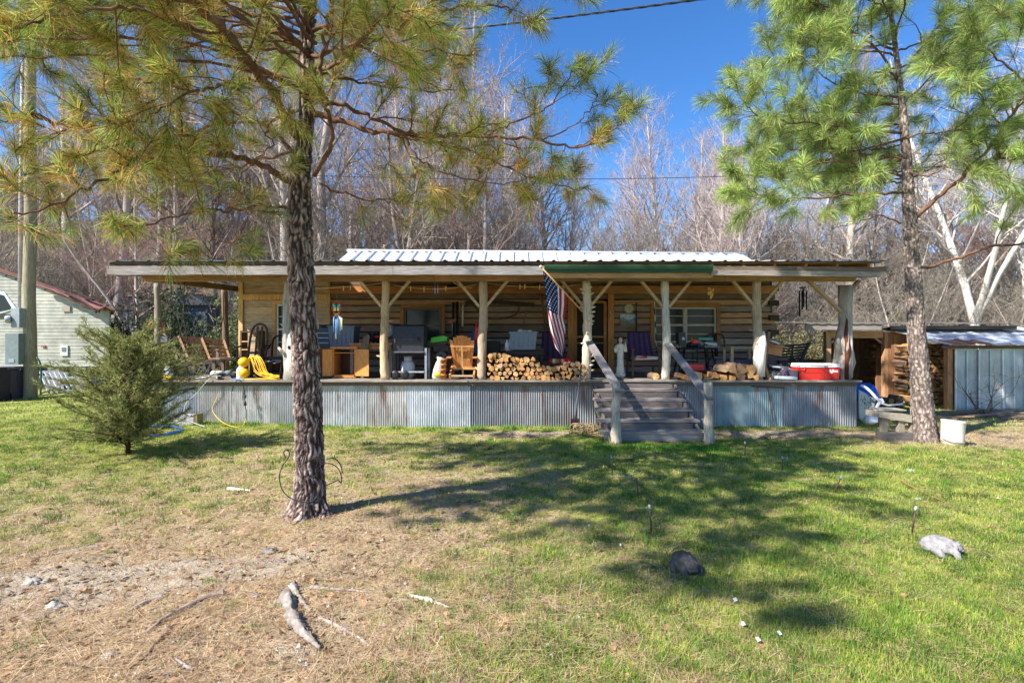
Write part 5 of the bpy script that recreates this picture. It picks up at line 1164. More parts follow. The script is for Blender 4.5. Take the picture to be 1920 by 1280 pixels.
for s_ in (-1, 1): mb = MB(S(34, 34, 36)); mb.lathe([(.03, -.02), (.09, -.02), (.095, 0), (.09, .02), (.03, .02)], (a + .06 + .1 * (s_ + 1), Yg - .27 + .0, DZ + .095), 16, rot=(R(90), 0, 0)); part(mb, 'wheel', 'rubber', e)
mb = MB(S(180, 184, 190)); xx = X(734, 11.3); mb.lathe([(0, 0), (.10, .01), (.13, .05), (.12, .06), (0, .03)], (xx, 11.0, Z(620, 11)), 18, rot=(R(80), 0, R(20))); T1(mb, 'pan', 'metal_dark', 'shiny round pan hung behind the post beside the smoker', 'pan', (xx, 11.0, Z(620, 11)))
e = thing('propane_tank', 'white propane tank standing on the deck beneath the smoker', 'gas tank', (X(764, 11.0), 11.05, DZ)); x = X(765, 11.05); mb = MB(S(206, 210, 216)); mb.lathe([(.10, 0), (.10, .03), (.13, .05), (.15, .1), (.15, .27), (.13, .34), (.07, .38), (0, .385)], (x, 11.05, DZ), 20); part(mb, 'cylinder', 'paint', e)
mb = MB(S(196, 200, 206)); mb.lathe([(.085, .36), (.09, .47), (.08, .47), (.08, .37)], (x, 11.05, DZ), 16); part(mb, 'collar', 'paint', e); mb = MB(S(60, 60, 64)); mb.tube([(x, 11.05, DZ + .38), (x, 11.05, DZ + .45)], .02, 8); part(mb, 'valve', 'metal_dark', e)
# ---- dark bench with green saw
e = thing('work_table', 'dark metal work table carrying the green power tool', 'table', (X(825, 11.3), 11.3, DZ)); zt = Z(647, 11.3); a, b = X(803, 11.3), X(848, 11.3)
mb = MB(S(58, 54, 54)); mb.box(((a + b) / 2, 11.35, zt - .02), (b - a, .55, .04)); part(mb, 'top', 'metal_dark', e)
for i in (0, 1):
    for j in (0, 1): mb = MB(S(44, 44, 48)); mb.box((a + .04 + i * (b - a - .08), 11.12 + j * .45, (DZ + zt) / 2 - .02), (.06, .05, zt - DZ - .04)); part(mb, 'leg', 'metal_dark', e)
mb = MB(S(96, 66, 50)); mb.box(((a + b) / 2, 11.35, DZ + .28), (b - a - .1, .4, .02)); part(mb, 'shelf', 'wood_x', e)
e = thing('tool_case', 'bright green and black power tool case on the dark work table', 'tool case', (X(824, 11.2), 11.2, zt)); mb = MB(S(70, 190, 60)); x = X(824, 11.2); mb.prism([(x - .19, 11.1, zt + .05), (x + .17, 11.1, zt + .09), (x + .19, 11.1, zt + .18), (x + .1, 11.1, zt + .21), (x - .17, 11.1, zt + .17)], (0, .22, 0)); part(mb, 'case', 'plastic', e, bevel=.012)
mb = MB(S(26, 28, 28)); mb.box((x, 11.2, zt + .03), (.34, .2, .05), rot=(0, -.1, 0)); mb.tube([(x - .1, 11.2, zt + .19), (x - .05, 11.2, zt + .235), (x + .06, 11.2, zt + .245), (x + .12, 11.2, zt + .2)], .014, 6); part(mb, 'handle', 'plastic', e)
mb = MB(S(120, 122, 126)); x = X(826, 11.0); mb.lathe([(0, -.01), (.12, -.01), (.12, .01), (0, .01)], (x, 11.1, DZ + .46), 24, rot=(R(90), 0, 0)); mb.lathe([(.04, -.05), (.05, 0)], (x, 11.08, DZ + .46), 12, S(40, 40, 40), rot=(R(90), 0, 0)); T1(mb, 'saw_blade', 'metal_dark', 'round grey saw blade under the dark work table', 'saw blade', (x, 11.1, DZ + .4))
# feed bag and clay pots
mb = MB(S(196, 190, 170)); x = X(820, 10.6); mb.lathe([(.10, 0), (.12, .05), (.11, .2), (.08, .33), (.05, .4), (.07, .47), (0, .46)], (x, 10.62, DZ), 18, sy=.7, rot=(0, .12, 0)); mb.ball((x + .02, 10.55, DZ + .1), (.17, .06, .12), S(180, 170, 60), wob=.3); T1(mb, 'feed_bag', 'fabric', 'crumpled pale feed bag beside the clay pots', 'bag', (x, 10.62, DZ))
for k in range(4):
    mb = MB(jit(S(196, 126, 80), .08, rg)); x = X(832 + (k == 3), 10.52); mb.lathe([(.035, 0), (.055, .09), (.062, .09), (.062, .12), (.052, .12), (.034, .02)], (x, 10.52, DZ + k * .105), 18, rot=(0, rg.uniform(-.08, .08), 0)); T1(mb, 'clay_pot', 'stone', ('bottom clay pot of the stack by the slatted chair', 'second clay pot from the bottom of the stack', 'third clay pot from the bottom of the stack', 'topmost clay pot of the stack by the feed bag')[k], 'flower pot', (x, 10.52, DZ + k * .105), 'stacked terracotta pots')
# ---- adirondack chair from behind
e = thing('adirondack_chair', 'honey coloured slatted garden chair seen from behind', 'chair', (X(868, 10.9), 10.9, DZ)); HY = S(206, 140, 78); Yc = 10.75
for k in range(7):
    t = (k - 3) / 3; topz = Z(629 + 9 * t * t, Yc); botx = X(868 + t * 14, Yc); topx = X(867 + t * 20, Yc); mb = MB(jit(HY, .1, rg)); mb.prism([(botx - .028, Yc - .05 + .12, Z(690, Yc)), (botx + .028, Yc - .05 + .12, Z(690, Yc)), (topx + .036, Yc - .12, topz), (topx - .036, Yc - .12, topz + (.012 if t < 0 else -.0))], (0, .022, 0)); part(mb, 'back_slat', 'wood_z', e)
mb = MB(S(196, 146, 92)); mb.beam((X(846, Yc), Yc - .11, Z(649, Yc)), (X(889, Yc), Yc - .11, Z(649, Yc)), .025, .035); mb.beam((X(850, Yc), Yc - .06, Z(690, Yc)), (X(889, Yc), Yc - .06, Z(690, Yc)), .03, .05); part(mb, 'cross_rail', 'wood_x', e)
mb = MB(S(206, 160, 108)); mb.beam((X(867, Yc), Yc - .12, Z(650, Yc)), (X(868, Yc), Yc - .0, Z(706, Yc)), .03, .03); part(mb, 'brace', 'wood_z', e)
for s_ in (-1, 1):
    mb = MB(jit(S(180, 120, 70), .1, rg)); mb.beam((X(868 + s_ * 24, Yc), Yc - .25, Z(670, Yc)), (X(868 + s_ * 24, Yc), Yc + .45, Z(668, Yc)), .10, .025); part(mb, 'armrest', 'wood_y', e)
    mb = MB(jit(S(160, 110, 70), .1, rg)); mb.beam((X(868 + s_ * 23, Yc), Yc + .4, DZ), (X(868 + s_ * 23, Yc), Yc + .4, Z(669, Yc)), .03, .09); part(mb, 'front_leg', 'wood_z', e)
    mb = MB(jit(S(190, 130, 78), .1, rg)); mb.beam((X(868 + s_ * 22, Yc), Yc - .25, DZ + .06), (X(868 + s_ * 22, Yc), Yc + .42, Z(682, Yc)), .035, .11); part(mb, 'side_rail', 'wood_y', e)
for k in range(4): mb = MB(jit(HY, .1, rg)); mb.box((X(868, Yc), Yc + .08 + k * .09, DZ + .24 + k * .03), (.5, .075, .02)); part(mb, 'seat_slat', 'wood_x', e)
mb = MB(S(176, 150, 118)); mb.beam((X(846, Yc), Yc - .24, Z(703, Yc)), (X(891, Yc), Yc - .24, Z(703, Yc)), .03, .04); part(mb, 'rear_rail', 'wood_x', e)
# gas can, blue tarp lump, saws, tools on wall
e = thing('gas_can', 'red plastic fuel can half hidden behind the fifth porch post', 'fuel can', (X(900, 11.4), 11.4, DZ + .9)); mb = MB(S(200, 40, 36)); x = X(901, 11.4); mb.box((x, 11.4, Z(625, 11.4)), (.27, .2, .30), taper=.8); part(mb, 'body', 'plastic', e, bevel=.02); mb = MB(S(190, 36, 34)); mb.tube([(x - .08, 11.4, Z(612, 11.4)), (x - .11, 11.4, Z(604, 11.4))], .02, 8); part(mb, 'spout', 'plastic', e)
mb = MB(S(60, 88, 128)); x = X(890, 11.35); mb.grid(lambda u, v: (x - .22 + .44 * u, 11.25 + .25 * v + .03 * math.sin(u * 9), DZ + .55 + .55 * v * (1 - abs(u - .5)) + .04 * math.sin(u * 7 + v * 9)), 16, 12); T1(mb, 'folded_tarp', 'fabric', 'dark blue tarp bundled between the slatted chair and post', 'tarp', (x, 11.3, DZ + .5), solid=.02)
mb = MB(S(30, 28, 30)); mb.box((X(900, 11.5), 11.65, DZ + .4), (.9, .5, .8)); T1(mb, 'crate', 'metal_dark', 'black chest in the dark corner behind the firewood stack', 'chest', (X(900, 11.5), 11.65, DZ), bevel=.02)
def wallstick(px0, py0, px1, py1, r, col, name, label, cat, Y=YW - .12, mat='wood_z', head=None):
    mb = MB(col); mb.tube([P(px0, py0, Y), P(px1, py1, Y)], r, 7); 
    if head: head(mb)
    return T1(mb, name, mat, label, cat, P(px0, py0, Y))
def sawblade(mb, pts, w0, w1, Y):
    n = 26; up = []; dn = []
    for k in range(n + 1):
        t = k / n; x = pts[0][0] + (pts[1][0] - pts[0][0]) * t; y = pts[0][1] + (pts[1][1] - pts[0][1]) * t + pts[2] * 4 * t * (1 - t); up.append(P(x, y - w0, Y)); dn.append(P(x, y + w1 + (1.2 if k % 2 else 0), Y))
    mb.add(up + dn, [(k, k + 1, n + 2 + k, n + 1 + k) for k in range(n)])
mb = MB(S(66, 54, 48)); sawblade(mb, ((872, 566), (1002, 570), -3), 2, 5, YW - .13); T1(mb, 'crosscut_saw', 'iron', 'long rusty crosscut saw hung along the log wall', 'saw', P(930, 566, YW - .13), solid=.004)
mb = MB(S(84, 62, 48)); mb.tube(smooth([P(890, 575, YW - .14), P(905, 592, YW - .15), P(925, 597, YW - .15), P(950, 595, YW - .15), P(968, 588, YW - .14), P(975, 572, YW - .14)], 5), .018, 8); T1(mb, 'ox_yoke', 'wood_x', 'curved dark wooden yoke hung below the crosscut saw', 'yoke', P(930, 590, YW - .14))
for k, (a0, b0, a1, b1, r, c, nm, lb) in enumerate([
    (850, 566, 849, 640, .03, S(34, 32, 34), 'iron_bar', 'thick black bar left of the pale boards on the log wall'), (857, 566, 857, 640, .035, S(30, 28, 30), 'iron_bar', 'second thick black bar leaning on the log wall'),
    (868, 572, 867, 612, .025, S(205, 198, 186), 'board', 'pale vertical board on the log wall above the slatted chair'), (862, 566, 862, 588, .018, S(180, 120, 70), 'board', 'short orange stick on the log wall above the slatted chair'),
    (1008, 528, 1014, 552, .012, S(50, 36, 30), 'hand_tool', 'short dark hook at the top of the wall left of the flag'), (1010, 545, 1035, 625, .03, S(128, 92, 66), 'hay_fork', 'long brown wooden fork handle leaning left of the flag'), (1016, 545, 1022, 622, .02, S(118, 84, 60), 'hay_fork', 'thinner brown pole behind the leaning fork left of the flag'),
    (987, 580, 981, 612, .016, S(120, 90, 66), 'wood_hammer', 'wooden handled tool hung above the blue-grey tote'), (1193, 567, 1193, 625, .016, S(36, 30, 30), 'walking_stick', 'black stick hanging right of the thermometer dial'), (996, 566, 996, 581, .012, S(150, 112, 74), 'peg', 'small wooden peg on the log wall left of the flag'), (836, 592, 836, 628, .006, S(60, 58, 60), 'rod', 'thin metal rod leaning right of the smoker')]):
    wallstick(a0, b0, a1, b1, r, c, nm, lb, 'tool')
mb = MB(S(190, 110, 60)); mb.beam(P(841, 604, 12.4), P(855, 599, 12.4), .03, .05); mb.tube([P(848, 602, 12.4), P(848, 628, 12.4)], .012, 6, S(150, 150, 150)); T1(mb, 'hammer', 'wood_x', 'orange handled tool sticking up behind the slatted chair', 'tool', P(848, 620, 12.4))
for k, (px, q) in enumerate(((884, 12.0), (889, 11.9))): mb = MB(S(210, 210, 206)); mb.beam(P(px - 5, 640, q), P(px + 8, 627, q), .04, .06); T1(mb, 'trim_offcut', 'paint', ('white board end sticking out above the blue bundle', 'second white board end above the blue bundle')[k], 'board', P(px, 640, q))
# ---- wind chimes
def strline(mb, a, b, col=S(150, 120, 90)): mb.tube([a, b], .0035, 4, col, cap=False)
e = thing('wind_chime', 'butterfly wind chime in a red ring with blue and white tubes', 'wind chime', P(632, 525, 10.3)); Yq = 10.3
mb = MB(S(150, 90, 70)); strline(mb, P(632, 520, Yq), P(631, 564, Yq)); part(mb, 'cord', 'fabric', e)
c = P(631, 577, Yq); r = .095; mb = MB(S(190, 60, 50)); mb.tube([c + V((r * .95 * math.cos(a), 0, r * 1.3 * math.sin(a))) for a in [2 * math.pi * k / 24 for k in range(25)]], .008, 6, cap=False); part(mb, 'ring', 'plastic', e)
mb = MB()
for s_ in (-1, 1):
    mb.add([c + V((0, -.01, .01)), c + V((s_ * .03, -.01, .06)), c + V((s_ * .075, -.01, .08)), c + V((s_ * .07, -.01, .02)), c + V((s_ * .02, -.01, -.005))], [(0, 1, 2, 3, 4)], S(60, 170, 190)); mb.add([c + V((0, -.01, 0)), c + V((s_ * .06, -.01, 0)), c + V((s_ * .055, -.01, -.06)), c + V((s_ * .015, -.01, -.07))], [(0, 1, 2, 3)], S(226, 214, 90))
mb.tube([c + V((0, -.012, .06)), c + V((0, -.012, -.07))], .008, 6, S(40, 50, 60)); part(mb, 'butterfly', 'plastic', e, solid=.003)
for k, (px, y0, y1, cl) in enumerate(((626, 594, 622, S(80, 150, 210)), (630, 598, 635, S(216, 222, 230)), (634, 596, 626, S(60, 130, 200)), (638, 594, 620, S(220, 224, 226)), (641, 596, 618, S(224, 218, 150)), (636, 592, 627, S(90, 160, 215)))):
    mb = MB(cl); mb.tube([P(px, y0, Yq + .02 * (k % 2)), P(px, y1, Yq + .02 * (k % 2))], .013, 8); strline(mb, P(px, y0, Yq + .02 * (k % 2)), P(631, 588, Yq), S(160, 160, 160)); part(mb, 'chime_tube', 'plastic', e)
e = thing('wind_chime', 'small blue and silver tube chime under the eave above the smoker', 'wind chime', P(816, 520, 11)); mb = MB(S(120, 90, 70)); mb.lathe([(0, 0), (.05, 0), (.05, .02), (0, .02)], P(817, 529, 11), 12); strline(mb, P(817, 529, 11), P(817, 518, 11)); part(mb, 'top_disc', 'wood_smooth', e)
for k in range(4): mb = MB((S(80, 90, 150), S(226, 228, 232))[k % 2]); mb.tube([P(813 + k * 2.6, 533, 11 + .03 * (k % 2)), P(813 + k * 2.6, 552 - 2 * (k % 2), 11 + .03 * (k % 2))], .012, 8); strline(mb, P(813 + k * 2.6, 533, 11 + .03 * (k % 2)), P(817, 529, 11)); part(mb, 'chime_tube', 'metal_dark', e)
e = thing('wind_chime', 'long black tube chime hanging at the right end of the porch', 'wind chime', P(1505, 530, 11.2)); mb = MB(S(40, 34, 34)); mb.lathe([(0, 0), (.07, 0), (.07, .02), (0, .02)], P(1505, 540, 11.2), 12); strline(mb, P(1505, 540, 11.2), P(1505, 524, 11.2)); part(mb, 'top_disc', 'wood_smooth', e)
for px, y0, y1 in ((1499, 545, 593), (1507, 541, 575), (1512, 546, 581), (1504, 545, 580)): mb = MB(S(30, 28, 32)); mb.tube([P(px, y0, 11.2 + .04 * (px % 2)), P(px, y1, 11.2 + .04 * (px % 2))], .016, 8); strline(mb, P(px, y0, 11.2), P(1505, 540, 11.2), S(60, 60, 60)); part(mb, 'chime_tube', 'metal_dark', e)
e = thing('wind_chime', 'hanging cluster of small honey coloured balls like grapes', 'wind chime', P(1333, 528, 11)); mb = MB(S(150, 100, 60)); mb.box(P(1333, 537, 11), (.16, .02, .02)); strline(mb, P(1333, 537, 11), P(1333, 522, 11)); part(mb, 'top_bar', 'wood_x', e)
mb = MB(S(220, 176, 100))
for k in range(26):
    py = 540 + 20 * (k / 26); px = 1333 + rg.uniform(-7, 7) * (1 - (k / 26) ** 2 * .8) * (.9 if k < 20 else .4); mb.ball(P(px, py, 11 + rg.uniform(-.04, .04)), (.045, .045, .045), jit(S(222, 180, 106), .12, rg), 8)
part(mb, 'ball_cluster', 'plastic', e)
mb = MB(S(48, 40, 36)); c = P(847, 536, 11.5); mb.lathe([(.03, .02), (.12, -.01), (.125, .0), (.03, .035)], c, 16); mb.tube([c, P(847, 518, 11.5)], .008, 6); T1(mb, 'hanging_lamp', 'iron', 'small dark dish lamp hanging under the roof above the slatted chair', 'lamp', c)
# clothesline with pegs
e = thing('clothesline', 'sagging yellow clothesline with wooden pegs under the porch roof', 'clothesline', P(722, 530, 10.75)); mb = MB(S(222, 196, 140))
for a_, b_, s_ in (((560, 541), (722, 530), 3), ((722, 530), (905, 530), 12), ((905, 530), (1100, 532), 7)):
    mb.tube([P(a_[0] + (b_[0] - a_[0]) * k / 12, a_[1] + (b_[1] - a_[1]) * k / 12 + s_ * 4 * (k / 12) * (1 - k / 12), 10.78) for k in range(13)], .006, 5)
mb.tube(smooth([P(840, 518, 10.8), P(852, 530, 10.8), P(870, 538, 10.8), P(885, 540, 10.8)], 5), .006, 5); part(mb, 'line', 'fabric', e)
for px, py in ((644, 540), (657, 539), (770, 541), (795, 542), (836, 541), (975, 537), (984, 537), (1012, 538), (1056, 536)): mb = MB(S(216, 178, 120)); mb.beam(P(px, py - 4, 10.76), P(px, py + 5, 10.76), .014, .02); part(mb, 'peg', 'wood_smooth', e)
# ---- dial, picture
e = thing('wall_clock', 'round white dial on the log wall right of the door', 'clock', P(1179, 578, YW - .1)); c = P(1179, 578.5, YW - .08); mb = MB(S(176, 164, 140)); mb.lathe([(.100, 0), (.115, 0), (.12, .02), (.108, .024), (.100, .016)], c, 32, rot=(R(90), 0, 0)); part(mb, 'rim', 'plastic', e)
mb = MB(S(244, 240, 228)); mb.lathe([(0, 0), (.098, 0), (.098, .012), (0, .012)], c, 32, rot=(R(90), 0, 0)); part(mb, 'face', 'print', e)
for k in range(12): a = 2 * math.pi * k / 12; text(str(12 if k == 0 else k), .034, c + V((.076 * math.sin(a), -.0145, .076 * math.cos(a))), (R(90), 0, 0), S(50, 44, 40), e, 'numeral', .001)
for a, l in ((.5, .05), (2.6, .065)): mb = MB(S(40, 36, 34)); mb.beam(c + V((0, -.018, 0)), c + V((l * math.sin(a), -.018, l * math.cos(a))), .006, .003, up=(0, 1, 0)); part(mb, 'hand', 'print', e)
e = thing('picture', 'small blue and brown landscape picture on the wall under the dial', 'picture', P(1178, 600, YW - .1)); c = P(1178.5, 600, YW - .07); mb = MB(S(96, 94, 96)); mb.box(c, (.45, .02, .32)); part(mb, 'board', 'wood_x', e)
mb = MB(); rr = random.Random(4); mb.grid(lambda u, v: c + V((-.215 + .43 * u, -.012, -.15 + .30 * v)), 22, 15, colfn=lambda u, v: jit(S(170, 186, 200) if v > .62 + .1 * math.sin(u * 9) else (S(110, 130, 150) if v > .35 + .1 * math.sin(u * 5 + 1) else S(120, 108, 86)), .35, rr)); part(mb, 'painting', 'print', e)
# ---- statue
Yt = 11.2; x = X(1163, Yt); e = thing('statue', 'white robed figurine with dark hair standing on a rough stone base', 'statue', (x, Yt, DZ)); k_ = (Z(632, Yt) - DZ) / .82
mb = MB(S(206, 200, 188)); mb.ball((x, Yt, DZ + .06), (.25, .2, .14), n=14, wob=.35); part(mb, 'base', 'stone', e)
mb = MB(S(222, 214, 196)); pr = [(.085, .08), (.075, .16), (.06, .3), (.058, .42), (.066, .50), (.06, .55), (.075, .62), (.082, .655), (.06, .685), (.026, .70), (.022, .715)]
vs = []; n = 28
for (r0, z) in pr:
    for q in range(n): a = 2 * math.pi * q / n; f = 1 + (.12 * math.sin(a * 7 + z * 6) if z < .5 else .03 * math.sin(a * 5)); vs.append((x + r0 * f * math.cos(a) * 1.1, Yt + r0 * f * math.sin(a) * .75, DZ + z * k_))
mb.add(vs, [(i * n + q, i * n + (q + 1) % n, (i + 1) * n + (q + 1) % n, (i + 1) * n + q) for i in range(len(pr) - 1) for q in range(n)], None, True)
for s_ in (-1, 1): mb.tube([(x + s_ * .06, Yt, DZ + .65 * k_), (x + s_ * .10, Yt - .01, DZ + .58 * k_), (x + s_ * .105, Yt - .03, DZ + .54 * k_)] + ([(x + s_ * .06, Yt - .07, DZ + .58 * k_)] if s_ < 0 else [(x + s_ * .10, Yt - .06, DZ + .68 * k_)]), [.035, .05, .045, .016], 10)
part(mb, 'robe', 'paint', e)
mb = MB(S(214, 176, 148)); mb.ball((x, Yt - .02, DZ + .765 * k_), (.09, .10, .125), n=16); mb.ball((x, Yt - .055, DZ + .76 * k_), (.014, .02, .02)); mb.tube([(x, Yt, DZ + .70 * k_), (x, Yt, DZ + .73 * k_)], .024, 8); mb.ball((x - .04, Yt - .085, DZ + .585 * k_), (.05, .03, .03)); mb.ball((x + .10, Yt - .07, DZ + .70 * k_), (.03, .03, .045)); part(mb, 'head', 'paint', e)
mb = MB(S(70, 36, 28)); mb.ball((x, Yt + .02, DZ + .785 * k_), (.13, .125, .135), n=16); mb.tube([(x - .045, Yt - .01, DZ + .78 * k_), (x - .05, Yt - .01, DZ + .70 * k_), (x - .045, Yt - .03, DZ + .64 * k_)], [.025, .022, .008], 8); mb.tube([(x + .045, Yt - .01, DZ + .78 * k_), (x + .05, Yt, DZ + .70 * k_), (x + .04, Yt - .03, DZ + .66 * k_)], [.025, .022, .008], 8); part(mb, 'hair', 'paint', e)
# ---- purple porch chairs
def purple(px, Y, label, w=.58, col=S(74, 58, 92)):
    x = X(px, Y); e = thing('porch_chair', label, 'chair', (x, Y, DZ), group='purple backed porch chairs'); st = S(96, 72, 58)
    mb = MB(col)
    for q in range(9): mb.prism([(x - w / 2 + w * q / 9, Y + .2, DZ + .42), (x - w / 2 + w * (q + 1) / 9 - .003, Y + .2, DZ + .42), (x - w / 2 * .86 + w * .86 * (q + 1) / 9 - .003, Y + .42, DZ + 1.0), (x - w / 2 * .86 + w * .86 * q / 9, Y + .42, DZ + 1.0)], (0, .03, 0), jit(S(84, 62, 100) if q % 2 else S(60, 50, 78), .12, rg))
    part(mb, 'backrest', 'fabric', e); mb = MB(S(66, 54, 74)); mb.box((x, Y - .02, DZ + .36), (w * .94, .46, .05)); part(mb, 'seat', 'fabric', e)
    for s_ in (-1, 1):
        mb = MB(st); mb.box((x + s_ * w / 2, Y - .24, DZ + .30), (.04, .04, .60)); part(mb, 'leg', 'wood_z', e); mb = MB(st); mb.box((x + s_ * w / 2, Y + .26, DZ + .25), (.04, .04, .50)); part(mb, 'leg', 'wood_z', e)
        mb = MB(S(110, 84, 66)); mb.box((x + s_ * w / 2, Y, DZ + .615), (.07, .56, .03)); part(mb, 'armrest', 'wood_y', e)
    mb = MB(st); mb.box((x, Y - .25, DZ + .31), (w, .03, .07)); part(mb, 'front_rail', 'wood_x', e); return x
x = purple(1206, 11.4, 'purple backed chair with a folded white blanket right of the figurine'); mb = MB(S(206, 198, 182))
for q in range(4): mb.box((x + .01 * q, 11.36, DZ + .40 + .02 * q), (.5, .42, .018), jit(S(210, 200, 184), .1, rg), rot=(0, .02 * (q - 1), .03 * q))
mb.box((x - .08, 11.15, DZ + .45), (.2, .02, .05), S(170, 70, 60)); T1(mb, 'folded_blanket', 'fabric', 'folded white blanket on the seat of the chair by the figurine', 'blanket', (x, 11.36, DZ + .39), bevel=.008)
purple(1039, 11.6, 'dark purple chair partly behind the flag and the firewood')
mb = MB(S(170, 60, 56)); 
for q, c in enumerate((S(180, 50, 50), S(206, 190, 160), S(110, 130, 90), S(190, 70, 60), S(210, 180, 160), S(200, 30, 34), S(208, 36, 36))): mb.tube([P(1030 + q * 5.6, 677, 11.0), P(1035.6 + q * 5.6, 677, 11.0)], .055 if q < 5 else .075, 12, c)
T1(mb, 'rolled_rug', 'fabric', 'rolled red patterned rug lying behind the firewood below the flag', 'rug', P(1050, 677, 11.0))
mb = MB(S(216, 206, 176)); 
for q in range(8): mb.tube([P(1227 + q * .5, 566 + q * 12, 12.6), P(1227.5 + q * .5, 577 + q * 12, 12.6)], .013, 6, S(220, 212, 186) if q % 2 == 0 else S(40, 34, 30))
T1(mb, 'walking_stick', 'wood_z', 'pale stick with dark bands leaning beside the paired windows', 'stick', P(1229, 660, 12.6))
# ---- shovel, wire tangle
e = thing('shovel', 'long handled shovel leaning on the skirting left of the steps', 'shovel', P(1079, 812, 10.1)); a = P(1090, 683, 10.3); b = P(1078, 790, 10.12); mb = MB(S(92, 96, 108)); mb.tube([a, b], .018, 8); part(mb, 'handle', 'wood_z', e)
mb = MB(S(70, 52, 46)); c = b; mb.prism([c + V((-.09, 0, .06)), c + V((.09, 0, .06)), c + V((.085, -.02, -.14)), c + V((0, -.03, -.24)), c + V((-.085, -.02, -.14))], (0, .012, 0)); part(mb, 'blade', 'iron', e)
mb = MB(S(190, 160, 122))
for q in range(20):
    c = P(1100 + rg.uniform(-16, 16), 822, 9.5); c.z = G(c.x, c.y); mb.tube(smooth([c + V((rg.uniform(-.2, .2), rg.uniform(-.1, .1), .0)), c + V((rg.uniform(-.2, .2), rg.uniform(-.1, .1), rg.uniform(.1, .22))), c + V((rg.uniform(-.25, .25), rg.uniform(-.1, .1), rg.uniform(.05, .2))), c + V((rg.uniform(-.3, .3), 0, .02))], 4), .006, 4, cap=False)
T1(mb, 'dry_stems', 'wood_z', 'tangle of curled dry plant stems on the ground left of the steps', 'dead plant', P(1100, 822, 9.5))
# ---- right table with clutter
Yt = 11.6; e = thing('patio_table', 'dark round edged table covered with tools below the paired windows', 'table', (X(1300, Yt), Yt, DZ)); a, b = X(1263, Yt), X(1343, Yt); zt = Z(653, Yt)
mb = MB(S(44, 44, 48)); mb.lathe([(0, -.02), (.5, -.02), (.515, 0), (.5, .015), (0, .015)], ((a + b) / 2, Yt, zt), 32, sy=.75); part(mb, 'top', 'metal_dark', e)
for i in (-1, 1):
    for j in (-1, 1): mb = MB(S(36, 36, 38)); mb.tube([((a + b) / 2 + i * .3, Yt + j * .2, zt), ((a + b) / 2 + i * .4, Yt + j * .28, DZ)], .02, 7); part(mb, 'leg', 'metal_dark', e)
for k, (px, w, h, c, nm, lb) in enumerate(((1274, .16, .34, S(26, 26, 32), 'speaker_box', 'black box with a pale disc on the patio table'), (1318, .34, .05, S(60, 150, 140), 'tray', 'teal tray lying on top of the table clutter'), (1329, .30, .06, S(196, 194, 186), 'paper_stack', 'white papers at the right end of the patio table'), (1312, .16, .10, S(204, 172, 120), 'cardboard_piece', 'tan folded cardboard on the patio table'), (1288, .14, .06, S(110, 84, 60), 'tool_roll', 'brown roll at the left of the patio table'))):
    mb = MB(c); z = zt + .02 + (.17 if nm == 'tray' else .05 if nm == 'paper_stack' else 0); mb.box((X(px, Yt), Yt - .1 + (.05 * k), z + h / 2), (w, .2, h), rot=(0, .08 * (k % 3 - 1), .1 * k))
    if nm == 'paper_stack': mb.box((X(px, Yt), Yt - .02, z + h + .02), (w * .9, .2, .03), S(90, 90, 96), rot=(0, .1, .2)); mb.box((X(px, Yt), Yt - .05, z - .03), (w * 1.1, .3, .04), S(120, 120, 128))
    if k == 0: mb.lathe([(0, 0), (.035, 0), (.035, .01)], (X(px, Yt) + .02, Yt - .2, z + .2), 12, S(170, 180, 190), rot=(R(90), 0, 0))
    T1(mb, nm, 'plastic', lb, nm.split('_')[0] if nm != 'speaker_box' else 'box', (X(px, Yt), Yt - .1, z), bevel=.006)
mb = MB(S(226, 84, 40)); c = V((X(1297, Yt), Yt - .2, zt + .15)); mb.ball(c, (.16, .12, .12), wob=.3); mb.tube([c, c + V((-.08, 0, .07))], .02, 6); mb.tube([c + V((-.12, 0, -.07)), c + V((.05, 0, -.05))], .05, 8, S(26, 26, 28)); T1(mb, 'chainsaw', 'plastic', 'orange and black chainsaw on the patio table', 'chainsaw', c - V((0, 0, .12)))
clump('tool_clutter', 'dark jumble of small tools along the patio table', 'tools', X(1300, Yt), Yt, zt + .02, .8, .3, .16, [S(30, 34, 40), S(70, 74, 84), S(150, 140, 128), S(46, 60, 76)], 22)
mb = MB(S(36, 52, 60)); x = X(1293, 11.9)
for q in range(3): mb.box((x, 12.0, DZ + .1 + q * .22), (.34, .3, .02)); mb.box((x - .06, 11.84, DZ + .16 + q * .2), (.1, .01, .012), S(150, 190, 190)); mb.box((x + .08, 11.84, DZ + .16 + q * .2), (.1, .01, .012), S(150, 190, 190))
for i in (-1, 1):
    for j in (-1, 1): mb.box((x + i * .16, 12.0 + j * .14, DZ + .33), (.02, .02, .64))
T1(mb, 'wire_rack', 'metal_dark', 'dark wire rack under the patio table', 'rack', (x, 12, DZ))
mb = MB(S(190, 44, 40)); x = X(1303, 11.1); mb.box((x, 11.1, DZ + .24), (.34, .2, .14)); mb.box((x, 11.0, DZ + .26), (.30, .01, .01), S(230, 120, 110)); T1(mb, 'toolbox', 'plastic', 'red metal toolbox behind the firewood heap', 'toolbox', (x, 11.1, DZ + .17), bevel=.01)
mb = MB(S(44, 40, 42)); mb.box((x, 11.15, DZ + .085), (.5, .3, .17)); T1(mb, 'crate', 'metal_dark', 'low dark crate under the red toolbox', 'crate', (x, 11.15, DZ))
clump('floor_clutter', 'dark clutter on the deck between the patio table and the firewood', 'clutter', X(1350, 11.2), 11.2, DZ, .9, .3, .35, [S(60, 62, 70), S(90, 84, 86), S(110, 128, 128), S(50, 46, 50)], 20)
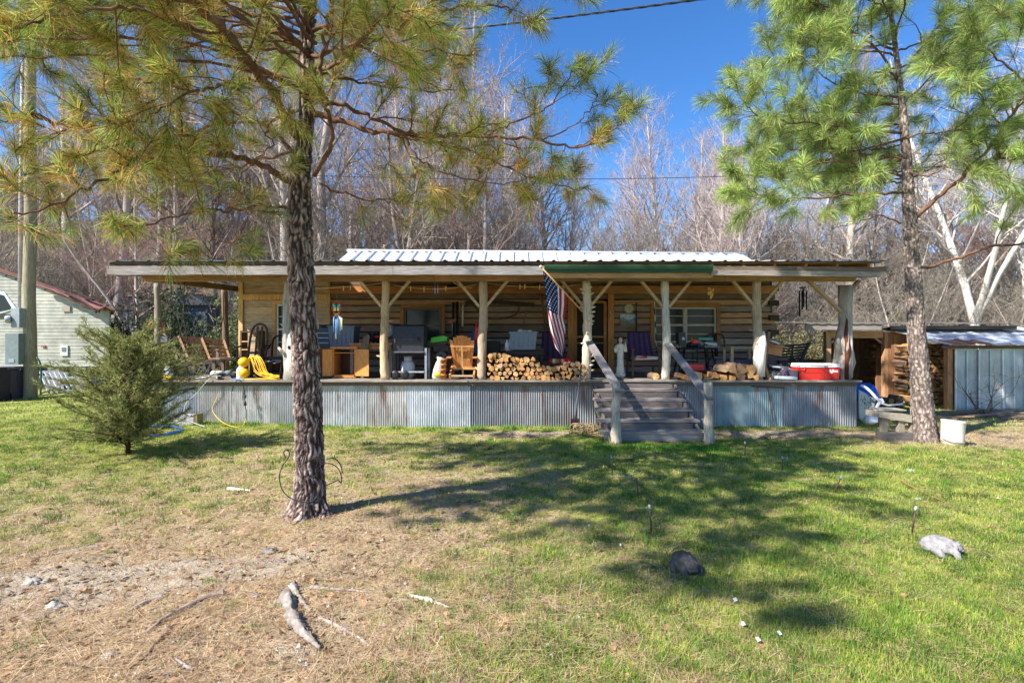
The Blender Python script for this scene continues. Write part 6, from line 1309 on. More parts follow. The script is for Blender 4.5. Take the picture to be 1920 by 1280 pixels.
# chairs at right of table
e = thing('bent_chair', 'dark chair with arched tubular back right of the patio table', 'chair', (X(1352, 11.6), 11.6, DZ)); x = X(1350, 11.6); BR = S(74, 48, 42)
mb = MB(BR); mb.tube(smooth([(x - .2, 11.8, DZ + .44), (x - .2, 11.85, DZ + .8), (x - .17, 11.87, DZ + .93), (x, 11.87, DZ + .97), (x + .17, 11.87, DZ + .93), (x + .2, 11.85, DZ + .8), (x + .2, 11.8, DZ + .44)], 5), .022, 8); part(mb, 'back_frame', 'metal_dark', e)
mb = MB(BR); mb.tube([(x, 11.86, DZ + .95), (x, 11.8, DZ + .45)], .04, 8); part(mb, 'splat', 'metal_dark', e); mb = MB(S(110, 100, 104)); mb.box((x, 11.6, DZ + .43), (.44, .42, .05)); part(mb, 'seat', 'fabric', e, bevel=.01)
for i in (-1, 1):
    for j in (-1, 1): mb = MB(BR); mb.tube([(x + i * .18, 11.6 + j * .18, DZ + .42), (x + i * .21, 11.6 + j * .21, DZ)], .018, 6); part(mb, 'leg', 'metal_dark', e)
e = thing('wooden_armchair', 'greyish wooden armchair frame left of the pale barkless post', 'chair', (X(1385, 11.3), 11.3, DZ)); AW = S(168, 150, 120); x = X(1385, 11.3)
for i in (-1, 1):
    mb = MB(AW); mb.box((x + i * .28, 11.2, DZ + .66), (.09, .5, .03)); part(mb, 'armrest', 'wood_y', e)
    for j in (-1, 1): mb = MB(AW); mb.box((x + i * .28, 11.2 + j * .2, DZ + .32), (.055, .05, .64)); part(mb, 'leg', 'wood_z', e)
mb = MB(AW); mb.box((x, 10.98, DZ + .655), (.6, .04, .035)); part(mb, 'front_rail', 'wood_x', e); mb = MB(S(80, 74, 100)); mb.box((x, 11.2, DZ + .36), (.5, .42, .08)); part(mb, 'seat', 'fabric', e)
# ---- cardboard box, leaning boards, black bench, junk
e = thing('cardboard_box', 'open cardboard box with papers on the chair behind the pale post', 'box', (X(1447, 11.3), 11.3, DZ + .5)); x = X(1446, 11.3); z = Z(655, 11.3); mb = MB(S(176, 124, 84)); mb.box((x, 11.3, z), (.34, .3, .24), rot=(0, .18, 0)); part(mb, 'carton', 'paint', e)
mb = MB(S(196, 146, 104)); mb.prism([(x - .17, 11.15, z + .13), (x + .17, 11.15, z + .09), (x + .24, 11.0, z + .02), (x - .1, 11.0, z + .08)], (0, .0, .006)); part(mb, 'flap', 'paint', e); mb = MB(S(226, 228, 232)); mb.box((x - .03, 11.2, z + .16), (.2, .2, .02), rot=(0, .3, .2)); part(mb, 'paper', 'print', e)
mb = MB(S(92, 84, 80)); mb.box((x + .02, 11.4, (DZ + z) / 2 - .08), (.6, .4, z - DZ - .2)); T1(mb, 'crate', 'wood_x', 'grey wooden crate under the cardboard box', 'crate', (x, 11.4, DZ))
for k, (p0, p1, lb, c) in enumerate((((1432, 705, 10.6), (1442, 622, 11.3), 'thin board leaning from the pale post toward the wall', S(150, 108, 84)), ((1443, 712, 10.55), (1430, 672, 10.75), 'orange brown board propped at the foot of the pale post', S(186, 124, 74)))):
    mb = MB(c); mb.beam(P(*p0), P(*p1), .06, .02, up=(0, 1, 0)); T1(mb, 'board', 'wood_z', lb, 'board', P(*p0))
e = thing('slatted_bench', 'black slatted garden bench behind the red cooler', 'bench', (X(1485, 11.6), 11.6, DZ)); BK = S(44, 46, 44); Yb = 11.6
for k in range(7):
    t = k / 6; py = 649 + 42 * t * .75; a = 1461 + 2 * t; b = 1515 - 18 * t; mb = MB(jit(BK, .15, rg)); mb.beam(P(a, py, Yb - .15 * t), P(b, py - 4, Yb - .15 * t), .045, .02, up=(0, 1, 0)); part(mb, 'back_slat', 'wood_x', e)
mb = MB(BK); mb.beam(P(1517, 642, Yb), P(1492, 700, Yb - .2), .05, .05, up=(0, 1, 0)); part(mb, 'end_frame', 'wood_z', e); mb = MB(S(110, 106, 98)); mb.beam(P(1460, 645, Yb), P(1461, 690, Yb - .1), .06, .05, up=(0, 1, 0)); part(mb, 'end_frame', 'wood_z', e)
mb = MB(BK); mb.beam(P(1487, 646, Yb - .02), P(1482, 690, Yb - .15), .04, .02, up=(0, 1, 0)); part(mb, 'centre_rail', 'wood_z', e); mb = MB(BK); mb.box((X(1478, 11.3), 11.35, DZ + .36), (.62, .5, .03)); part(mb, 'seat', 'wood_x', e)
for i in (-1, 1):
    for j in (-1, 1): mb = MB(BK); mb.box((X(1478, 11.3) + i * .27, 11.35 + j * .2, DZ + .175), (.045, .045, .35)); part(mb, 'leg', 'wood_z', e)
clump('junk_heap', 'heap of dark electrical odds and ends left of the red cooler', 'junk', X(1467, 10.75), 10.78, DZ, .72, .4, .34, [S(36, 34, 44), S(56, 58, 66), S(96, 100, 104), S(60, 40, 60), S(40, 70, 56)], 46)
mb = MB(S(196, 204, 214)); mb.box((X(1469, 10.6), 10.55, DZ + .045), (.42, .2, .06), rot=(0, .05, .05)); T1(mb, 'drawer', 'plastic', 'pale grey flat drawer in front of the dark junk heap', 'drawer', (X(1469, 10.6), 10.55, DZ), bevel=.008)
mb = MB(S(100, 102, 104)); mb.box((X(1478, 10.6), 10.75, DZ + .20), (.30, .25, .10), rot=(.3, .2, .3)); T1(mb, 'tray', 'plastic', 'tilted dark grey tray on the junk heap beside the cooler', 'tray', (X(1478, 10.6), 10.75, DZ + .15), bevel=.008)
mb = MB(S(190, 196, 204)); mb.box((X(1452, 10.7), 10.68, DZ + .27), (.17, .14, .02), rot=(.2, .1, .1)); T1(mb, 'paper_stack', 'print', 'white sheet lying on top of the junk heap', 'paper', (X(1452, 10.7), 10.68, DZ + .26))
mb = MB(S(150, 96, 70)); 
for k in range(4): mb.tube(smooth([P(1440 + k * 8, 708, 10.5), P(1448 + k * 9, 700 - 3 * k, 10.52), P(1462 + k * 7, 704, 10.5), P(1476 + k * 4, 709, 10.5)], 4), .006, 5, jit(S(90, 60, 90), .3, rg))
T1(mb, 'cable', 'rubber', 'loose thin cables trailing over the junk heap', 'cable', P(1455, 708, 10.5))
# ---- left end of the porch
CHN = S(70, 64, 60)
e = thing('porch_swing', 'brown slatted wooden porch swing hung from chains at the open left end', 'swing', P(385, 690, 11.6)); SW = S(124, 88, 58)
c3 = [P(335, 632, 11.9), P(424, 640, 12.3), P(430, 674, 12.0), P(350, 680, 11.6)]
for k in range(6):
    t = k / 5; a = c3[0].lerp(c3[3] + V((0, .12, .02)), t); b = c3[1].lerp(c3[2] + V((0, .12, .0)), t); mb = MB(jit(SW, .15, rg)); mb.beam(a, b, .07, .02, up=(0, 1, 0)); part(mb, 'back_slat', 'wood_x', e)
for t in (0.02, .5, .97):
    mb = MB(jit(S(150, 116, 84), .1, rg)); mb.beam(c3[0].lerp(c3[1], t) + V((0, -.03, .03)), c3[3].lerp(c3[2], t) + V((0, .1, 0)), .055, .03, up=(0, 1, 0)); part(mb, 'back_stile', 'wood_z', e)
for k in range(4): mb = MB(jit(SW, .12, rg)); d = V((0, -.12 * k, .015 * (k == 3))); mb.beam(c3[3] + d, c3[2] + d, .1, .022); part(mb, 'seat_slat', 'wood_x', e)
mb = MB(S(138, 118, 98)); mb.beam(c3[3] + V((0, -.42, -.02)), c3[2] + V((0, -.42, -.02)), .03, .09); part(mb, 'front_rail', 'wood_x', e)
for q in (0, 1):
    a = (c3[3] if q == 0 else c3[2]) + V((.03 if q == 0 else -.05, -.42, 0)); mb = MB(S(150, 122, 92)); mb.beam(a + V((0, 0, .24)), a + V((0, .5, .24)), .07, .025); part(mb, 'armrest', 'wood_y', e); mb = MB(S(136, 118, 98)); mb.beam(a + V((0, .03, .23)), a + V((0, .03, -.04)), .055, .03, up=(0, 1, 0)); part(mb, 'arm_post', 'wood_z', e)
    mb = MB(CHN); top = a + V((0, .3, 0)); top.z = 3.2
    mb.tube([a + V((0, 0, .2)), a + V((0, .25, 1.0)), top], .008, 5); mb.tube([a + V((0, .5, .3)), a + V((0, .25, 1.0))], .008, 5); part(mb, 'chain', 'iron', e)
e = thing('rough_table', 'low rough plank table in front of the rocking chair', 'table', P(440, 690, 11.2)); zt = Z(672, 11.2); a, b = X(400, 11.2), X(468, 11.2)
for k in range(3): mb = MB(jit(S(140, 116, 96), .15, rg)); mb.box(((a + b) / 2, 11.1 + k * .17, zt), (b - a, .16, .035)); part(mb, 'plank', 'wood_x', e)
for i in (0, 1):
    for j in (0, 1): mb = MB(S(110, 92, 76)); mb.box((a + .08 + i * (b - a - .16), 11.1 + j * .34, (DZ + zt) / 2 - .01), (.06, .06, zt - DZ - .03)); part(mb, 'leg', 'wood_z', e)
# rocking chair
e = thing('rocking_chair', 'dark wooden rocking chair with tall rounded back', 'chair', (X(488, 11.5), 11.5, DZ)); RK = S(92, 74, 60); x = X(487, 11.4); Yr = 11.3; zs = DZ + .42; zt = Z(608, Yr)
mb = MB(RK); mb.tube(smooth([(x - .21, Yr, zs), (x - .19, Yr + .05, zs + .4), (x - .15, Yr + .09, zt - .1), (x - .05, Yr + .1, zt), (x + .07, Yr + .1, zt), (x + .16, Yr + .09, zt - .1), (x + .19, Yr + .05, zs + .4), (x + .17, Yr, zs)], 5), .026, 8); part(mb, 'back_frame', 'wood_z', e)
for k in (-.07, .04): mb = MB(RK); mb.prism([(x + k * 1.1, Yr, zs), (x + k * 1.1 + .035, Yr, zs), (x + k * .9 + .04, Yr + .09, zt - .04), (x + k * .9, Yr + .09, zt - .04)], (0, .02, 0)); part(mb, 'splat', 'wood_z', e)
mb = MB(S(80, 64, 54)); mb.box((x, Yr - .2, zs), (.5, .46, .04)); part(mb, 'seat', 'wood_x', e, bevel=.01)
mb = MB(RK); mb.box((x, Yr + .01, zs + .12), (.36, .03, .05)); part(mb, 'back_rail', 'wood_x', e)
for s_ in (-1, 1):
    mb = MB(RK); mb.tube(smooth([(x + s_ * .24, Yr, zs + .28), (x + s_ * .25, Yr - .2, zs + .27), (x + s_ * .26, Yr - .4, zs + .24)], 4), .02, 7); part(mb, 'armrest', 'wood_y', e)
    mb = MB(RK); mb.tube([(x + s_ * .24, Yr - .38, DZ + .07), (x + s_ * .25, Yr - .38, zs + .25)], .018, 7); part(mb, 'leg', 'wood_z', e); mb = MB(RK); mb.tube([(x + s_ * .22, Yr, DZ + .07), (x + s_ * .21, Yr, zs)], .018, 7); part(mb, 'leg', 'wood_z', e)
    mb = MB(RK); mb.tube([(x + s_ * .23, Yr - .6 + k * .1, DZ + .03 + .006 * (k - 5) ** 2 * .5) for k in range(11)], .018, 6); part(mb, 'rocker', 'wood_y', e)
e = thing('dark_chair', 'low dark chair with curved arms beside the grey stump post', 'chair', (X(520, 11.5), 11.5, DZ)); x = X(520, 11.5); DK = S(56, 42, 46)
mb = MB(S(70, 74, 90)); mb.box((x, 11.45, DZ + .42), (.5, .45, .06)); part(mb, 'seat', 'fabric', e, bevel=.015)
for s_ in (-1, 1):
    mb = MB(DK); mb.tube(smooth([(x + s_ * .25, 11.7, DZ + .72), (x + s_ * .22, 11.5, DZ + .62), (x + s_ * .26, 11.3, DZ + .66), (x + s_ * .25, 11.25, DZ + .4)], 5), .02, 7); part(mb, 'armrest', 'wood_y', e)
    for j in (-1, 1): mb = MB(DK); mb.tube([(x + s_ * .22, 11.45 + j * .2, DZ), (x + s_ * .22, 11.45 + j * .2, DZ + .4)], .02, 6); part(mb, 'leg', 'wood_z', e)
mb = MB(DK); mb.tube(smooth([(x - .22, 11.7, DZ + .4), (x - .2, 11.75, DZ + .85), (x, 11.76, DZ + .92), (x + .2, 11.75, DZ + .85), (x + .22, 11.7, DZ + .4)], 5), .022, 7); part(mb, 'back_frame', 'wood_z', e)
# washing steps: pale shelves against plank wall
e = thing('shelf_rack', 'small pale wooden shelf rack against the plank wall behind the rocking chair', 'shelf', (X(468, 12.8), 12.85, DZ))
for zz in (Z(622, 12.8), Z(640, 12.8), Z(655, 12.8)): mb = MB(S(206, 172, 130)); mb.box((X(472, 12.8), 12.85, zz), (.42, .3, .03)); part(mb, 'shelf', 'wood_x', e)
for s_ in (-1, 1): mb = MB(S(110, 88, 66)); mb.box((X(472, 12.8) + s_ * .22, 12.85, (DZ + Z(620, 12.8)) / 2), (.035, .3, Z(620, 12.8) - DZ)); part(mb, 'side', 'wood_z', e)
# bottle, pots, buoys, coil
e = thing('bottle', 'clear plastic jug with yellow liquid at the left edge of the deck', 'bottle', (X(315, 10.5), 10.48, DZ)); x = X(315, 10.5); mb = MB(S(228, 232, 236)); mb.lathe([(.095, .09), (.10, .12), (.095, .2), (.05, .27), (.035, .30), (0, .30)], (x, 10.5, DZ), 16, sy=.7); part(mb, 'body', 'plastic', e)
mb = MB(S(226, 190, 20)); mb.lathe([(.088, 0), (.10, .02), (.098, .09)], (x, 10.5, DZ), 16, sy=.7); part(mb, 'liquid', 'plastic', e); mb = MB(S(240, 240, 240)); mb.lathe([(.03, 0), (.03, .04), (0, .04)], (x, 10.5, DZ + .30), 12); part(mb, 'cap', 'plastic', e)
for k, (px, py, lb) in enumerate(((457, 677, 'upper yellow float ball beside the coiled yellow cord'), (458, 697, 'lower yellow float ball in front of the white jug'))):
    mb = MB(S(238, 184, 20)); c = P(px, py + 2, 10.55); mb.ball(c, (.22, .2, .21), n=20); mb.ball(c + V((-.1, 0, 0)), (.05, .05, .05), S(200, 150, 20)); T1(mb, 'float_ball', 'plastic', lb, 'float', c, 'yellow float balls')
mb = MB(S(232, 232, 236)); mb.lathe([(.08, 0), (.095, .02), (.095, .2), (.05, .27), (.03, .3), (0, .3)], (X(452, 10.7), 10.72, DZ), 16); T1(mb, 'jug', 'plastic', 'white plastic jug behind the yellow float balls', 'jug', (X(452, 10.7), 10.72, DZ))
mb = MB(S(236, 182, 30))
for k in range(16):
    o_ = rg.uniform(-.16, .16); q = rg.uniform(-.04, .04)
    mb.tube(smooth([P(470 + o_ * 40, 672 + rg.uniform(-2, 3), 10.75 + q), P(478 + o_ * 60, 668 + rg.uniform(-2, 3), 10.62 + q), P(484 + o_ * 80, 682, 10.55 + q), P(490 + o_ * 80, 696 + rg.uniform(-4, 2), 10.52 + q), P(505 + o_ * 60, 706 + rg.uniform(-4, 2), 10.5 + q), P(524, 708 + rg.uniform(-5, 2), 10.5 + q)], 5), .010, 5, jit(S(238, 184, 40), .15, rg))
mb.tube(smooth([P(450, 711, 10.5), P(470, 711, 10.46), P(490, 710, 10.47), P(520, 711, 10.48)], 4), .016, 6)
T1(mb, 'extension_cord', 'rubber', 'big hank of yellow extension cord draped over the deck edge items', 'cord', P(490, 710, 10.6))
for k, (px, r, h, c, lb) in enumerate(((494, .10, .22, S(84, 92, 88), 'dark green-grey pot behind the yellow cord hank'), (508, .08, .24, S(60, 62, 66), 'narrow black pot right of the green-grey pot'), (519, .08, .2, S(44, 44, 48), 'black pot nearest the grey stump post'), (414, .075, .14, S(62, 62, 66), 'small black pot among the deck clutter left of the float balls'))):
    Y = 10.9 if k < 3 else 10.55; mb = MB(c); mb.lathe([(r * .75, 0), (r, h), (r * 1.06, h), (r * 1.06, h * .88), (r * .92, h * .86)], (X(px, Y), Y, DZ + (.14 if k < 3 else 0)), 16); T1(mb, 'plant_pot', 'plastic', lb, 'pot', (X(px, Y), Y, DZ))
mb = MB(S(70, 60, 52)); mb.box((X(508, 10.95), 10.95, DZ + .065), (.52, .3, .13)); T1(mb, 'crate', 'wood_x', 'low dark crate carrying the pots behind the yellow cord', 'crate', (X(508, 10.95), 10.95, DZ))
mb = MB(S(226, 226, 222)); mb.lathe([(.13, 0), (.135, .05), (.10, .09), (0, .10)], (X(407, 10.8), 10.8, DZ + .08), 20, sy=.8); T1(mb, 'helmet', 'plastic', 'white rounded helmet on the deck left of the black pot', 'helmet', (X(407, 10.8), 10.8, DZ + .08))
mb = MB(S(190, 186, 180)); 
for k in range(8): mb.tube([(X(372 + k * 5, 10.6) - .12, 10.6 + rg.uniform(-.1, .1), DZ + .02 + .008 * k), (X(378 + k * 5, 10.6) + .15, 10.6 + rg.uniform(-.1, .1), DZ + .03 + rg.uniform(0, .05))], .012, 6, jit(S(186, 182, 178), .25, rg))
T1(mb, 'scrap_pipes', 'metal_dark', 'flat heap of pale pipes and strips on the deck below the swing', 'pipes', P(385, 708, 10.6))
mb = MB(S(90, 66, 52))
for k in range(60): x = X(rg.uniform(328, 372), 10.6); y = 10.6 + rg.uniform(-.15, .15); a = rg.uniform(0, 3.1); mb.tube([(x - .07 * math.cos(a), y - .07 * math.sin(a), DZ + .012 + rg.uniform(0, .03)), (x + .07 * math.cos(a), y + .07 * math.sin(a), DZ + .015 + rg.uniform(0, .05))], .006, 4, jit(S(104, 72, 56), .4, rg))
T1(mb, 'twig_pile', 'wood_x', 'pile of brown sticks and leaves on the deck right of the clear jug', 'sticks', P(350, 710, 10.6))
mb = MB(S(60, 130, 190)); mb.box((X(446, 10.45), 10.46, DZ + .012), (.24, .1, .022)); T1(mb, 'tray', 'plastic', 'blue plastic strip on the deck edge left of the yellow cord', 'tray', (X(446, 10.45), 10.46, DZ), bevel=.004)
mb = MB(S(120, 134, 140)); mb.ball((X(428, 10.9), 10.9, DZ + .12), (.16, .12, .12), wob=.4); mb.ball((X(436, 10.9), 10.95, DZ + .07), (.14, .12, .12), S(70, 84, 96), wob=.4); T1(mb, 'rag_bundle', 'fabric', 'grey-blue rags beside the black pot on the deck', 'rags', (X(428, 10.9), 10.9, DZ + .03))
# cords hanging over skirting
def cord(pts, r, col, label, name='cable', n=6): mb = MB(col); mb.tube(smooth([P(*q) for q in pts], n), r, 6); return T1(mb, name, 'rubber', label, 'cord', P(*pts[0]))
def gp(px, py): # point on ground at pixel, iterated
    Y = 960 * CZ / (py - 640)
    for _ in range(6): Y = 960 * (CZ - G(X(px, Y), Y)) / (py - 640)
    return Y
cord([(415, 705, 10.36), (400, 705, 10.34), (385, 718, 10.3), (368, 738, 10.3), (350, 755, 10.3), (345, 772, 10.25), (350, 786, 10.1), (365, 793, 9.95), (385, 800, 9.8)], .007, S(180, 184, 186), 'grey cable looping from the deck clutter down to the grass')
cord([(410, 738, 10.36), (405, 750, 10.34), (398, 766, 10.3), (405, 780, 10.2), (420, 793, 9.95), (440, 800, 9.8), (455, 797, 9.85), (461, 785, 10.1)], .007, S(214, 182, 60), 'yellow cord hanging in a loop against the left skirting')
cord([(436, 733, 10.36), (438, 722, 10.36), (446, 712, 10.35), (455, 718, 10.34), (458, 735, 10.33), (459, 755, 10.32), (462, 775, 10.28), (461, 788, 10.1)], .009, S(50, 54, 58), 'black cord hanging from the deck edge near the float balls')
mb = MB(S(44, 48, 52)); mb.tube([P(460, 740, 10.31), P(460, 746, 10.31)], .02, 8); mb.tube([P(459, 752, 10.31), P(460, 760, 10.31)], .026, 8); T1(mb, 'cord_plug', 'rubber', 'black plug joint on the hanging black cord', 'plug', P(460, 750, 10.31))
# orange cord hank on post
mb = MB(S(150, 76, 44)); 
for k in range(9): o_ = (k - 4) * .012; mb.tube(smooth([P(289, 602, 12.3) + V((o_, -.1, 0)), P(279 - k, 630, 12.3) + V((0, -.1, 0)), P(280 + k, 668, 12.3) + V((0, -.1 + o_, 0)), P(284 + k, 640, 12.3) + V((0, -.1, 0))], 5), .010, 5, jit(S(150, 78, 46), .15, rg)); mb.tube(smooth([P(302, 602, 12.3) + V((o_, -.1, 0)), P(311 + k * .6, 625, 12.3) + V((0, -.1, 0)), P(305 + k, 668, 12.3) + V((0, -.1 + o_, 0)), P(304 - k * .4, 640, 12.3) + V((0, -.1, 0))], 5), .010, 5, jit(S(140, 70, 42), .15, rg))
T1(mb, 'orange_cord', 'rubber', 'rust orange cord hank hung on the far left porch post', 'cord', P(297, 602, 12.2))
mb = MB(S(104, 108, 110)); mb.box(P(310, 636, 12.2), (.16, .10, .13)); mb.tube([P(302, 624, 12.2), P(310, 628, 12.15), P(318, 634, 12.15)], .014, 6); T1(mb, 'mailbox_tin', 'metal_dark', 'small grey tin hooked on the far left porch post', 'tin', P(310, 640, 12.2))
# concrete blocks, hose ring
Yq = 10.15; mb = MB(S(168, 164, 160)); mb.box((X(349, Yq), Yq, G(X(349, Yq), Yq) + .09), (.46, .2, .2)); T1(mb, 'concrete_block', 'stone', 'rough grey concrete block on the grass against the left skirting', 'block', (X(349, Yq), Yq, G(X(349, Yq), Yq)), bevel=.008)
mb = MB(S(120, 112, 72)); mb.box((X(372, Yq), Yq, G(X(372, Yq), Yq) + .1), (.07, .2, .22)); T1(mb, 'wood_block', 'wood_z', 'mossy upright wood block at the right end of the concrete block', 'block', (X(372, Yq), Yq, G(X(372, Yq), Yq)))
mb = MB(S(34, 84, 150))
for k in range(3):
    pts = []; 
    for q in range(25): a = 2 * math.pi * q / 24; Y = 9.35 + .42 * math.sin(a) + .04 * k; x = X(268, 9.35) + .68 * math.cos(a) * (1 - .04 * k); pts.append((x, Y, G(x, Y) + .03 + .01 * math.sin(a * 3 + k)))
    mb.tube(pts, .012, 6, cap=False)
T1(mb, 'garden_hose', 'rubber', 'blue hose coiled in a ring on the grass behind the cedar', 'hose', (X(268, 9.35), 9.35, 0))
# ---- utility pole, meter boxes, wires
Yp = 14.4; x = X(56, Yp); e = thing('utility_pole', 'tall greenish wooden utility pole at the far left', 'utility pole', (x, Yp, G(x, Yp)))
mb = MB(S(148, 138, 112)); n = 30; mb.tube([V((x + .02 * math.sin(k * .5) - .0 * k, Yp, -.1 + 10.3 * k / n)) for k in range(n + 1)], [.155 - .035 * k / n for k in range(n + 1)], 16, wob=.05); part(mb, 'pole', 'wood_z', e)
mb = MB(S(190, 186, 196)); mb.tube([(x - .19, Yp - .1, -.05), (x - .19, Yp - .1, 1.0)], .04, 10, S(186, 196, 200)); mb.tube([(x - .20, Yp - .1, 2.4), (x - .19, Yp - .08, 6), (x - .16, Yp - .05, 9.6)], .035, 8); part(mb, 'conduit', 'paint', e)
mb = MB(S(120, 132, 132)); a, b = X(18, Yp - .2), X(43, Yp - .2); mb.box(((a + b) / 2, Yp - .22, (Z(625, 14.2) + Z(683, 14.2)) / 2), (b - a, .22, Z(625, 14.2) - Z(683, 14.2))); mb.box(((a + b) / 2, Yp - .335, Z(676, 14.2)), (.16, .01, .1), S(150, 160, 160)); o = part(mb, 'breaker_box', 'paint', e, bevel=.01); o['label'] = 'lower grey green breaker box'
mb = MB(S(150, 158, 160)); mb.box((X(36, 14.2), Yp - .22, (Z(578, 14.2) + Z(614, 14.2)) / 2), (.24, .2, .54)); mb.lathe([(.11, 0), (.11, .06), (.09, .12), (0, .13)], (X(27, 14.2), Yp - .3, Z(599, 14.2)), 16, S(170, 180, 186), rot=(R(90), 0, R(-50))); part(mb, 'meter_box', 'paint', e, bevel=.01)
mb = MB(S(60, 60, 64)); mb.tube([P(66, 104, Yp), P(78, 104, Yp)], .04, 8); part(mb, 'wire_bracket', 'iron', e)
mb = MB(S(40, 44, 52)); mb.tube(smooth([P(40, 690, 14.15), P(34, 705, 14.1), P(34, 725, 14.1), P(40, 735, 14.1)], 4), .016, 6); part(mb, 'cable', 'rubber', e)
mb = MB(S(40, 90, 66)); mb.tube(smooth([P(69, 670, 14.0), P(75, 680, 14.0), P(77, 700, 14.0), P(76, 740, 14.0)], 4), .022, 6); T1(mb, 'garden_hose', 'rubber', 'green hose hanging down the right side of the utility pole', 'hose', P(70, 670, 14))
# service drop cable: real span between two points
def span(A_, B_, sag, r, n=120, tw=0.):
    out = [[], [], []]
    for k in range(n + 1):
        t = k / n; p = A_.lerp(B_, t) - V((0, 0, sag * 4 * t * (1 - t)))
        for q in range(3): a = t * tw + q * 2.094; out[q].append(p + V((0, math.cos(a), math.sin(a))) * r)
    return out
A_ = P(72, 104, 14.3); B_ = P(2150, -130, 6.6); t_ = None
mb = MB(S(36, 52, 66)); sp_ = span(A_, B_, .42, .013, 260, 190)
for s_ in sp_: mb.tube(s_, .011, 5, cap=False)
T1(mb, 'power_cable', 'rubber', 'thick twisted black service cable crossing the sky', 'cable', A_)
mb = MB(S(40, 40, 48)); mb.tube(span(P(60, 300, 17.5), P(2200, 278, 17.5), .85, 0, 60)[0], .011, 5, cap=False); T1(mb, 'phone_wire', 'rubber', 'thin wire crossing in front of the woods above the roof', 'wire', P(1900, 300, 17.5))
# ---- mobile home
Ym = 17.0; xr = X(204, Ym); xl = X(-260, Ym); e = thing('mobile_home', 'white mildewed mobile home with torn rust-red roof at the left edge', 'mobile home', (xr - 3, Ym, 0)); zb = Z(687, Ym)
ztop = lambda x: Z(580, Ym) + (xr - x) * (Z(508, Ym) - Z(580, Ym)) / (xr - X(0, Ym))
mb = MB(S(214, 214, 204)); zz = zb; n = 0
while zz < 5.4:
    xs0 = xl
    # clip each board by the slope
    h = .115; xe = xr - max(0, (zz + h - Z(580, Ym)) / ((Z(508, Ym) - Z(580, Ym)) / (xr - X(0, Ym))))
    if xe > xl + .2: mb.add([(xl, Ym - .009, zz), (xe, Ym - .009, zz), (xe, Ym, zz + h - .004), (xl, Ym, zz + h - .004), (xl, Ym + .03, zz), (xe, Ym + .03, zz)], [(0, 1, 2, 3), (1, 5, 2), (0, 4, 5, 1)], jit(S(172, 171, 158), .06, rg))
    zz += h
part(mb, 'siding', 'siding', e)
mb = MB(S(200, 204, 196)); mb.prism([(xl, Ym + .04, zb), (xr, Ym + .04, zb), (xr, Ym + .04, Z(582, Ym)), (xl, Ym + .04, ztop(xl) - .05)], (-4.2, 4.5, 0)); mb.box((xr + .01, Ym, (zb + Z(580, Ym)) / 2), (.06, .05, Z(580, Ym) - zb), S(150, 160, 140)); part(mb, 'body', 'siding', e)
mb = MB(S(120, 84, 74)); mb.prism([(xl, Ym - .12, ztop(xl) - .02), (xr + .3, Ym - .12, ztop(xr + .3) + .0), (xr + .3, Ym - .12, ztop(xr + .3) + .12), (xl, Ym - .12, ztop(xl) + .12)], (-4.4, 4.6, 0)); part(mb, 'roof', 'iron', e)
rr = random.Random(8); mb = MB(S(118, 78, 72)); pa = P(72, 532, Ym - .2); pb = P(205, 572, Ym - .2); pc_ = P(178, 586, Ym - .35); pd = P(120, 565, Ym - .3)
def tarp(u, v): p = (pa.lerp(pb, u)).lerp(P(72 + 20 * u, 536, Ym - .2).lerp(P(183 + 20 * max(0, u - .8), 588, Ym - .35), u ** .9), v); return p + V((0, -.10 * math.sin(v * 3.1) + .05 * noise.noise(p * 3), .05 * noise.noise(p * 4 + V((3, 0, 0)))))
mb.grid(tarp, 26, 8); part(mb, 'torn_roofing', 'iron', e, solid=.01)
mb = MB(S(60, 50, 52)); mb.tube(smooth([P(120, 548, Ym - .4), P(145, 560, Ym - .42), P(165, 572, Ym - .45), P(181, 586, Ym - .5)], 5), [.03] * 16, 6, wob=.5); mb.tube(smooth([P(140, 545, Ym - .4), P(160, 556, Ym - .42), P(176, 562, Ym - .4)], 5), .035, 6, wob=.5); part(mb, 'roof_edge', 'wood_x', e)
a, b = X(-30, Ym), X(33, Ym); mb = MB(S(210, 214, 214)); mb.prism([(a, Ym - .03, Z(597, Ym)), (b, Ym - .03, Z(579, Ym)), (X(10, Ym), Ym - .03, Z(548, Ym)), (a, Ym - .03, Z(538, Ym))], (0, .02, 0), ecol=S(200, 206, 208)); part(mb, 'window_frame', 'paint', e)
mb = MB(); mb.prism([(a, Ym - .045, Z(590, Ym)), (X(24, Ym), Ym - .045, Z(579, Ym)), (X(9, Ym), Ym - .045, Z(554, Ym)), (a, Ym - .045, Z(544, Ym))], (0, .01, 0)); part(mb, 'window_glass', 'glass', e)
mb = MB(S(60, 56, 50)); mb.box((X(10, Ym), Ym - .03, Z(592, Ym)), (X(32, Ym) - X(-12, Ym), .03, .12)); part(mb, 'broken_trim', 'wood_x', e)
for (px, py, w, h, c, nm) in ((126, 579, .26, .18, S(160, 148, 132), 'vent'), (122, 657, .24, .34, S(214, 216, 212), 'access_panel'), (122, 655, .14, .14, S(110, 112, 110), 'meter_grille'), (83, 649, .12, .06, S(160, 74, 48), 'outlet_cover')): mb = MB(c); mb.box((X(px, Ym), Ym - .03 - .012 * (nm == 'meter_grille'), Z(py, Ym)), (w, .03, h)); part(mb, nm, 'paint', e)
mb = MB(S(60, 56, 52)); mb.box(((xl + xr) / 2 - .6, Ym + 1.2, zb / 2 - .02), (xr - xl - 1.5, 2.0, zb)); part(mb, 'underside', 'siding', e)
for px in (100, 150, 195): mb = MB(S(150, 148, 144)); mb.box((X(px, Ym), Ym + .1, zb / 2 - .03), (.38, .2, zb)); part(mb, 'support_block', 'stone', e)
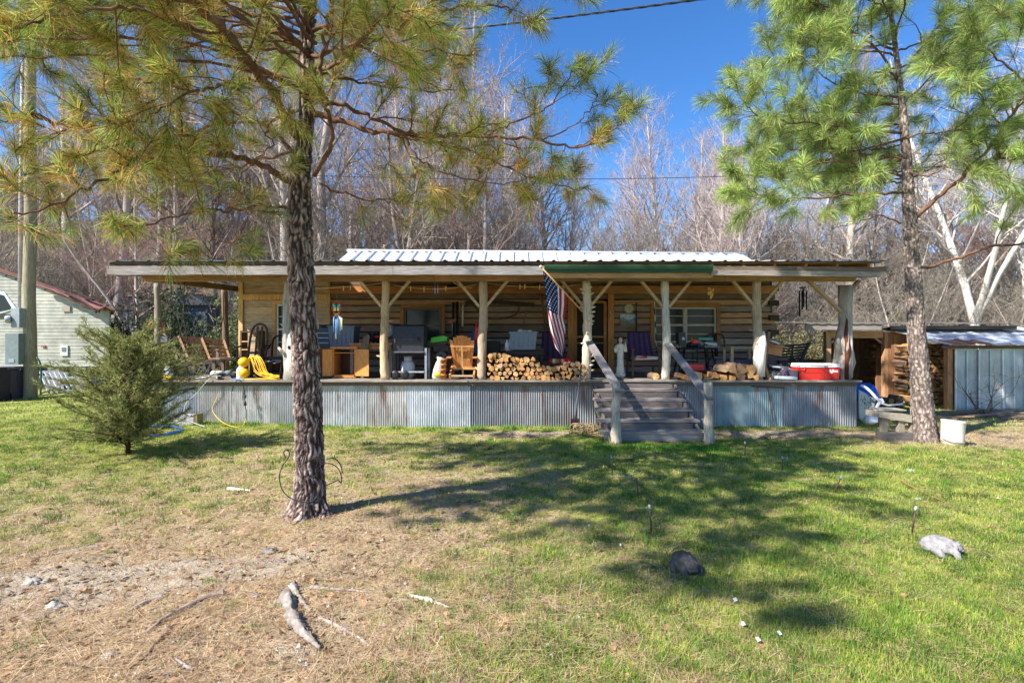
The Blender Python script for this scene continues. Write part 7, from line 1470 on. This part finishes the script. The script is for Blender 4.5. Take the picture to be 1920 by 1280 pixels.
# bin and ladder
e = thing('trash_bin', 'dark grey wheeled trash bin beside the utility pole', 'trash bin', (X(10, 14.2), 14.2, G(-14, 14))); x = X(12, 14.2); g0 = G(x, 14.2); mb = MB(S(84, 78, 96)); mb.box((x, 14.2, g0 + .42), (.62, .6, .82), rot=None, taper=1.12); part(mb, 'body', 'plastic', e, bevel=.02)
mb = MB(S(104, 100, 112)); mb.box((x, 14.2, g0 + .88), (.74, .72, .07)); part(mb, 'lid', 'plastic', e, bevel=.02)
for s_ in (-1, 1): mb = MB(S(30, 30, 34)); mb.lathe([(.02, -.03), (.12, -.03), (.125, 0), (.12, .03), (.02, .03)], (x + s_ * .3, 13.9, g0 + .12), 16, rot=(0, R(90), 0)); part(mb, 'wheel', 'rubber', e)
mb = MB(S(200, 190, 180)); mb.box((x + .08, 13.87, g0 + .18), (.12, .01, .04)); part(mb, 'badge', 'print', e)
mb = MB(S(40, 38, 60)); mb.box((X(-6, 13.8), 13.7, g0 + .46), (.42, .5, .92), taper=1.1); T1(mb, 'trash_bin', 'plastic', 'navy trash bin cut off by the left edge of the photo', 'trash bin', (X(-6, 13.8), 13.7, g0), bevel=.02)
e = thing('ladder', 'aluminium ladder lying on its side under the mobile home', 'ladder', P(105, 730, 15)); Yl = 15.6
for py in (697, 706): mb = MB(S(190, 194, 204)); mb.beam(P(74, py, Yl), P(128 + (py - 697) * 1.5, py + 2, Yl + .2), .03, .07); part(mb, 'rail', 'metal_dark', e)
for k in range(6): mb = MB(S(182, 186, 196)); mb.beam(P(76 + k * 9, 698, Yl), P(92 + k * 10, 736, Yl - .7), .03, .05, up=(0, 1, 0)); part(mb, 'rung', 'metal_dark', e)
for k, (px0, px1) in enumerate(((70, 120), (78, 142))): mb = MB(S(176, 180, 190)); mb.beam(P(px0, 742 - 5 * k, 14.9), P(px1, 736 - 22 * k, 15.0), .03, .06, up=(0, 1, 0)); part(mb, 'rail', 'metal_dark', e)
mb = MB(S(40, 66, 150)); mb.ball((X(193, 16.0), 16.0, G(X(193, 16), 16) + .42), (.6, .5, .35), wob=.5, n=18); T1(mb, 'tarp_bundle', 'fabric', 'blue tarp bundle on the ground at the corner of the mobile home', 'tarp', (X(193, 16.0), 16.0, G(-12, 16)))
e = thing('white_outbuilding', 'small white outbuilding between the mobile home and the porch', 'outbuilding', (X(225, 22), 22.5, G(-16, 22))); gg = G(X(225, 22), 22); mb = MB(S(206, 206, 206)); mb.box((X(226, 22), 22.8, (Z(558, 22) + gg) / 2), (1.3, 1.4, Z(558, 22) - gg)); part(mb, 'wall', 'siding', e); mb = MB(S(120, 120, 124)); mb.box((X(226, 22), 22.8, Z(556, 22) + .04), (1.6, 1.7, .08)); part(mb, 'roof', 'paint', e); mb = MB(S(176, 178, 182)); mb.box((X(226, 22), 22.08, (Z(575, 22) + gg) / 2), (.5, .04, Z(575, 22) - gg)); part(mb, 'door', 'paint', e)
mb = MB(S(88, 98, 120)); mb.box((X(362, 21), 21.6, G(X(362, 21), 21) + 1.5), (1.3, 1.5, 3.0)); e = thing('blue_shed', 'small dull blue shed among the trees behind the swing', 'shed', (X(362, 21), 21.5, G(-13, 21))); part(mb, 'wall', 'siding', e); mb = MB(S(70, 72, 80)); mb.prism([(X(362, 21) - .8, 20.7, G(-13, 21) + 3.0), (X(362, 21) + .8, 20.7, G(-13, 21) + 3.0), (X(362, 21), 20.7, G(-13, 21) + 3.5)], (0, 1.8, 0)); part(mb, 'roof', 'paint', e)
# ---- woodshed right
Yw = 14.8; e = thing('woodshed', 'plank woodshed with flat roof and sloping tin lean-to', 'shed', (X(1650, Yw), Yw, 0)); PK_ = S(168, 124, 90)
zt = Z(622, Yw)
for px in (1551, 1660): mb = MB(S(190, 146, 108)); mb.box((X(px, Yw), Yw, zt / 2), (.14, .14, zt)); part(mb, 'post', 'wood_z', e)
mb = MB(S(196, 146, 98)); mb.box((X(1604, Yw), Yw - .0, zt - .08), (X(1655, Yw) - X(1556, Yw), .10, .2)); part(mb, 'header', 'wood_x', e)
mb = MB(S(190, 140, 96)); mb.box((X(1600, Yw), 16.8, 1.1), (1.7, .06, .12)); part(mb, 'wall_rail', 'wood_x', e)
for s_, px in ((1, 1558), (-1, 1652)): mb = MB(S(176, 150, 120)); mb.beam((X(px, Yw), Yw, zt - .32), (X(px, Yw) + s_ * .24, Yw, zt - .12), .05, .05, up=(0, 1, 0)); part(mb, 'brace', 'wood_z', e)
mb = MB(); xx = X(1540, Yw)
xx = 10.45
while xx < 12.9: mb.box((xx + .09, 17.0, zt / 2), (.17, .03, zt), jit(S(128, 92, 66), .22, rg)); xx += .18
for k in range(12): mb.box((X(1551, Yw) + (.15 + k * .18) * .62, Yw + .15 + k * .18, zt / 2), (.13, .17, zt), jit(S(140, 100, 72), .2, rg))
part(mb, 'back_boards', 'wood_z', e)
mb = MB(); xx = X(1666, Yw - .1)
while xx < 11.2: w = rg.uniform(.16, .22); mb.box((xx + w / 2, Yw - .06, zt / 2), (w - .008, .03, zt), jit(PK_, .18, rg)); xx += w
part(mb, 'front_boards', 'wood_z', e)
mb = MB(S(150, 140, 132)); mb.beam((X(1508, 14.5), 14.45, Z(612.5, 14.5)), (X(1650, 14.5), 14.45, Z(612.5, 14.5)), .04, .17); part(mb, 'fascia', 'wood_x', e)
mb = MB(S(120, 112, 106)); n = 60
mb.add([(8.25 + 6.4 * k / n, y, 2.23 + (.018 if k % 3 == 0 else 0) + (.14 if y > 15 else 0)) for y in (14.4, 17.3) for k in range(n + 1)], [(k, k + 1, n + 2 + k, n + 1 + k) for k in range(n)]); part(mb, 'flat_roof', 'galv_roof', e, solid=.01)
mb = MB(S(90, 82, 76)); mb.box((12.6, 14.62, 2.14), (3.6, .04, .1)); part(mb, 'roof_trim', 'wood_x', e)
# lean-to
mb = MB(S(186, 192, 198)); n = 66; vs = []; xw0, xw1 = 10.9, 16.5
for j in range(5):
    t = j / 4; y = 12.95 + (15.3 - 12.95) * t; zz = 1.66 + (2.14 - 1.66) * t
    for k in range(n + 1): xx = xw0 + (xw1 - xw0) * k / n; vs.append((xx + (0) * t - .05 * t, y, zz + (.03 if k % 5 == 0 else 0) + .012 * math.sin(k * .7 + j)))
mb.add(vs, [(j * (n + 1) + k, j * (n + 1) + k + 1, (j + 1) * (n + 1) + k + 1, (j + 1) * (n + 1) + k) for j in range(4) for k in range(n)], None, False)
mb.c = [S(150, 84, 52) if (k % n) in range(3, 15) and k // n < 1 else c for k, c in enumerate(mb.c)]; part(mb, 'lean_to_roof', 'galv_roof', e, solid=.004)
mb = MB(S(96, 78, 64)); mb.beam((10.95, 13.05, 1.60), (16.4, 13.05, 1.60), .06, .08); part(mb, 'eave_beam', 'wood_x', e)
mb = MB(S(190, 134, 90)); mb.box((X(1778, 13.2), 13.2, .78), (.13, .13, 1.6)); part(mb, 'post', 'wood_z', e)
k = 0; xx = X(1784, 13.2)
while xx < 16.2:
    w = .60; mb = MB(jit(S(178, 182, 184), .12, rg)); nn = 8; g0 = -.03; tilt = rg.uniform(-.03, .03)
    vs = [(xx + w * q / nn + tilt * (1 - j), 13.12 - .012 * (k % 2) + (-.03 if q == 0 else 0) + .012 * math.sin(q * 1.1 + j + k), g0 + 1.6 * j) for j in (0, 1) for q in range(nn + 1)]
    mb.add(vs, [(q, q + 1, nn + 2 + q, nn + 1 + q) for q in range(nn)], None, True); part(mb, 'metal_panel', 'galv_roof', e)
    mb = MB(S(210, 212, 214)); mb.beam((xx + tilt, 13.08, 0), (xx, 13.08, 1.52 if k else 1.5), .035, .03, up=(0, 1, 0)); part(mb, 'panel_seam', 'galv_roof', e)
    mb = MB(S(196, 206, 210)); mb.beam((xx + .3 + tilt, 13.09, 0), (xx + .3, 13.09, 1.5), .025, .02, up=(0, 1, 0)); part(mb, 'panel_seam', 'galv_roof', e); xx += w; k += 1
mb = MB(S(150, 110, 80)); mb.box((13.5, 15.2, .75), (5.4, .04, 1.5)); part(mb, 'inner_boards', 'wood_z', e)
stack(X(1690, 14.1), X(1776, 14.1), 14.0, 0.02, lambda x: 1.74, .128, 'round-ended firewood piece stacked in the lean-to of the woodshed', 'firewood stacked in the woodshed lean-to', .98, odd=.06)
for k in range(16): wood_piece(X(rg.uniform(1640, 1712), 13.6), 13.3 + rg.uniform(-.2, .3), .08 + .09 * (k % 3), rg.uniform(0, 6.28), 1.15, 'loose firewood piece spilled on the ground in front of the woodshed boards', 'firewood spilled in front of the woodshed')
for k in range(14): wood_piece(X(1648, 15.8) + rg.uniform(-.2, .1), 15.8, .5 + .11 * k, rg.uniform(0, 6.28), .8, 'firewood piece in the shadowed stack inside the open shed', 'firewood inside the open shed')
# blue tarp, plastic chair, roll
mb = MB(S(30, 110, 210)); cx, cy = X(1618, 11.6), 11.7
def tp(u, v): a = (u - .5) * 2; b_ = (v - .5) * 2; h = .34 * max(0, 1 - (a * a * .8 + b_ * b_ * .8)) ** .6; return (cx + a * .28 + .05 * math.sin(v * 7), cy + b_ * .35, .45 + h + .10 * noise.noise(V((a * 4, b_ * 4, 1))) + .03 * math.sin(a * 17 + b_ * 9))
mb.grid(tp, 18, 18); T1(mb, 'blue_tarp', 'plastic', 'crumpled bright blue tarp beside the right end of the porch', 'tarp', (cx, cy, .4), solid=.01)
mb = MB(S(100, 96, 90)); mb.box((cx, cy, .22), (.5, .5, .46)); T1(mb, 'crate', 'wood_x', 'hidden crate under the bright blue tarp', 'crate', (cx, cy, 0))
e = thing('plastic_chair', 'white plastic garden chair tipped over beside the porch', 'chair', P(1640, 790, 10.6)); WC = S(232, 232, 236)
mb = MB(WC); mb.tube(smooth([P(1614, 722, 10.8), P(1628, 730, 10.7), P(1645, 748, 10.6), P(1650, 752, 10.6)], 4), .03, 8); mb.tube(smooth([P(1650, 752, 10.6), P(1643, 765, 10.6), P(1634, 780, 10.5), P(1630, 790, 10.5)], 4), .032, 8); part(mb, 'leg', 'plastic', e)
mb = MB(WC); mb.tube([P(1650, 755, 10.6), P(1665, 760, 10.6), P(1692, 757, 10.8)], .02, 7); part(mb, 'leg', 'plastic', e); mb = MB(WC); mb.beam(P(1650, 752, 10.62), P(1656, 750, 10.6), .05, .1); mb.tube([P(1634, 784, 10.5), P(1650, 792, 10.4)], .022, 7); part(mb, 'brace', 'plastic', e)
mb = MB(WC); mb.tube([P(1626, 790, 10.6), P(1640, 783, 10.45)], .10, 14); part(mb, 'leg', 'plastic', e)
mb = MB(S(190, 190, 178)); q0 = P(1610, 728, 10.85); mb.grid(lambda u, v: P(1610 + 32 * u * (1 - .3 * v), 730 + 55 * v + 18 * u, 10.9 - .1 * v + .05 * math.sin(u * 3)), 10, 10); part(mb, 'seat', 'plastic', e, solid=.01)
for k in range(16):
    mb2 = None
mb = MB(S(90, 92, 84))
for k in range(34): u, v = rg.uniform(.1, .95), rg.uniform(0, .5); p = P(1610 + 32 * u * (1 - .3 * v), 730 + 55 * v + 18 * u, 10.9 - .1 * v + .05 * math.sin(u * 3) - .012); mb.add([p + V((-.012, 0, 0)), p + V((0, 0, .02)), p + V((.012, 0, 0)), p + V((0, 0, -.02))], [(0, 1, 2, 3)])
part(mb, 'seat_holes', 'plastic', e)
# bench, bucket
e = thing('log_bench', 'small grey plank bench on a dark block beside the bent pine', 'bench', P(1675, 820, 9.1)); Yb = 9.1; GB = S(150, 138, 122)
mb = MB(S(158, 148, 132)); mb.beam(P(1648, 779, Yb - .1), P(1708, 790, Yb - .15), .12, .10, up=(0, 1, 0)) if False else mb.prism([P(1648, 772, Yb - .12), P(1710, 778, Yb - .2), P(1710, 792, Yb - .2), P(1648, 782, Yb - .12)], (0, .34, 0)); part(mb, 'seat', 'wood_x', e)
mb = MB(S(166, 158, 146)); mb.prism([P(1652, 767, Yb), P(1700, 768, Yb), P(1700, 770, Yb), P(1652, 770, Yb)], (0, .3, 0)); part(mb, 'top_board', 'wood_x', e)
for px, w, dy in ((1653, .1, 0), (1680, .1, -.05), (1700, .09, -.08)): mb = MB(jit(GB, .1, rg)); mb.box((X(px, Yb), Yb - .05 + dy, Z(795, Yb)), (w, .08, .26)); part(mb, 'leg', 'wood_z', e)
mb = MB(S(150, 108, 74)); mb.box((X(1665, Yb), Yb + .15, Z(792, Yb)), (.12, .03, .18)); part(mb, 'side_board', 'wood_x', e)
mb = MB(S(96, 90, 86)); mb.box((X(1670, Yb), Yb - .08, Z(816.5, Yb)), (.48, .26, .17)); T1(mb, 'wood_block', 'wood_x', 'dark squared timber block under the small plank bench', 'block', (X(1670, Yb), Yb, 0), bevel=.006)
Yk = 8.55; x = X(1785, Yk); g0 = G(x, Yk); e = thing('bucket', 'white stained plastic bucket right of the bent pine', 'bucket', (x, Yk, g0)); mb = MB(S(224, 218, 200)); mb.lathe([(.145, 0), (.155, .1), (.158, .2), (.162, .40), (.167, .415), (.155, .415), (.15, .1)], (x, Yk, g0 - .01), 28, rot=(0, .05, 0)); part(mb, 'body', 'paint', e)
mb = MB(S(176, 152, 130)); mb.lathe([(.156, .055), (.162, .06), (.162, .075), (.156, .08)], (x, Yk, g0), 28, rot=(0, .08, 0)); part(mb, 'lower_band', 'rubber', e); mb = MB(S(216, 208, 190)); mb.lathe([(0, .40), (.162, .40), (.165, .418), (0, .42)], (x, Yk, g0 - .004), 28, rot=(0, .05, 0)); part(mb, 'lid', 'paint', e)
mb = MB(S(110, 110, 116)); mb.tube([(x + .163 * math.cos(a), Yk - .163 * abs(math.sin(a)) - .005, g0 + .12 - .07 * math.sin(a)) for a in [math.pi * q / 14 for q in range(15)]], .005, 5); part(mb, 'wire_handle', 'iron', e)
# scrap timber right
for k in range(14):
    Y = rg.uniform(11.2, 12.6); x0 = X(rg.uniform(1730, 1900), Y); a = rg.uniform(-.35, .3); L_ = rg.uniform(.5, 1.6); z0 = G(x0, Y) + .03 + .02 * (k % 3); mb = MB(jit(S(140, 116, 98), .25, rg)); mb.beam((x0, Y, z0), (x0 + L_ * math.cos(a), Y + L_ * math.sin(a), z0 + rg.uniform(0, .06)), rg.uniform(.06, .14), .03)
    T1(mb, 'scrap_board', 'wood_x', 'weathered scrap board lying in front of the tin lean-to', 'board', (x0, Y, z0), 'scrap boards in front of the lean-to')
# thorny sapling by lean-to
x, Y = X(1800, 11.6), 11.9; sap = thing('sapling', 'thin bare thorny sapling in front of the tin lean-to', 'sapling', (x + .9, Y, G(x, Y))); mb = MB(S(120, 92, 80)); rg2 = random.Random(14)
for k in range(7):
    p, _ = walk(V((x + .9, Y, G(x, Y) - .02)), V((rg2.gauss(0, .45), rg2.gauss(0, .3), 1)), rg2.uniform(.8, 1.9), 6, rg2, .2); mb.tube(p, [.016, .013, .010, .008, .006, .005, .003], 4, cap=False)
    for q in range(9): i = rg2.randrange(1, 6); t, _ = walk(p[i], rdir(rg2) + V((0, 0, .6)), rg2.uniform(.15, .5), 3, rg2, .2); mb.tube(t, [.005, .004, .003, .002], 3, cap=False)
part(mb, 'stems', 'bark_far', sap)
# ---- lawn ornaments
def critter(px, py, w, label, rz, col, sq=1.):
    Y = gp(px, py) + .1; x = X(px, Y); g0 = G(x, Y); e = thing('garden_statue', label, 'statue', (x, Y, g0), rz)
    mb = MB(col); mb.ball((0, 0, w * .26), (w, w * .72, w * .56 * sq), n=44, wob=.14, sc=9.); mb.ball((-w * .26, 0, w * .2), (w * .45, w * .6, w * .42), n=22, wob=.15)
    for s_ in (-1, 1): mb.tube([(w * .2, s_ * w * .2, w * .3), (w * .38, s_ * w * .27, w * .16), (w * .42, s_ * w * .26, .0), (w * .52, s_ * w * .27, -.003)], [w * .14, w * .11, w * .09, w * .05], 12, wob=.2); mb.tube([(-w * .15, s_ * w * .3, w * .22), (-w * .02, s_ * w * .40, w * .1), (w * .1, s_ * w * .40, 0)], [w * .15, w * .12, w * .07], 12, wob=.2)
    mb.build('body', 'stone', e)
    mb = MB(col); mb.ball((w * .40, 0, w * .30), (w * .36, w * .34, w * .27), n=20, wob=.12, rot=(0, .4, 0)); mb.ball((w * .53, 0, w * .24), (w * .16, w * .24, w * .12), n=12, wob=.1); mb.ball((w * .44, w * .11, w * .40), (w * .1, w * .08, w * .1)); mb.ball((w * .44, -w * .11, w * .40), (w * .1, w * .08, w * .1)); mb.build('head', 'stone', e)
critter(1762, 1048, .26, 'pale grey concrete toad statue in the sunny grass at the right', R(-35), S(150, 146, 146))
critter(1284, 1080, .25, 'dark mottled concrete toad statue in the shade right of centre', R(-75), S(88, 84, 80), 1.15)
def stake(px0, py0, px1, py1, label, head=True, c=S(84, 62, 54), lab='solar light'):
    Y = gp(px1, py1); b = P(px1, py1, Y); a = P(px0, py0, Y); e = thing('garden_stake', label, lab, b); b2_ = b - V((0, 0, .03)); mb = MB(c); mb.tube([b2_, a], .007, 6); part(mb, 'stake', 'metal_dark', e)
    if head: mb = MB(S(160, 168, 178)); mb.lathe([(0, .024), (.008, .02), (.012, .006), (.010, -.02), (.0, -.02)], a, 10, rot=(0, rg.uniform(-.3, .3), 0)); part(mb, 'glass_head', 'plastic', e)
stake(1146, 857, 1149, 890, 'garden stake nearest the left newel post of the steps'); stake(1194, 895, 1197, 936, 'bare rusty stake below the steps with no light head', False); stake(1218, 950, 1222, 1000, 'tallest garden stake left of the dark toad statue'); stake(1397, 830, 1397, 856, 'garden stake right of the right newel post'); stake(1467, 858, 1466, 882, 'short garden stake under the shade toward the cooler'); stake(1577, 895, 1560, 926, 'leaning garden stake with blue-white head in the sunny grass'); stake(1717, 953, 1708, 1003, 'thin rusty garden stake behind the pale toad statue')
# exposed roots and wood on ground
def gpt(px, py, h=0.): Y = gp(px, py); p = P(px, py, Y); p.z = G(p.x, p.y) + h; return p
def root(pts, r, label, col=S(160, 146, 136), nm='tree_root', cat='root', wob=.6, taper=.25, h=None):
    h = r * .45 if h is None else h
    p = smooth([gpt(*q, h) for q in pts], 6); n = len(p); rr_ = [r * (1 - (1 - taper) * i / (n - 1)) * (.75 + .5 * noise.noise(p[i] * 7 + V((r * 90, 0, 0))) + .2) for i in range(n)]; mb = MB(col); mb.tube(p, rr_, 16, wob=wob, wf=26.); return T1(mb, nm, 'stone' if nm == 'tree_root' else 'wood_x', label, cat, p[0])
root([(548, 1100), (556, 1115), (570, 1135), (583, 1148)], .028, 'short thick grey root end at the head of the pale root', h=.01)
root([(540, 1122), (545, 1150), (560, 1180), (578, 1200), (600, 1222)], .048, 'widest bleached root bulging from the bare ground', S(146, 136, 128), taper=.2, wob=1.1)
root([(600, 1160), (630, 1175), (665, 1192), (690, 1210), (705, 1225)], .016, 'thin curving pale root right of the widest root'); root([(583, 1103), (620, 1106), (655, 1108), (700, 1112)], .018, 'pale straight root running right of the root head'); root([(768, 1118), (795, 1124), (820, 1132), (842, 1140)], .016, 'isolated thin bleached root in the middle foreground', S(206, 196, 186))
root([(420, 1115), (390, 1122), (350, 1140), (310, 1160), (283, 1182), (240, 1205)], .024, 'long grey-brown root running down to the lower left', S(150, 132, 118)); root([(305, 1120), (270, 1132), (235, 1152)], .02, 'shorter root parallel to the long grey-brown root'); root([(318, 1180), (295, 1205), (270, 1235), (235, 1260)], .016, 'dark thin root at the bottom left', S(120, 96, 82)); root([(185, 1025), (150, 1032), (100, 1040), (55, 1048)], .018, 'long pale root at the upper edge of the bare dirt'); root([(330, 1240), (345, 1250), (362, 1258)], .02, 'small knob of root near the bottom edge')
root([(1690, 905), (1740, 930), (1780, 948), (1812, 962)], .012, 'long thin brown fallen stick in the sunny grass', S(150, 110, 74), 'fallen_stick', 'stick', .2, .4, .02); root([(428, 917), (448, 919), (470, 921)], .016, 'short white piece of wood on the grass left of the near pine', S(232, 222, 208), 'wood_scrap', 'wood scrap', .1, .9, .01); root([(876, 1103), (888, 1097), (900, 1091)], .009, 'little pale stick in the middle foreground', S(206, 176, 140), 'fallen_stick', 'stick', .1, .8, .005); root([(700, 1090), (710, 1070), (722, 1058)], .004, 'thin dark curved twig in the foreground', S(90, 60, 44), 'fallen_stick', 'stick', .1, .6, .01)
# stones and white scraps
def stone(px, py, s, label, col=S(186, 178, 172), cat='stone', nm='stone'):
    s *= .8; p = gpt(px, py, s * .04); mb = MB(col); mb.ball(p, (s, s * .7, s * .42), n=20, wob=.8, sc=6); T1(mb, nm, 'stone', label, cat, p)
for (px, py, s, lb) in ((505, 1035, .15, 'grey stone below and left of the near pine'), (100, 1138, .14, 'white stone in the middle of the bare dirt patch'), (60, 1092, .16, 'flat white stone left in the bare dirt'), (85, 1090, .09, 'small stone beside the flat white stone'), (530, 1053, .07, 'small grey pebble stone below the grey stone'), (764, 990, .07, 'grey stone in the pine straw right of the near pine'), (1160, 893, .09, 'pale stone at the foot of the left garden stake'), (1180, 895, .10, 'second pale stone right of the left garden stake'), (1305, 902, .13, 'whitish flat stone in the shade below the steps'), (910, 1125, .05, 'tiny white stone in the middle foreground'), (1570, 872, .12, 'pinkish upright stone in the grass by the far stake'), (1708, 883, .13, 'flat white stone in the sunny grass below the bench'), (1600, 928, .10, 'grey stone between the leaning stake and the shade'), (1722, 936, .10, 'white stone above the pale toad statue'), (203, 885, .08, 'white stone chip on the lawn right of the cedar shade'), (1475, 860, .14, 'grey flat stone near the short stake'), (1627, 830, .12, 'pale stone between the skirting and the bench'), (480, 1118, .10, 'whitish stone on the long root'), (205, 1230, .10, 'pale stone at the bottom left')):
    stone(px, py, s, lb, S(178, 170, 160) if 'white' in lb or 'pale' in lb else S(132, 124, 118) if 'pink' not in lb else S(206, 160, 140))
for (px, py, w, lb) in ((1380, 1134, .075, 'white torn scrap nearest the dark toad statue'), (1395, 1180, .07, 'white plastic scrap below the first torn scrap'), (1423, 1210, .06, 'bluish white scrap beside the dark grass tuft'), (1463, 1198, .04, 'smallest white scrap right of the others'), (1164, 1029, .04, 'tiny white scrap left of the dark toad statue'), (1105, 992, .05, 'white scrap at the edge of the shade left of the tall stake')):
    p = gpt(px, py, .03); mb = MB(S(170, 178, 188)); w *= .45; mb.add([p + V((-w / 2, -.01, 0)), p + V((w * .1, -.02, .012)), p + V((w / 2, 0, -.004)), p + V((w * .2, .02, .012)), p + V((-w * .3, .026, .004))], [(0, 1, 4), (1, 3, 4), (1, 2, 3)]); T1(mb, 'plastic_scrap', 'plastic', lb, 'litter', p, solid=.0015)
# wire ornament round the near pine
e = thing('wire_ornament', 'black scrolled wire butterfly leaning on the foot of the near pine', 'garden ornament', P(575, 955, 4.85)); YO = 4.84
def wire(pts, r=.005): mb = MB(S(52, 52, 58)); mb.tube(smooth([P(a, b, YO - .02 * ((a - 575) ** 2 < 900)) for a, b in pts], 8), r, 6); part(mb, 'scroll', 'iron', e)
wire([(537, 842), (543, 850), (538, 862), (530, 872), (524, 892), (528, 915), (540, 930), (556, 938), (575, 941), (590, 936), (600, 918), (604, 895), (600, 880), (592, 890), (580, 896), (566, 888), (560, 872), (566, 862), (568, 850)]); wire([(592, 884), (600, 873), (614, 868), (630, 874), (639, 888), (640, 905), (634, 900), (622, 905), (610, 910)]); wire([(612, 862), (625, 858), (638, 870), (642, 886)]); wire([(568, 940), (568, 955), (566, 972), (556, 980), (548, 984)], .006); wire([(578, 938), (579, 955), (580, 966)], .006); wire([(536, 858), (532, 848), (538, 842), (545, 845)])
